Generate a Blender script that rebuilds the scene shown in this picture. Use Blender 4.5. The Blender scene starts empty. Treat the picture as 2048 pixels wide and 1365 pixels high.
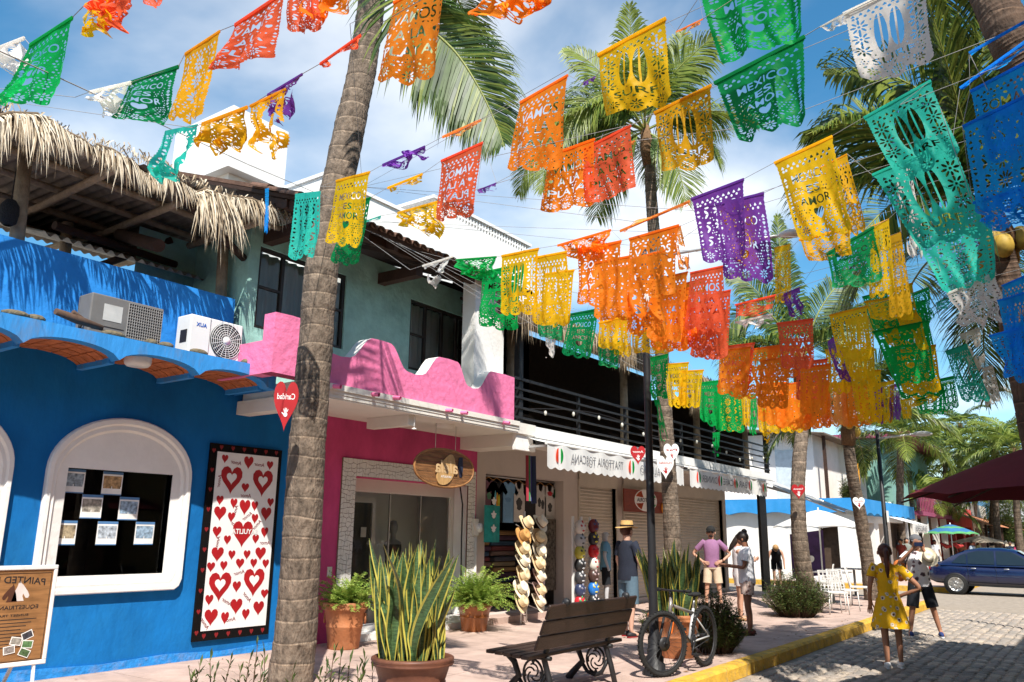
import bpy, bmesh, math, random
import numpy as np
from mathutils import Vector, Matrix, noise
R = random.Random(7)
rad = math.radians
sc = bpy.context.scene
COL = sc.collection
# ------------------------------------------------------------------ camera
# X runs along the street (away), Y towards the row of shops, Z up; pavement at z=0, road at z=-0.15
FPX, TH, RO, PH, HC = 1625.0, rad(13.4), rad(.7), rad(35.7), 1.57
_fw = np.array([math.cos(TH)*math.cos(PH), math.cos(TH)*math.sin(PH), math.sin(TH)])
_r = np.array([math.sin(PH), -math.cos(PH), 0.0]); _u = np.cross(_r, _fw)
_R = math.cos(RO)*_r + math.sin(RO)*_u
_U = -math.sin(RO)*_r + math.cos(RO)*_u
cam = bpy.data.cameras.new('camera'); cam_o = bpy.data.objects.new('camera', cam); COL.objects.link(cam_o)
cam.sensor_width = 36; cam.lens = FPX/2048*36; cam.clip_start = .05; cam.clip_end = 3000
m = Matrix.Identity(4)
for i in range(3):
    m[i][0] = _R[i]; m[i][1] = _U[i]; m[i][2] = -_fw[i]
m[2][3] = HC
cam_o.matrix_world = m
sc.camera = cam_o
# ------------------------------------------------------------------ sky, sun, exposure
SUN_EL, SUN_AZ = rad(52), rad(46)            # azimuth: from -Y turned towards -X
sd = Vector((-math.sin(SUN_AZ)*math.cos(SUN_EL), -math.cos(SUN_AZ)*math.cos(SUN_EL), math.sin(SUN_EL)))  # towards the sun
w = bpy.data.worlds.new('World'); sc.world = w; w.use_nodes = True
nt = w.node_tree; N = nt.nodes; L = nt.links
bg = N['Background']
sky = N.new('ShaderNodeTexSky'); sky.sky_type = 'NISHITA'; sky.sun_disc = False
sky.sun_elevation = SUN_EL; sky.sun_rotation = math.atan2(sd.x, sd.y)
sky.air_density = 1.0; sky.dust_density = .1; sky.ozone_density = 1.0
tc = N.new('ShaderNodeTexCoord'); sx = N.new('ShaderNodeSeparateXYZ'); L.new(tc.outputs['Generated'], sx.inputs[0])
ab = N.new('ShaderNodeMath'); ab.operation = 'ABSOLUTE'; L.new(sx.outputs['Z'], ab.inputs[0])
mx = N.new('ShaderNodeMath'); mx.operation = 'ADD'; mx.inputs[1].default_value = .16; L.new(ab.outputs[0], mx.inputs[0])
dv = []
for k in 'XY':
    d = N.new('ShaderNodeMath'); d.operation = 'DIVIDE'; L.new(sx.outputs[k], d.inputs[0]); L.new(mx.outputs[0], d.inputs[1]); dv.append(d)
cb = N.new('ShaderNodeCombineXYZ'); L.new(dv[0].outputs[0], cb.inputs[0]); L.new(dv[1].outputs[0], cb.inputs[1])
nz = N.new('ShaderNodeTexNoise'); nz.inputs['Scale'].default_value = .8; nz.inputs['Detail'].default_value = 7; nz.inputs['Roughness'].default_value = .5
nz.inputs['Distortion'].default_value = .2
mp = N.new('ShaderNodeMapping'); mp.inputs['Location'].default_value = (7.3, 2.2, 0); L.new(cb.outputs[0], mp.inputs[0]); L.new(mp.outputs[0], nz.inputs['Vector'])
cr = N.new('ShaderNodeValToRGB'); cr.color_ramp.elements[0].position = .47; cr.color_ramp.elements[1].position = .72; cr.color_ramp.elements[0].color = (.03, .03, .03, 1)
cr.color_ramp.interpolation = 'EASE'
L.new(nz.outputs['Fac'], cr.inputs[0])
mix = N.new('ShaderNodeMixRGB'); mix.inputs[2].default_value = (7.6, 7.6, 7.6, 1)
hz = N.new('ShaderNodeMath'); hz.operation = 'MULTIPLY'; hz.inputs[1].default_value = .82; L.new(cr.outputs[0], hz.inputs[0])
L.new(hz.outputs[0], mix.inputs[0]); hs = N.new('ShaderNodeHueSaturation'); hs.inputs['Saturation'].default_value = 1.42; hs.inputs['Hue'].default_value = .488; L.new(sky.outputs[0], hs.inputs['Color']); L.new(hs.outputs[0], mix.inputs[1]); L.new(mix.outputs[0], bg.inputs[0])
bg.inputs[1].default_value = .115
sl = bpy.data.lights.new('sun', 'SUN'); sl.energy = 5.0; sl.angle = rad(.53); sl.color = (1, .955, .88)
so = bpy.data.objects.new('sun', sl); COL.objects.link(so); so.rotation_euler = sd.to_track_quat('Z', 'Y').to_euler(); so.location = (0, -20, 30)
sc.view_settings.view_transform = 'Standard'; sc.view_settings.look = 'None'; sc.view_settings.gamma = 1
sc.view_settings.use_curve_mapping = False; sc.view_settings.exposure = .68
sc.cycles.max_bounces = 6; sc.cycles.diffuse_bounces = 4; sc.cycles.transparent_max_bounces = 8

# ------------------------------------------------------------------ pixel -> place
def ray(px, py): return _fw + _R*(px-1024)/FPX - _U*(py-682.5)/FPX
def P(px, py, X=None, Y=None, Z=None):
    """point of the place seen at photo pixel (px,py) on the plane X=, Y= or Z="""
    d = ray(px, py)
    t = X/d[0] if X is not None else Y/d[1] if Y is not None else (Z-HC)/d[2]
    return Vector((d[0]*t, d[1]*t, HC+d[2]*t))
# ------------------------------------------------------------------ materials
MATS = {}
def srgb(h):
    h = h.lstrip('#'); c = [int(h[i:i+2], 16)/255 for i in (0, 2, 4)]
    return tuple(x/12.92 if x <= .04045 else ((x+.055)/1.055)**2.4 for x in c)
def mat(name, col, rough=.75, var=.14, ns=5., bump=0., bs=30., metal=0., spec=.35, dirt=0., dcol=(.08, .06, .045), ds=1.2, trans=0., coat=0., stretch=None, coords='Object'):
    if name in MATS: return MATS[name]
    if isinstance(col, str): col = srgb(col)
    mt = bpy.data.materials.new(name); mt.use_nodes = True; MATS[name] = mt
    nt = mt.node_tree; N = nt.nodes; L = nt.links; b = N['Principled BSDF']
    b.inputs['Roughness'].default_value = rough; b.inputs['Metallic'].default_value = metal
    b.inputs['Specular IOR Level'].default_value = spec; b.inputs['Coat Weight'].default_value = coat
    tc = N.new('ShaderNodeTexCoord'); src = tc.outputs[coords]
    if stretch:
        mp = N.new('ShaderNodeMapping'); mp.inputs['Scale'].default_value = stretch; L.new(src, mp.inputs[0]); src = mp.outputs[0]
    n1 = N.new('ShaderNodeTexNoise'); n1.inputs['Scale'].default_value = ns; n1.inputs['Detail'].default_value = 6; n1.inputs['Roughness'].default_value = .6
    L.new(src, n1.inputs['Vector'])
    mp2 = N.new('ShaderNodeMapRange'); mp2.inputs[1].default_value = .3; mp2.inputs[2].default_value = .7
    mp2.inputs[3].default_value = 1-var; mp2.inputs[4].default_value = 1+var; L.new(n1.outputs['Fac'], mp2.inputs[0])
    mu = N.new('ShaderNodeMixRGB'); mu.blend_type = 'MULTIPLY'; mu.inputs[0].default_value = 1; mu.inputs[1].default_value = (*col[:3], 1)
    cbn = N.new('ShaderNodeCombineColor')
    for k in range(3): L.new(mp2.outputs[0], cbn.inputs[k])
    L.new(cbn.outputs[0], mu.inputs[2]); out = mu.outputs[0]
    if dirt > 0:
        n2 = N.new('ShaderNodeTexNoise'); n2.inputs['Scale'].default_value = ds; n2.inputs['Detail'].default_value = 8; n2.inputs['Roughness'].default_value = .7
        L.new(src, n2.inputs['Vector'])
        rp = N.new('ShaderNodeMapRange'); rp.inputs[1].default_value = .5; rp.inputs[2].default_value = .78; rp.inputs[4].default_value = dirt; L.new(n2.outputs['Fac'], rp.inputs[0])
        md = N.new('ShaderNodeMixRGB'); md.inputs[2].default_value = (*dcol, 1); L.new(rp.outputs[0], md.inputs[0]); L.new(out, md.inputs[1]); out = md.outputs[0]
    L.new(out, b.inputs['Base Color'])
    if bump > 0:
        n3 = N.new('ShaderNodeTexNoise'); n3.inputs['Scale'].default_value = bs; n3.inputs['Detail'].default_value = 5; L.new(src, n3.inputs['Vector'])
        bp = N.new('ShaderNodeBump'); bp.inputs['Strength'].default_value = min(1, bump); bp.inputs['Distance'].default_value = .03; L.new(n3.outputs['Fac'], bp.inputs['Height'])
        L.new(bp.outputs[0], b.inputs['Normal'])
    if trans > 0:
        tr = N.new('ShaderNodeBsdfTranslucent'); L.new(out, tr.inputs['Color'])
        ms = N.new('ShaderNodeMixShader'); ms.inputs[0].default_value = trans
        L.new(b.outputs[0], ms.inputs[1]); L.new(tr.outputs[0], ms.inputs[2]); L.new(ms.outputs[0], N['Material Output'].inputs['Surface'])
    return mt
def glass(name, tint=(.9, .95, .95), rough=.02):
    if name in MATS: return MATS[name]
    mt = bpy.data.materials.new(name); mt.use_nodes = True; MATS[name] = mt
    N = mt.node_tree.nodes; L = mt.node_tree.links
    N.remove(N['Principled BSDF'])
    t = N.new('ShaderNodeBsdfTransparent'); t.inputs[0].default_value = (*tint, 1)
    g = N.new('ShaderNodeBsdfGlossy'); g.inputs['Roughness'].default_value = rough
    fr = N.new('ShaderNodeFresnel'); fr.inputs[0].default_value = 1.45
    ms = N.new('ShaderNodeMixShader'); L.new(fr.outputs[0], ms.inputs[0]); L.new(t.outputs[0], ms.inputs[1]); L.new(g.outputs[0], ms.inputs[2])
    L.new(ms.outputs[0], N['Material Output'].inputs['Surface'])
    return mt
# ------------------------------------------------------------------ objects
def wm(o):
    mb = Matrix.LocRotScale(o.location, o.rotation_euler, o.scale)
    return wm(o.parent) @ o.matrix_parent_inverse @ mb if o.parent else mb
def thing(name, label, cat, loc=(0, 0, 0), rz=0., group=None):
    o = bpy.data.objects.new(name, None); COL.objects.link(o); o.empty_display_size = .1
    o.location = loc; o.rotation_euler = (0, 0, rz)
    return tag(o, label, cat, group)
def tag(o, label=None, cat=None, group=None, kind=None):
    if label: o['label'] = label
    if cat: o['category'] = cat
    if group: o['group'] = group
    if kind: o['kind'] = kind
    return o
def link(name, me, parent=None):
    o = bpy.data.objects.new(name, me); COL.objects.link(o)
    if parent:
        o.parent = parent; o.matrix_parent_inverse = wm(parent).inverted()
    return o
def dup(root, loc=None, rz=None, label=None, parent=None, scale=None):
    c = root.copy(); COL.objects.link(c)
    if parent: c.parent = parent
    for ch in root.children: dup(ch, parent=c)
    if loc is not None: c.location = loc
    if rz is not None: c.rotation_euler = (0, 0, rz)
    if scale is not None: c.scale = (scale,)*3
    if label: c['label'] = label
    return c
def V(*a): return Vector(a)
class Fr:
    """local frame: a along u, b along v, c along n"""
    def __init__(s, o, u=(1, 0, 0), v=(0, 0, 1), n=None):
        s.o = Vector(o); s.u = Vector(u).normalized(); s.v = Vector(v).normalized(); s.n = Vector(n).normalized() if n is not None else s.u.cross(s.v)
    def __call__(s, a, b, c=0.): return s.o + s.u*a + s.v*b + s.n*c
WF = Fr((0, 0, 0), (1, 0, 0), (0, 1, 0), (0, 0, 1))
class MB:
    def __init__(s): s.v = []; s.f = []; s.m = []; s.sm = []; s.cur = 0; s.smooth = False
    def add(s, vs, fs):
        k = len(s.v); s.v.extend([tuple(x) for x in vs])
        for f in fs: s.f.append(tuple(i+k for i in f)); s.m.append(s.cur); s.sm.append(s.smooth)
        return s
    def box(s, x0, x1, y0, y1, z0, z1, fr=WF):
        vs = [fr(x, y, z) for z in (z0, z1) for y in (y0, y1) for x in (x0, x1)]
        return s.add(vs, [(0, 2, 3, 1), (4, 5, 7, 6), (0, 1, 5, 4), (2, 6, 7, 3), (0, 4, 6, 2), (1, 3, 7, 5)])
    def quad(s, *p): return s.add(p, [tuple(range(len(p)))])
    def bar(s, a, b, wd, h, up=(0, 0, 1)):
        a = Vector(a); b = Vector(b); d = (b-a); l = d.length; d = d.normalized(); up = Vector(up)
        if abs(d.dot(up)) > .98: up = Vector((1, 0, 0))
        x = d.cross(up).normalized(); z = x.cross(d)
        return s.box(-wd/2, wd/2, 0, l, -h/2, h/2, Fr(a, x, d, z))
    def prism(s, poly, fr, c0, c1):
        n = len(poly); vs = [fr(a, b, c0) for a, b in poly] + [fr(a, b, c1) for a, b in poly]
        fs = [tuple(range(n-1, -1, -1)), tuple(range(n, 2*n))] + [(i, (i+1) % n, n+(i+1) % n, n+i) for i in range(n)]
        return s.add(vs, fs)
    def tube(s, pts, rs, n=8, cap=True, flat=1., sm=True, up=None):
        pts = [Vector(p) for p in pts]
        if not hasattr(rs, '__len__'): rs = [rs]*len(pts)
        vs = []; prev = None
        for i, p in enumerate(pts):
            t = (pts[min(i+1, len(pts)-1)] - pts[max(i-1, 0)])
            t = t.normalized() if t.length > 1e-9 else Vector((0, 0, 1))
            if prev is None:
                ref = Vector(up) if up else (Vector((0, 0, 1)) if abs(t.z) < .9 else Vector((1, 0, 0)))
                prev = (ref - t*ref.dot(t)).normalized()
            else:
                prev = (prev - t*prev.dot(t)).normalized()
            q = t.cross(prev); r = rs[i]
            r0, r1 = r if hasattr(r, '__len__') else (r, r*flat)
            for k in range(n):
                a = 2*math.pi*k/n; vs.append(p + prev*(r1*math.cos(a)) + q*(r0*math.sin(a)))
        fs = []
        for i in range(len(pts)-1):
            for k in range(n): fs.append((i*n+k, i*n+(k+1) % n, (i+1)*n+(k+1) % n, (i+1)*n+k))
        o = s.smooth; s.smooth = sm; s.add(vs, fs)
        if cap:
            b = len(s.v)-len(vs); s.smooth = False
            s.f += [tuple(b+k for k in range(n-1, -1, -1)), tuple(b+(len(pts)-1)*n+k for k in range(n))]; s.m += [s.cur]*2; s.sm += [False]*2
        s.smooth = o; return s
    def lathe(s, prof, c=(0, 0, 0), n=20, ax=(0, 0, 1), sm=True):
        ax = Vector(ax).normalized(); c = Vector(c)
        a0 = Vector((1, 0, 0)) if abs(ax.x) < .9 else Vector((0, 1, 0)); a0 = (a0-ax*a0.dot(ax)).normalized(); a1 = ax.cross(a0)
        vs = []
        for r, z in prof:
            for k in range(n): t = 2*math.pi*k/n; vs.append(c + ax*z + (a0*math.cos(t) + a1*math.sin(t))*r)
        fs = [(i*n+k, i*n+(k+1) % n, (i+1)*n+(k+1) % n, (i+1)*n+k) for i in range(len(prof)-1) for k in range(n)]
        o = s.smooth; s.smooth = sm; s.add(vs, fs); s.smooth = o; return s
    def ball(s, c, r, n=12, m=8, fr=None):
        rx, ry, rz = r if hasattr(r, '__len__') else (r, r, r); c = Vector(c); f = fr or Fr(c, (1, 0, 0), (0, 1, 0), (0, 0, 1)); vs = []
        for j in range(m+1):
            b = math.pi*j/m - math.pi/2
            for k in range(n): a = 2*math.pi*k/n; vs.append(f(rx*math.cos(b)*math.cos(a), ry*math.cos(b)*math.sin(a), rz*math.sin(b)))
        o = s.smooth; s.smooth = True
        s.add(vs, [(j*n+k, j*n+(k+1) % n, (j+1)*n+(k+1) % n, (j+1)*n+k) for j in range(m) for k in range(n)]); s.smooth = o; return s
    def grid(s, fn, nu, nv, sm=True):
        vs = [fn(i/nu, j/nv) for j in range(nv+1) for i in range(nu+1)]
        o = s.smooth; s.smooth = sm
        s.add(vs, [(j*(nu+1)+i, j*(nu+1)+i+1, (j+1)*(nu+1)+i+1, (j+1)*(nu+1)+i) for j in range(nv) for i in range(nu)]); s.smooth = o; return s
    def mesh(s, name, mats):
        me = bpy.data.meshes.new(name); me.from_pydata(s.v, [], s.f)
        if not isinstance(mats, (list, tuple)): mats = [mats]
        for x in mats: me.materials.append(x)
        if len(mats) > 1: me.polygons.foreach_set('material_index', s.m)
        me.polygons.foreach_set('use_smooth', s.sm); me.update(); return me
    def build(s, name, mats, parent=None): return link(name, s.mesh(name, mats), parent)
def bevel(o, w=.01, seg=1):
    md = o.modifiers.new('b', 'BEVEL'); md.width = w; md.segments = seg; md.limit_method = 'ANGLE'; md.angle_limit = rad(40); return o
def wall(mb, x0, x1, z0, z1, holes, fr, depth):
    """front sheet of a wall (a=x,b=z in fr) with openings and their reveals going back by depth"""
    xs = sorted({x0, x1, *[h[0] for h in holes], *[h[1] for h in holes]}); zs = sorted({z0, z1, *[h[2] for h in holes], *[h[3] for h in holes]})
    ins = lambda a, b: any(h[0] < a < h[1] and h[2] < b < h[3] for h in holes)
    for i in range(len(xs)-1):
        for j in range(len(zs)-1):
            a0, a1, b0, b1 = xs[i], xs[i+1], zs[j], zs[j+1]
            if not ins((a0+a1)/2, (b0+b1)/2): mb.quad(fr(a0, b0), fr(a1, b0), fr(a1, b1), fr(a0, b1))
    for h in holes:
        a0, a1, b0, b1 = h[:4]; d = -depth
        mb.quad(fr(a0, b0), fr(a0, b0, d), fr(a0, b1, d), fr(a0, b1)); mb.quad(fr(a1, b0), fr(a1, b1), fr(a1, b1, d), fr(a1, b0, d))
        mb.quad(fr(a0, b1), fr(a0, b1, d), fr(a1, b1, d), fr(a1, b1)); mb.quad(fr(a0, b0), fr(a1, b0), fr(a1, b0, d), fr(a0, b0, d))
def jit(a): return R.uniform(-a, a)
# ------------------------------------------------------------------ lettering
_TX = {}
def text_tris(body, bold=0.):
    k = (body, bold)
    if k not in _TX:
        cu = bpy.data.curves.new('t', 'FONT'); cu.body = body; cu.align_x = 'CENTER'; cu.align_y = 'CENTER'; cu.size = 1; cu.offset = bold; cu.resolution_u = 3
        o = bpy.data.objects.new('t', cu); me = bpy.data.meshes.new_from_object(o)
        me.calc_loop_triangles()
        v = np.array([x.co[:2] for x in me.vertices]); t = [tuple(x.vertices) for x in me.loop_triangles]
        bpy.data.objects.remove(o); bpy.data.curves.remove(cu); bpy.data.meshes.remove(me)
        mn, mxx = v.min(0), v.max(0); v = v-(mn+mxx)/2
        _TX[k] = (v, t, (mxx-mn))
    return _TX[k]
def letter(mb, body, fr, a, b, w, h, c=.002, flip=False, bold=0., arc=0., slant=0., rot=0.):
    """flat lettering centred at (a,b) of frame fr, w x h; flip mirrors it as in the photograph"""
    v, t, ext = text_tris(body, bold); s = -1 if flip else 1; out = []
    for x, y in v:
        X = s*x/ext[0]*w; Y = y/ext[1]*h
        Y -= arc*(X/(w/2))**2; X += slant*Y
        X, Y = X*math.cos(rot)-Y*math.sin(rot), X*math.sin(rot)+Y*math.cos(rot)
        out.append(fr(a+X, b+Y, c))
    mb.add(out, [x if s > 0 else x[::-1] for x in t])
def heart_poly(cx, cy, w, h, n=22, rot=0.):
    out = []
    for i in range(n):
        t = 2*math.pi*i/n; x = math.sin(t)**3; y = (13*math.cos(t)-5*math.cos(2*t)-2*math.cos(3*t)-math.cos(4*t))/17
        x, y = x*w/2, (y+.13)*h/2*1.06
        out.append((cx+x*math.cos(rot)-y*math.sin(rot), cy+x*math.sin(rot)+y*math.cos(rot)))
    return out[::-1]
# ================================================================== ground, road, pavement
FY = 9.5
m_concrete = mat('pink_concrete', (.46, .335, .28), .85, .24, 1.7, .3, 60, dirt=.6, dcol=(.22, .155, .125), ds=1.9)
m_mortar = mat('sandy_mortar', (.30, .25, .20), .95, .2, 8, .4, 40)
m_cobble = [mat('cobble_%d' % i, c, .8, .2, 9, .5, 40, spec=.3) for i, c in enumerate([(.36, .30, .25), (.30, .26, .225), (.42, .35, .28), (.26, .23, .20)])]
m_yellow = mat('kerb_yellow', (.60, .35, .04), .75, .3, 4, .4, 40, dirt=.9, dcol=(.24, .2, .15), ds=9)
g = MB(); g.box(-300, 900, -400, 500, -1.2, -.19); tag(g.build('ground', mat('earth', (.25, .2, .15), .95, .2, .5)), kind='structure')
g = MB(); g.box(-40, 160, -9, 30, -.188, -.165); road = tag(g.build('road', m_mortar), kind='structure')
pv = MB(); pv.box(-6, 25.2, 4.21, 9.9, -.165, -.014); pave = tag(pv.build('pavement', mat('joint_grey', (.2, .16, .14), .95)), kind='structure')
x = -4.0
while x < 25:
    y = 4.215; k = 0
    wdt = 1.18+jit(.02)
    while y < 9.85:
        d = min(1.05, 9.88-y)
        s = MB(); s.box(x, min(x+wdt-.009, 25.19), y, y+d-.009, -.1, jit(.0016)); s.build('slab', m_concrete, pave); y += d
    x += wdt
kb = MB(); kb.box(-6, 25.25, 4.02, 4.205, -.165, -.03); kerb = tag(kb.build('kerb', mat('kerb_core', (.3, .26, .2), .9)), kind='structure')
x = -4.0
while x < 25.1:
    l = min(.62+jit(.08), 25.25-x)
    s = MB(); z = .004+jit(.004); y0 = 4.0+jit(.006)
    s.prism([(0, -.16), (.012, z-.03), (.04, z), (.2, z), (.2, -.16)], Fr((x+.004, y0, 0), (0, 1, 0), (0, 0, 1), (1, 0, 0)), 0, l-.01); s.build('kerbstone', m_yellow, kerb); x += l
# far pavement beyond the side street
pv = MB(); pv.box(32.0, 120, 4.6, 30, -.165, .0); tag(pv.build('pavement_beyond', m_concrete), kind='structure')
kb = MB(); kb.box(31.7, 120, 4.3, 4.598, -.165, .005); kb.box(31.7, 31.998, 4.6, 30, -.165, .005); tag(kb.build('kerb_beyond', m_yellow), kind='structure')
# cobbles: shared stone shapes
def stone_mesh(i, m):
    rr = random.Random(i); n = 8; vs = []; a0 = rr.random()
    rads = [rr.uniform(.82, 1.08) for _ in range(n)]
    for s_, z in ((1, -.03), (.96, .004), (.72, .018)):
        for k in range(n):
            a = 2*math.pi*(k+a0)/n; q = (abs(math.cos(a))**4+abs(math.sin(a))**4)**-.25
            vs.append((rads[k]*q*s_*math.cos(a)*.5, rads[k]*q*s_*math.sin(a)*.5, z))
    b = MB(); b.add(vs, [(j*n+k, j*n+(k+1) % n, (j+1)*n+(k+1) % n, (j+1)*n+k) for j in range(2) for k in range(n)] + [tuple(2*n+k for k in range(n))])
    return b.mesh('cobble', m)
stones = [stone_mesh(i, m_cobble[i % 4]) for i in range(12)]
spots = []
y = 3.9; row = 0
while y > -4:
    hgt = .16+jit(.02); x = 2.0+(row % 2)*.1
    while x < 30:
        l = .19+jit(.05)
        spots.append((x+l/2, y-hgt/2+jit(.012), l*.97, hgt*.97)); x += l
    y -= hgt; row += 1
def inview(x, y):
    d = np.array([x, y, -.15-HC]); z = d@_fw; px = 1024+FPX*(d@_R)/z; py = 682.5-FPX*(d@_U)/z
    return z > 1 and -40 < px < 2090 and 1100 < py < 1400, z
vis = sorted((inview(s[0], s[1])[1], s) for s in spots if inview(s[0], s[1])[0])
big = MB(); bigm = []
for i, (z, s) in enumerate(vis):
    if i >= 300 and s[0] > 24: continue
    k = R.randrange(12); rz = jit(.12); zz = -.163+jit(.004)
    if i < 300:
        o = link('cobble', stones[k], road); o.location = (s[0], s[1], zz); o.rotation_euler = (jit(.04), jit(.04), rz); o.scale = (s[2], s[3], 1)
    else:
        me = stones[k]; c, sn = math.cos(rz), math.sin(rz); big.cur = k % 4
        big.add([(s[0]+(v.co.x*s[2]*c-v.co.y*s[3]*sn), s[1]+(v.co.x*s[2]*sn+v.co.y*s[3]*c), zz+v.co.z) for v in me.vertices], [tuple(p.vertices) for p in me.polygons])
tag(big.build('cobbles_beyond', m_cobble, road), kind='stuff')
# ================================================================== blue building
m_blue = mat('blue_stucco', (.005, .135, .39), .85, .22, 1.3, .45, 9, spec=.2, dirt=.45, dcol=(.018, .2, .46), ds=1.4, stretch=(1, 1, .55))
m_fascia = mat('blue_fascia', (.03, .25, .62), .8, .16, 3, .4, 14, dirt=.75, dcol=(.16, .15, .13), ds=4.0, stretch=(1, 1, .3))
m_white = mat('white_plaster', (.78, .76, .72), .8, .07, 2, .25, 12)
m_cream = mat('cream_plaster', (.72, .68, .61), .8, .08, 2, .2, 12, dirt=.2, dcol=(.4, .35, .28), ds=2)
m_brick = mat('vault_brick', (.46, .14, .05), .85, .3, 12, .4, 40, dirt=.3, ds=4)
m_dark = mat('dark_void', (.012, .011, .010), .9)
m_black = mat('black_iron', (.018, .018, .02), .5, .2, 10, spec=.4)
m_win = glass('window_glass'); m_steel = mat('brushed_metal', (.55, .55, .54), .35, .1, 8, metal=.9)
F0 = Fr((0, FY, 0))                 # facade frame: a = x, b = z, c = towards the street
bb = thing('blue_building', 'bright blue stucco building with arched window and scalloped brick-vault canopy', 'building', (4, FY, 0))
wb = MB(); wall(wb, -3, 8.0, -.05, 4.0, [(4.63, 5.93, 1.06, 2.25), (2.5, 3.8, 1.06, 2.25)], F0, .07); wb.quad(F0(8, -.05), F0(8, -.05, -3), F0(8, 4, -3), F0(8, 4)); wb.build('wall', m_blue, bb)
sk = MB(); sk.prism([(-3, -.01), (7.99, -.01), (7.99, .09), (7.6, .1), (6.9, .07), (6.1, .11), (5.3, .08), (4.4, .12), (3, .08), (-3, .1)], F0, .003, .018); sk.build('skirting', mat('chipped_blue', (.02, .23, .62), .8, .2, 6, .5, 20, dirt=.5, dcol=(.35, .3, .27), ds=5), bb)
for (x0, x1) in ((4.63, 5.93), (2.5, 3.8)):
    fr = MB(); xc = (x0+x1)/2; hw = .89
    outl = [(xc-hw+.09, .86), (xc+hw-.09, .86), (xc+hw-.03, .9), (xc+hw, .98)] + [(xc+hw*math.cos(t), 2.22+.66*math.sin(t)) for t in np.linspace(0, math.pi, 25)] + [(xc-hw, .98), (xc-hw+.03, .9)]
    inn = [(x0, 1.06), (x1, 1.06), (x1, 2.25), (x0, 2.25)]
    # flat surround around the pane: ring of quads between outline and pane rectangle
    def ring(outer, inner_fn, c0, c1):
        n = len(outer); vs = []; 
        for a, b in outer: vs.append(F0(a, b, c0))
        for a, b in outer: vs.append(F0(*inner_fn(a, b), c1))
        fr.add(vs, [(i, (i+1) % n, n+(i+1) % n, n+i) for i in range(n)])
    cl = lambda a, b: (min(max(a, x0), x1), min(max(b, 1.06), 2.25))
    sh = lambda f: (lambda a, b: (xc+(a-xc)*f, 1.72+(b-1.72)*f))
    ring(outl, lambda a, b: (a, b), 0, .05)
    for f0, f1, c0, c1 in ((1, .985, .05, .075), (.985, .94, .075, .075), (.94, .92, .075, .045), (.92, .88, .045, .05), (.88, .855, .05, .02)):
        o2 = [sh(f0)(a, b) for a, b in outl]; q = f1/f0
        ring(o2, sh(q), c0, c1)
    o3 = [sh(.855)(a, b) for a, b in outl]
    ring(o3, cl, .02, .012); ring(inn, lambda a, b: (a, b), .012, -.065)
    w_ = fr.build('window_surround', m_white, bb)
    p = MB(); p.quad(F0(x0, 1.06, -.06), F0(x1, 1.06, -.06), F0(x1, 2.25, -.06), F0(x0, 2.25, -.06)); p.build('pane', m_win, w_)
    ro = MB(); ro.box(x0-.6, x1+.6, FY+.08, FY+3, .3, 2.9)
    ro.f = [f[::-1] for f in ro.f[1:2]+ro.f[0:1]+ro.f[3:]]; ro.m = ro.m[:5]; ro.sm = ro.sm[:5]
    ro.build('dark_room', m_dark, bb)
# canopy: brick vaults behind a scalloped fascia
CY = 8.63; gx = [1.6, 2.6, 3.6, 4.6, 5.6, 6.6]; ZS, RISE, ZT = 3.37, .15, 3.65
def arcz(x):
    for a, b in zip(gx, gx[1:]):
        if a <= x <= b: t = (x-a)/(b-a)*2-1; return ZS+RISE*math.sqrt(max(0, 1-t*t*.985))*(1.0)
    return ZS
fa = MB(); xs = []
for a, b in zip(gx, gx[1:]): xs += [a+(b-a)*i/14 for i in range(14)]
xs += [6.6, 6.72]
for x0_, x1_ in zip(xs, xs[1:]):
    za, zb = arcz(x0_), arcz(x1_)
    fr4 = [(x0_, CY), (x1_, CY)]
    fa.quad((x0_, CY, za), (x1_, CY, zb), (x1_, CY, ZT), (x0_, CY, ZT)); fa.quad((x0_, CY+.16, za), (x0_, CY+.16, ZT), (x1_, CY+.16, ZT), (x1_, CY+.16, zb))
    fa.quad((x0_, CY, za), (x0_, CY+.16, za), (x1_, CY+.16, zb), (x1_, CY, zb)); fa.quad((x0_, CY, ZT), (x1_, CY, ZT), (x1_, CY+.16, ZT+.02), (x0_, CY+.16, ZT+.02))
fa.quad((6.72, CY, ZS), (6.72, CY+.9, ZS), (6.72, CY+.9, ZT), (6.72, CY, ZT))
for x_ in gx[1:]: fa.box(x_-.035, x_+.035, CY+.16, FY-.01, ZS-.004, ZS+.12)
fa.build('canopy_fascia', m_fascia, bb)
tp = MB(); tp.box(1.6, 6.715, CY+.161, FY, ZT-.1, ZT-.03); tp.build('canopy_top', mat('roof_cement', (.3, .27, .23), .9, .25, 4, .4, 20), bb)
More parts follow.
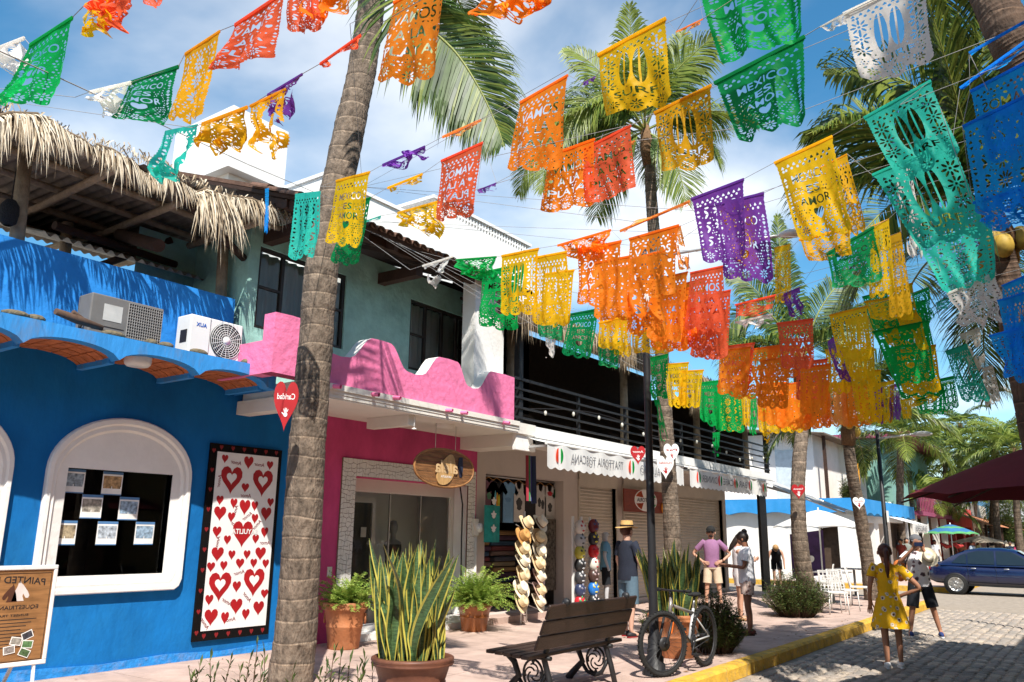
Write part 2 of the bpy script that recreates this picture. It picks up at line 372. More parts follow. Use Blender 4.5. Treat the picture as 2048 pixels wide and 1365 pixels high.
for a, b in zip(gx, gx[1:]):
    va = MB(); va.grid(lambda u, v: V(a+(b-a)*u, CY+.162+(FY-CY-.165)*v, arcz(a+(b-a)*u)+.035), 16, 1); vo = va.build('vault', mat('vault_mortar', (.16, .1, .07), .95), bb)
    nr, nc = 6, 4
    for i in range(nr):
        for j in range(nc+1):
            u0, u1 = (i+.05)/nr, (i+.95)/nr; wd = (FY-CY-.17)/nc; v0 = CY+.17+(j-(.5 if i % 2 else 0))*wd+.008; v1 = v0+wd-.016
            v0 = max(v0, CY+.168); v1 = min(v1, FY-.006)
            if v1-v0 < .04: continue
            br = MB(); pts = [(a+(b-a)*(u0+(u1-u0)*k/2), None) for k in range(3)]; dz = jit(.004)
            vs = []
            for yv in (v0, v1):
                for x_, _ in pts: vs.append((x_, yv, arcz(x_)+.004+dz))
                for x_, _ in pts: vs.append((x_, yv, arcz(x_)+.034))
            br.add(vs, [(0, 6, 7, 1), (1, 7, 8, 2), (0, 1, 4, 3), (1, 2, 5, 4), (6, 9, 10, 7), (7, 10, 11, 8), (0, 3, 9, 6), (2, 8, 11, 5)])
            br.build('brick', m_brick, vo)
li = MB(); c = P(275, 729, Z=3.44); li.lathe([(0, -.06), (.12, -.055), (.145, -.03), (.15, 0), (.15, .06)], (c.x, c.y, 3.47), 20); li.build('ceiling_light', mat('lamp_white', (.75, .74, .7), .4), bb)
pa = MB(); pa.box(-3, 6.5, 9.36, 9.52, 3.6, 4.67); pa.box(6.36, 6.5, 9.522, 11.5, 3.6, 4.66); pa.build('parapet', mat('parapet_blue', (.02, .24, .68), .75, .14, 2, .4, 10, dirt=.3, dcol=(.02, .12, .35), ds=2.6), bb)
tf = MB(); tf.box(-3, 6.35, 9.53, 13, 3.61, 3.7); tf.build('terrace_floor', m_concrete, bb)
# rubble lying along the canopy edge
m_moss = mat('mossy_stone', (.16, .13, .08), .95, .35, 14, .6, 40)
for px, py, w_, l_ in ((35, 622, .16, .3), (75, 632, .12, .2), (495, 713, .14, .13), (335, 686, .13, .2), (400, 700, .12, .26), (305, 678, .1, .16), (230, 662, .12, .3)):
    c = P(px, py, Y=CY+.1); s = MB(); s.ball((c.x, CY+.12, ZT+.035), (l_/2, w_/2, .045), 8, 5)
    o = s.build('broken_tile', m_moss); tag(o, f'mossy broken tile on the blue canopy edge, {({35: "far left", 75: "second from left", 230: "below the grey air conditioner", 305: "between the two air conditioners", 335: "at the white air conditioner corner", 400: "below the white air conditioner", 495: "rightmost"})[px]}', 'tile', 'broken tiles on the blue canopy')
lg = MB(); a = P(110, 632, Y=CY+.14); b_ = P(205, 662, Y=CY+.14); lg.tube([a+V(0, 0, .05), (a+b_)/2+V(0, .05, .05), b_+V(0, 0, .03)], [.035, .05, .03], 7); lg.tube([a+V(.2, .05, .1), b_+V(-.1, .1, .06)], [.025, .03], 6)
tag(lg.build('dry_branch', mat('dead_wood', (.10, .06, .04), .95, .3, 10)), 'dry palm stem lying on blue canopy beside the grey unit', 'branch')
# ================================================================== pink building
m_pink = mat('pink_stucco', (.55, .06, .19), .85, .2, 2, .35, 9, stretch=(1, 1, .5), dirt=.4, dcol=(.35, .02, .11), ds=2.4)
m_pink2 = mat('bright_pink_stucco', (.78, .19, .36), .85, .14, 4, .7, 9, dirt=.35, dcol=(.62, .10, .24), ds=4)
m_teal = mat('teal_stucco', (.30, .52, .46), .85, .2, 2.6, .6, 8, dirt=.3, dcol=(.07, .2, .17), ds=3)
m_wood = mat('dark_beam', (.045, .022, .014), .8, .3, 6, .3, 30)
pb = thing('pink_building', 'pink shop building with wavy parapet, teal upper storey and tiled eave', 'building', (10, FY, 0))
OPX0, OPX1, OPZ = 9.03, 11.84, 2.43
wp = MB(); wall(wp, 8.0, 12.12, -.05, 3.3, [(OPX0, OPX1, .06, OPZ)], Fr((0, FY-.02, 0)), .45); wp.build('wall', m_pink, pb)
so_ = MB(); so_.box(6.85, 12.15, 8.18, FY-.02, 3.3, 3.49); so_.build('soffit_slab', m_cream, pb)
mo = MB()
for k, (y0, z0, z1) in enumerate(((8.14, 3.42, 3.5), (8.16, 3.37, 3.419), (8.17, 3.32, 3.369))): mo.box(6.83, 11.6, y0, 8.179, z0, z1)
mo.build('soffit_moulding', m_cream, pb)
for q in ((6.78, 7.0, 8.2, FY, 3.12, 3.299), (11.6, 12.2, 8.3, FY-.021, 3.08, 3.299)): bm_ = MB(); bm_.box(*q); bm_.build('soffit_beam', m_cream, pb)
# wavy parapet
def wave():
    pts = []; z0, z1 = 3.92, 4.27
    segs = [(6.3, 6.82, 1), (7.25, 7.6, 0), (7.99, 8.38, 1), (8.74, 9.08, 0), (9.46, 9.92, 1), (10.2, 10.46, 0), (10.82, 11.5, 1)]
    for i, (a, b, hi) in enumerate(segs):
        z = z1 if hi else z0
        pts += [(a, z), ((a+b)/2, z+(.01 if hi else -.02)), (b, z)]
        if i+1 < len(segs):
            c = segs[i+1][0]; zz = z0 if hi else z1
            for t in (.2, .4, .6, .8): s_ = t*t*(3-2*t); pts.append((b+(c-b)*t, z+(zz-z)*s_))
    return pts
wv = wave(); Fp = Fr((0, 8.2, 0))
pp = MB(); n = len(wv)
for (a, za), (b, zb) in zip(wv, wv[1:]):
    pp.cur = 0; pp.quad(Fp(a, 3.5), Fp(b, 3.5), Fp(b, zb), Fp(a, za)); pp.quad(Fp(b, 3.5, -.22), Fp(a, 3.5, -.22), Fp(a, za, -.22), Fp(b, zb, -.22))
    pp.cur = 1; pp.quad(Fp(a, za), Fp(b, zb), Fp(b, zb, -.22), Fp(a, za, -.22))
pp.cur = 0; pp.quad(Fp(6.3, 3.5, -.22), Fp(6.3, 3.5), Fp(6.3, 4.27), Fp(6.3, 4.27, -.22)); pp.quad(Fp(11.5, 3.5), Fp(11.5, 3.5, -.22), Fp(11.5, 4.27, -.22), Fp(11.5, 4.27))
pp.box(6.3, 6.5, 8.421, 9.3, 3.5, 3.93)
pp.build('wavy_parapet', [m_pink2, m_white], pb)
for px, py in ((742, 788), (785, 795), (890, 820), (920, 825), (1005, 845), (665, 772)):
    c = P(px, py, Y=8.16); d = MB(); d.tube([(c.x, 8.19, c.z), (c.x+.03, 8.03, c.z-.02)], .03, 9, cap=False); d.tube([(c.x, 8.19, c.z), (c.x+.03, 8.03, c.z-.02)], .021, 9, cap=False); d.build('drain_spout', m_pink2, pb)
# upper storey
TY = 9.3; Ft = Fr((0, TY, 0)); w1 = (P(522, 490, Y=TY).x, P(692, 590, Y=TY).x, 4.33, 5.53); w2 = (P(822, 600, Y=TY).x, P(938, 640, Y=TY).x, 4.28, 5.52)
wt = MB(); wall(wt, 6.62, 11.75, 3.5, 5.98, [w1, w2], Ft, .12); wt.quad((6.62, TY, 3.5), (6.62, TY, 5.75), (6.62, 10.6, 5.75), (6.62, 10.6, 3.5)); wt.quad((5.7, 10.6, 3.5), (6.62, 10.6, 3.5), (6.62, 10.6, 5.75), (5.7, 10.6, 5.75)); wt.build('upper_wall', m_teal, pb)
pl = MB(); pl.box(10.62, 11.46, 8.421, 8.7, 3.5, 5.9); pl.build('white_pillar', m_white, pb)
m_sash = mat('brown_sash', (.03, .022, .018), .5, .2); m_curt = mat('curtain', (.42, .40, .36), .9, .1, 3, stretch=(12, 1, .6))
for (x0, x1, z0, z1) in (w1, w2):
    f = MB(); t = .05; yb = TY+.03
    for a, b, c_, d in ((x0, x1, z0, z0+t), (x0, x1, z1-t, z1), (x0, x0+t, z0+t, z1-t), (x1-t, x1, z0+t, z1-t)): f.box(a, b, yb, yb+.06, c_, d)
    for k in (.27, .55, .8): xx = x0+(x1-x0)*k; f.box(xx-.025, xx+.025, yb+.002, yb+.058, z0+t, z1-t)
    for (k0, k1) in ((0, .27), (.8, 1)): f.box(x0+(x1-x0)*k0+.02, x0+(x1-x0)*k1-.02, yb+.005, yb+.05, z0+.5*(z1-z0), z0+.5*(z1-z0)+.035)
    wo = f.build('window', m_sash, pb)
    for k0, k1 in ((0, .27), (.27, .55), (.55, .8), (.8, 1)):
        g_ = MB(); a, b = x0+(x1-x0)*k0, x0+(x1-x0)*k1; g_.quad((a, yb+.035, z0), (b, yb+.035, z0), (b, yb+.035, z1), (a, yb+.035, z1)); g_.build('pane', m_win, wo)
    cu = MB(); cu.grid(lambda u, v: V(x0+(x1-x0)*u, TY+.26+.03*math.sin(u*60), z0+(z1-z0)*v), 60, 1); cu.build('curtain', m_curt, wo)
# tiled eave
m_tile = mat('old_clay_tile', (.14, .075, .05), .9, .4, 8, .4, 30, dirt=.5, dcol=(.03, .028, .025), ds=4)
ez, ey, sl_ = 5.86, 8.2, .36
rf = MB(); E0, E1 = 6.5, 11.95
rf.box(E0, E1, 0, 4.2, 0, .05, Fr((0, ey, ez), (1, 0, 0), (0, 1, sl_), None if False else (0, -sl_, 1)))
roof = rf.build('roof', m_wood, pb)
x = E0+.1
while x < E1-.05:
    rb = MB(); rb.bar((x, ey+.06, ez-.06), (x, TY+.4, ez-.06+sl_*1.45), .08, .12); rb.build('rafter', m_wood, roof); x += .62
for xb, zb in ((E0+.4, 5.56), (9.2, 5.56), (11.4, 5.56)):
    rb = MB(); rb.bar((xb, 8.45, zb+.1), (xb, TY+.2, zb+.1), .16, .18); rb.build('bracket_beam', m_wood, roof)
rb = MB(); rb.bar((E0+.02, 8.5, ez+.02), (E1-.02, 8.5, ez+.02), .1, .12); rb.build('wall_plate', m_wood, roof)
x = E0; i = 0
while x < E1:
    for j in range(3):
        t = MB(); r = .085; y0 = ey-.1+j*.34; z0 = ez+.06+(y0-ey)*sl_+.012*j+jit(.008); dx = jit(.012)
        def tf_(u, v, x=x, y0=y0, z0=z0, dx=dx): a = math.pi*u; rr = r*(1-.12*v); return V(x+dx-rr*math.cos(a), y0+.4*v, z0+.4*v*sl_+rr*math.sin(a)*.8)
        t.grid(tf_, 6, 1); t.grid(lambda u, v: tf_(u, v)+V(0, .0, -.014), 6, 1); t.build('roof_tile', m_tile, roof)
        if j == 0:
            t = MB(); t.grid(lambda u, v, x=x: V(x+.0925-.07*math.cos(math.pi*u), ey-.07+.4*v, ez+.065+.4*v*sl_-.045*math.sin(math.pi*u)), 5, 1); t.build('roof_tile', m_tile, roof)
    x += .185
rt = MB(); rt.box(E0, E1, .7, 4.2, .06, .12, Fr((0, ey, ez), (1, 0, 0), (0, 1, sl_), (0, -sl_, 1))); rt.build('roof_tiles_above', m_tile, roof)
# crazy-paving mosaic round the shop opening
m_mos = mat('mosaic_white', (.74, .72, .67), .35, .06, 10, spec=.5); m_mgr = mat('mosaic_grout', (.17, .12, .08), .95, .2, 20)
Fm = Fr((0, FY-.02, 0)); MX0, MX1, MZ1 = 8.74, 12.06, 2.7
gr = MB()
for a, b, c_, d in ((MX0, OPX0-.002, .06, MZ1), (OPX1+.002, MX1, .06, MZ1), (OPX0-.002, OPX1+.002, OPZ+.002, MZ1)): gr.box(a, b, FY-.045, FY-.0205, c_, d)
gro = gr.build('mosaic_frame', m_mgr, pb)
cells = []
for (a, b, c_, d) in ((MX0, OPX0, .06, MZ1), (OPX1, MX1, .06, MZ1), (OPX0, OPX1, OPZ, MZ1)):
    nx = max(1, round((b-a)/.062)); nz_ = max(1, round((d-c_)/.07)); gv = {}
    for i in range(nx+1):
        for j in range(nz_+1):
            gv[i, j] = (a+(b-a)*i/nx+(jit(.021) if 0 < i < nx else 0), c_+(d-c_)*j/nz_+(jit(.024) if 0 < j < nz_ else 0))
    skip = set()
    for i in range(nx):
        for j in range(nz_):
            if (i, j) in skip: continue
            q = [gv[i, j], gv[i+1, j], gv[i+1, j+1], gv[i, j+1]]
            if R.random() < .18 and i+1 < nx and (i+1, j) not in skip: q = [gv[i, j], gv[i+1, j], gv[i+2, j], gv[i+2, j+1], gv[i+1, j+1], gv[i, j+1]]; skip.add((i+1, j)); cells.append(q)
            elif R.random() < .35: cells += [q[:3], [q[0], q[2], q[3]]]
            else: cells.append(q)
cells.sort(key=lambda q: -(q[0][1]))
rest = MB(); rest_ids = []
for k, q in enumerate(cells):
    cx = sum(p[0] for p in q)/len(q); cz = sum(p[1] for p in q)/len(q)
    q2 = [(cx+(a-cx)*(1-.0055/max(.01, math.hypot(a-cx, b-cz))), cz+(b-cz)*(1-.0055/max(.01, math.hypot(a-cx, b-cz)))) for a, b in q]
    t = MB() if k < 300 else rest
    t.prism(q2, Fm, .0255, .031+jit(.0015))
    if k < 300: t.build('mosaic_piece', m_mos, gro)
tag(rest.build('mosaic_pieces', m_mos, gro), kind='stuff')
# shopfront
sf = MB(); yb = FY+.28
for a, b, c_, d in ((OPX0, OPX1, 2.22, OPZ-.001), (OPX0, OPX0+.06, .061, 2.22), (OPX1-.09, OPX1, .061, 2.22)): sf.box(a+.001, b-.001, yb, yb+.12, c_, d)
sf.build('shopfront_frame', m_cream, pb)
dr = MB()
for a, b, c_, d in ((9.42, 9.49, .1, 2.15), (10.0, 10.08, .1, 2.15), (9.49, 10.0, 2.06, 2.15), (9.49, 10.0, .1, .25)): dr.box(a, b, yb+.25, yb+.32, c_, d)
do = dr.build('door', m_white, pb); t = MB(); t.box(9.49, 10.0, yb+.28, yb+.29, .25, 2.06); t.build('door_glass', mat('door_dark', (.035, .035, .035), .1, spec=.6), do); t = MB(); t.box(9.74, 9.86, yb+.235, yb+.24, 1.5, 1.66); t.build('door_notice', mat('paper', (.8, .79, .75), .8), do)
for a in (10.2, 10.97): g_ = MB(); g_.box(a-.012, a+.012, yb+.04, yb+.07, .1, 2.22); g_.build('mullion', m_steel, pb)
for a, b in ((9.1, 10.18), (10.22, 10.95), (10.99, 11.74)):
    g_ = MB(); g_.quad((a, yb+.05, .12), (b, yb+.05, .12), (b, yb+.05, 2.2), (a, yb+.05, 2.2)); g_.build('glass_panel', m_win, pb)
ins = MB(); ins.box(9.0, 11.9, 9.95, 10.75, .055, 2.9); ins.f = [f[::-1] for k, f in enumerate(ins.f) if k != 2]; ins.m = ins.m[:5]; ins.sm = ins.sm[:5]
ins.build('shop_interior', mat('shop_grey', (.80, .78, .75), .8, .06, 2), pb)
ds_ = MB(); ds_.box(9.05, 9.40, 10.3, 10.7, .06, 2.2); ds_.build('dark_partition', mat('shop_dark', (.05, .045, .04), .7), pb)
# dress form and shelf in the window
df = MB(); cx, cy = 10.75, 10.25; df.lathe([(.0, .95), (.09, .96), (.13, 1.02), (.105, 1.14), (.15, 1.32), (.14, 1.42), (.05, 1.47), (.045, 1.55), (.075, 1.62), (.08, 1.7), (.05, 1.78), (0, 1.79)], (cx, cy, 0), 16)
dfo = tag(df.build('dress_form', mat('grey_form', (.3, .3, .31), .5)), 'grey dress form in a patterned top behind the shop glass', 'mannequin'); df = MB(); df.lathe([(.135, 1.0), (.12, 1.14), (.158, 1.3), (.15, 1.38)], (cx, cy, 0), 16); df.build('patterned_top', mat('form_top', (.05, .05, .055), .8, .9, 12), dfo); df = MB(); df.tube([(cx, cy, .17), (cx, cy, .95)], .015, 6); df.build('stand', m_black, dfo)
sh_ = MB(); sh_.box(9.1, 9.45, 10.0, 10.28, .9, .93); sh_.box(9.1, 9.45, 10.0, 10.28, 1.15, 1.18); sh_.box(9.1, 9.13, 10.0, 10.28, .17, .899); tag(sh_.build('display_shelf', m_white), 'small white display shelf inside the pink shop window', 'shelf')
st = MB(); st.box(8.9, 11.98, FY-.3, FY+.3, .0, .1); st.box(9.0, 11.9, FY-.021, FY+.27, .1, .17); st.build('doorstep', m_white, pb)
jb = MB(); jb.box(OPX1-.014, OPX1-.003, FY-.018, FY+.27, .18, OPZ-.003); jb.build('white_jamb', m_white, pb)
cb_ = MB(); cb_.tube([P(920, 972, Y=9.45), P(925, 1010, Y=9.5), P(923, 1080, Y=9.46), P(922, 1160, Y=9.46)], .014, 6); cb_.build('cable', m_black, pb)
ol = MB(); c = P(659, 1144, Y=FY-.03); ol.box(c.x-.04, c.x+.04, FY-.04, FY-.021, c.z-.07, c.z+.07); ol.build('wall_switch', mat('ivory', (.7, .66, .55), .5), pb)
lb = MB(); c = V(8.98, 8.7, 3.3); lb.box(8.9, 9.06, 8.28, 9.15, 3.14, 3.298); lb.build('light_box', m_cream, pb)
lb = MB(); lb.tube([(9.0, 8.25, 3.28), (9.0, 8.25, 3.1)], .008, 6); lb.ball((9.0, 8.25, 3.09), (.04, .04, .015), 10, 5); lb.build('lamp_stem', m_white, pb)
c = P(745/1+145, 852, Z=3.28); lb = MB(); lb.lathe([(0, -.06), (.14, -.05), (.16, 0), (.16, .02)], (c.x, c.y, 3.29), 18); lb.build('ceiling_lamp', m_cream, pb)
# ================================================================== white buildings behind
def block(mb, x0, x1, y0, y1, z0, z1): mb.box(x0, x1, y0, y1, z0, z1)
m_sunwhite = mat('white_wall', (.80, .79, .77), .85, .05, 1.5, .15, 10)
t = thing('white_tower', 'tall blank white tower rising behind the thatched terrace roof', 'building', (9, 13, 0)); b = MB(); block(b, 8.25, 9.55, 12.5, 14.4, 8.2, 9.45); b.build('tower_top', m_sunwhite, t)
b = MB(); block(b, 8.45, 9.3, 12.75, 14.2, 0, 8.2); b.build('tower_shaft', m_sunwhite, t)
b = MB(); block(b, 9.31, 12.0, 13.0, 16, 0, 8.0); b.build('tower_annex', m_sunwhite, t)
t = thing('white_stair_block', 'low white block seen behind the leaning palm trunk', 'building', (11, 13, 0)); b = MB(); block(b, 10.54, 13.2, 12.5, 13.75, 6, 8.87); b.build('wall', m_sunwhite, t); b = MB(); block(b, 10.5, 13.23, 12.46, 13.79, 8.871, 8.95); b.build('coping', m_sunwhite, t)
t = thing('white_house', 'large white house with lattice parapet behind the tiled eave', 'building', (16, 14, 0)); b = MB(); block(b, 14.02, 18.22, 12.5, 17, 0, 9.3); b.build('wall', m_sunwhite, t)
b = MB(); block(b, 13.98, 18.26, 12.46, 17.04, 9.62, 9.7); block(b, 14.02, 18.22, 12.5, 17, 9.301, 9.36)
x = 14.1
while x < 18.2: b.box(x, x+.05, 12.5, 12.56, 9.36, 9.62); b.box(x+.06, x+.11, 12.5, 12.56, 9.45, 9.5); x += .125
b.build('lattice_parapet', m_sunwhite, t)
# ================================================================== trattoria building with balcony
m_shut = mat('shutter_beige', (.50, .44, .36), .55, .08, 3, dirt=.15, ds=2, spec=.4)
m_thatch = mat('thatch', (.20, .145, .085), .95, .45, 14, .6, 60); m_thatchd = mat('thatch_dark', (.06, .042, .027), .95, .4, 14, .5, 60)
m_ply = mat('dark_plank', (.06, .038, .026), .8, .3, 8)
tb = thing('restaurant_building', 'shuttered restaurant building with black balcony rails and thatched upper terrace', 'building', (18, FY, 0))
SHX = (12.42, 15.2); S1 = (15.86, 17.55); S2 = (17.95, 24.3)
wr = MB(); wall(wr, 12.12, 24.6, -.05, 3.3, [(SHX[0], SHX[1], .12, 2.71), (S1[0], S1[1], .1, 2.72), (S2[0], S2[1], .1, 2.72)], F0, .25)
wr.quad(F0(24.6, -.05), F0(24.6, -.05, -3), F0(24.6, 3.3, -3), F0(24.6, 3.3)); wr.build('wall', mat('greige_plaster', (.55, .48, .43), .85, .08, 2, .2, 12, dirt=.2, dcol=(.35, .3, .27), ds=2), tb)
for a, b in (S1, S2):
    s = MB(); nsl = 34
    zz = [(.1+2.62*k/nsl) for k in range(nsl+1)]
    for k in range(nsl):
        z0, z1 = zz[k], zz[k+1]
        s.quad((a, FY+.1, z0), (b, FY+.1, z0), (b, FY+.085, z0+.3*(z1-z0)), (a, FY+.085, z0+.3*(z1-z0))); s.quad((a, FY+.085, z0+.3*(z1-z0)), (b, FY+.085, z0+.3*(z1-z0)), (b, FY+.1, z1), (a, FY+.1, z1))
    so2 = s.build('roller_shutter', m_shut, tb)
    fr_ = MB(); fr_.box(a-.06, a, FY-.03, FY+.12, .05, 2.8); fr_.box(b, b+.06, FY-.03, FY+.12, .05, 2.8); fr_.box(a-.06, b+.06, FY-.05, FY-.031, 2.66, 2.95); fr_.build('shutter_frame', m_shut, so2)
dk = MB(); dk.box(11.62, 25.6, 8.42, 13, 3.3, 3.44); dk.build('balcony_deck', m_cream, tb)
de = MB(); de.box(11.62, 25.6, 8.3, 8.419, 3.24, 3.5); de.box(11.6, 12.2, 8.22, 8.299, 3.02, 3.49); de.build('deck_edge', m_white, tb)
hk = MB(); hk.box(12.12, 25.5, 8.22, 8.299, 3.16, 3.28); hk.build('awning_cassette', m_black, tb)
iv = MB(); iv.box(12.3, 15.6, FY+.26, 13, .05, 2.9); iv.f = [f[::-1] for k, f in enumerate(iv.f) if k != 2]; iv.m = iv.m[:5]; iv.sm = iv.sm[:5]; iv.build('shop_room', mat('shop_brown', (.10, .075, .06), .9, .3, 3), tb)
fs = MB(); fs.box(12.2, 15.7, FY-.4, FY+3, 0, .11); fs.build('shop_floor', m_concrete, tb)
# railing
for k in range(5):
    z = (3.62, 3.8, 3.98, 4.14, 4.33)[k]; b = MB(); b.box(11.7, 25.5, 8.335, 8.365, z-.018-(.012 if k == 4 else 0), z+.018); b.build('rail', m_black, tb)
for x_, hh in ((11.95, 5.45), (14.0, 4.33), (16.0, 4.33), (19.0, 4.33), (21.1, 5.4), (23.3, 4.33), (25.45, 5.4)):
    b = MB(); q = .06 if hh > 5 else .028; b.box(x_-q, x_+q, 8.367, 8.367+2*q, 3.5, hh); b.build('rail_post', m_black, tb)
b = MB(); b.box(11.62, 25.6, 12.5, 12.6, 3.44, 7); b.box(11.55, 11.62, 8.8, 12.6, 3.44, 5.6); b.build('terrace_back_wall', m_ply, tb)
for x_ in (12.9, 14.6, 18.6, 22):
    b = MB(); b.box(x_, x_+.5, 10.2, 10.7, 3.44, 4.15); b.box(x_+.05, x_+.45, 10.25, 10.65, 4.15, 4.19); b.build('terrace_seat', m_ply, tb)
b = MB(); b.grid(lambda u, v: V(13.6+1.2*u, 11.8, 4.2+1.2*v), 1, 1); b.build('red_wall_panel', mat('dull_red', (.25, .04, .03), .8, .3, 4), tb)
b = MB(); b.box(25.7, 25.78, 9.2, 12.6, 3.44, 6.2); b.build('terrace_end_wall', m_ply, tb)
# posts wrapped in palm trunk
for x_, y_ in ((16.4, 8.62), (20.7, 8.7), (24.4, 8.7), (12.35, 8.9)):
    b = MB(); b.tube([(x_, y_, 3.44), (x_+.01, y_, 4.6), (x_, y_, 5.6)], [.1, .09, .085], 9); b.build('terrace_post', mat('palm_post', (.34, .27, .19), .9, .3, 9, .6, 30), tb)
# thatched roof
th = MB(); th.grid(lambda u, v: V(11.2+15.2*u, 8.0+5.2*v, 5.55-.06*u+2.1*v+.05*math.sin(u*40)), 40, 2); th.grid(lambda u, v: V(11.2+15.2*u, 8.02+5.2*v, 5.4-.06*u+2.1*v), 40, 2); tho = th.build('thatch_roof', m_thatchd, tb)
x = 11.3
while x < 26.3:
    b = MB(); b.tube([(x, 8.1, 5.35), (x+jit(.03), 10.5, 6.36)], .03, 6); b.build('roof_pole', m_ply, tho); x += .8
def fringe(mb, x0, x1, y, zfn, ln, n, rr, spread=.12, cols=2):
    for i in range(n):
        x = rr.uniform(x0, x1); l = rr.uniform(.45, 1)*ln(x) if callable(ln) else rr.uniform(.45, 1)*ln; z = zfn(x)+rr.uniform(-.03, .08); yy = y+rr.uniform(-.1, .12)
        dx = rr.gauss(0, spread)*l; dy = rr.uniform(-.25, .05)*l; wd = rr.uniform(.003, .009)
        mid = V(x+dx*.35, yy+dy*.7, z-l*.35); end = V(x+dx, yy+dy*.8, z-l)
        mb.cur = rr.randrange(cols)
        s = V(wd, rr.uniform(-.01, .01), 0)
        mb.add([V(x, yy, z)-s, V(x, yy, z)+s, mid+s, mid-s, end], [(0, 1, 2, 3), (3, 2, 4)])
rr = random.Random(3); m_straw = [mat('straw_a', (.42, .33, .22), .9, .3, 20), mat('straw_b', (.17, .12, .075), .9, .3, 20), mat('straw_c', (.62, .53, .40), .9, .25, 20)]
fg = MB(); fringe(fg, 11.3, 26.2, 7.98, lambda x: 5.55-.004*(x-11), lambda x: .35+.5*(noise.noise((x*1.1, 3, 0))+.5)+(.5 if x > 18.5 else 0), 4200, rr, .12, 2); tag(fg.build('thatch_fringe', m_straw[:2], tho), kind='stuff')
# corner: black folding door leaf and lintel at the end of the shutters
b = MB(); p0 = P(1478, 1165, Z=0); b.box(25.15, 25.75, 8.62, 8.7, 0, 3.239); b.build('black_corner_panel', mat('black_panel', (.015, .013, .012), .6, .3, 6, .3, 20), tb)
b = MB(); b.box(24.3, 25.6, 8.5, 9.4, 2.95, 3.239); b.build('corner_lintel', m_cream, tb)
# roof over the blue terrace: poles, corrugated sheet, thatch fringe
pal = thing('thatched_terrace_roof', 'shaggy palm-thatch shade roof on poles above the blue parapet', 'roof', (4, 10, 3.7))
m_corr = mat('old_sheet', (.20, .165, .13), .8, .35, 5, .2, 20, dirt=.5, dcol=(.05, .04, .03), ds=3); m_pole = mat('grey_pole', (.30, .235, .165), .9, .3, 9, .5, 30)
ZE = lambda x: 5.78+.02*math.sin(x*2)
def corr(mb, x0, x1, y0, y1, z0, z1, n, a): mb.grid(lambda u, v: V(x0+(x1-x0)*u, y0+(y1-y0)*v, z0+(z1-z0)*v+a*math.sin(u*n*2*math.pi)), n*6, 3)
b = MB(); corr(b, 1.0, 6.9, 8.85, 13.0, 5.82, 5.95, 40, .02); b.build('corrugated_roof', m_corr, pal)
b = MB(); corr(b, 4.3, 6.6, 10.3, 12.9, 5.15, 6.0, 16, .03); b.build('corrugated_sheet', mat('grey_sheet', (.42, .40, .36), .7, .3, 5, dirt=.4, ds=3), pal)
for y_ in (8.95, 9.6, 10.3, 11.1, 12.0): b = MB(); b.tube([(1, y_, 5.74), (4, y_+.05, 5.78), (6.85, y_, 5.72)], .045, 7); b.build('purlin', m_pole, pal)
for x_ in (2.2, 3.3, 4.4, 5.4, 6.4): b = MB(); b.tube([(x_, 8.85, 5.66), (x_+.1, 11, 5.7), (x_, 12.9, 5.75)], .05, 7); b.build('rafter', m_pole, pal)
for (x_, y_, z1) in ((3.78, 9.62, 5.75), (6.5, 9.7, 5.7), (5.05, 11.2, 5.7)): b = MB(); b.tube([(x_+.06, y_, 3.7), (x_, y_, 4.7), (x_-.05, y_, z1)], [.085, .08, .075], 9); b.build('post', m_pole, pal)
for a, c in (((5.05, 11.2, 4.9), (6.2, 10.6, 5.7)), ((4.4, 10.2, 5.25), (6.3, 10.6, 5.35)), ((6.6, 9.4, 5.3), (5.3, 9.0, 5.68))): b = MB(); b.tube([a, c], .055, 7); b.build('brace', m_wood, pal)
b = MB(); b.tube([P(318, 492, Y=9.35), P(240, 470, Y=10.4)], .085, 10); b.build('log_end', m_wood, pal)
def eave_frond(pxs, L_, n, seed, wd=.008, tilt=.5):
    """dry palm leaf laid along the eave: rib on the edge, leaflets hanging and splaying"""
    rr = random.Random(seed); mb = MB(); rib = [P(x_, y_, Y=8.8-.03*i) for i, (x_, y_) in enumerate(pxs)]
    mb.cur = 1; mb.tube(rib, [.02]*(len(rib)-1)+[.006], 6)
    for i in range(n):
        t = (i+rr.random())/n; f = t*(len(rib)-1); k = min(int(f), len(rib)-2); p = rib[k].lerp(rib[k+1], f-k); tg = (rib[k+1]-rib[k]).normalized()
        l = L_*rr.uniform(.6, 1.1)*(.55+.45*math.sin(math.pi*min(1, .15+t*.85)))
        d = (V(0, 0, -1)+tg*(tilt*(t-.3)*1.2+rr.gauss(.1, .13))+V(0, rr.uniform(-.45, .1), 0)).normalized(); d0 = (d+V(0, -.5, .55)).normalized()
        w_ = wd*rr.uniform(.6, 1.3); q = tg*w_; m0 = p+d0*l*.22; m1 = m0+d*l*.4; e = m1+(d+V(rr.gauss(0, .1), 0, -.45)).normalized()*l*.42; mb.cur = rr.choice((0, 0, 2, 2, 2, 1))
        mb.add([p-q*.6, p+q*.6, m0+q, m0-q, m1+q*.85, m1-q*.85, e], [(0, 1, 2, 3), (3, 2, 4, 5), (5, 4, 6)])
    mb.build('dry_frond', m_straw, pal)
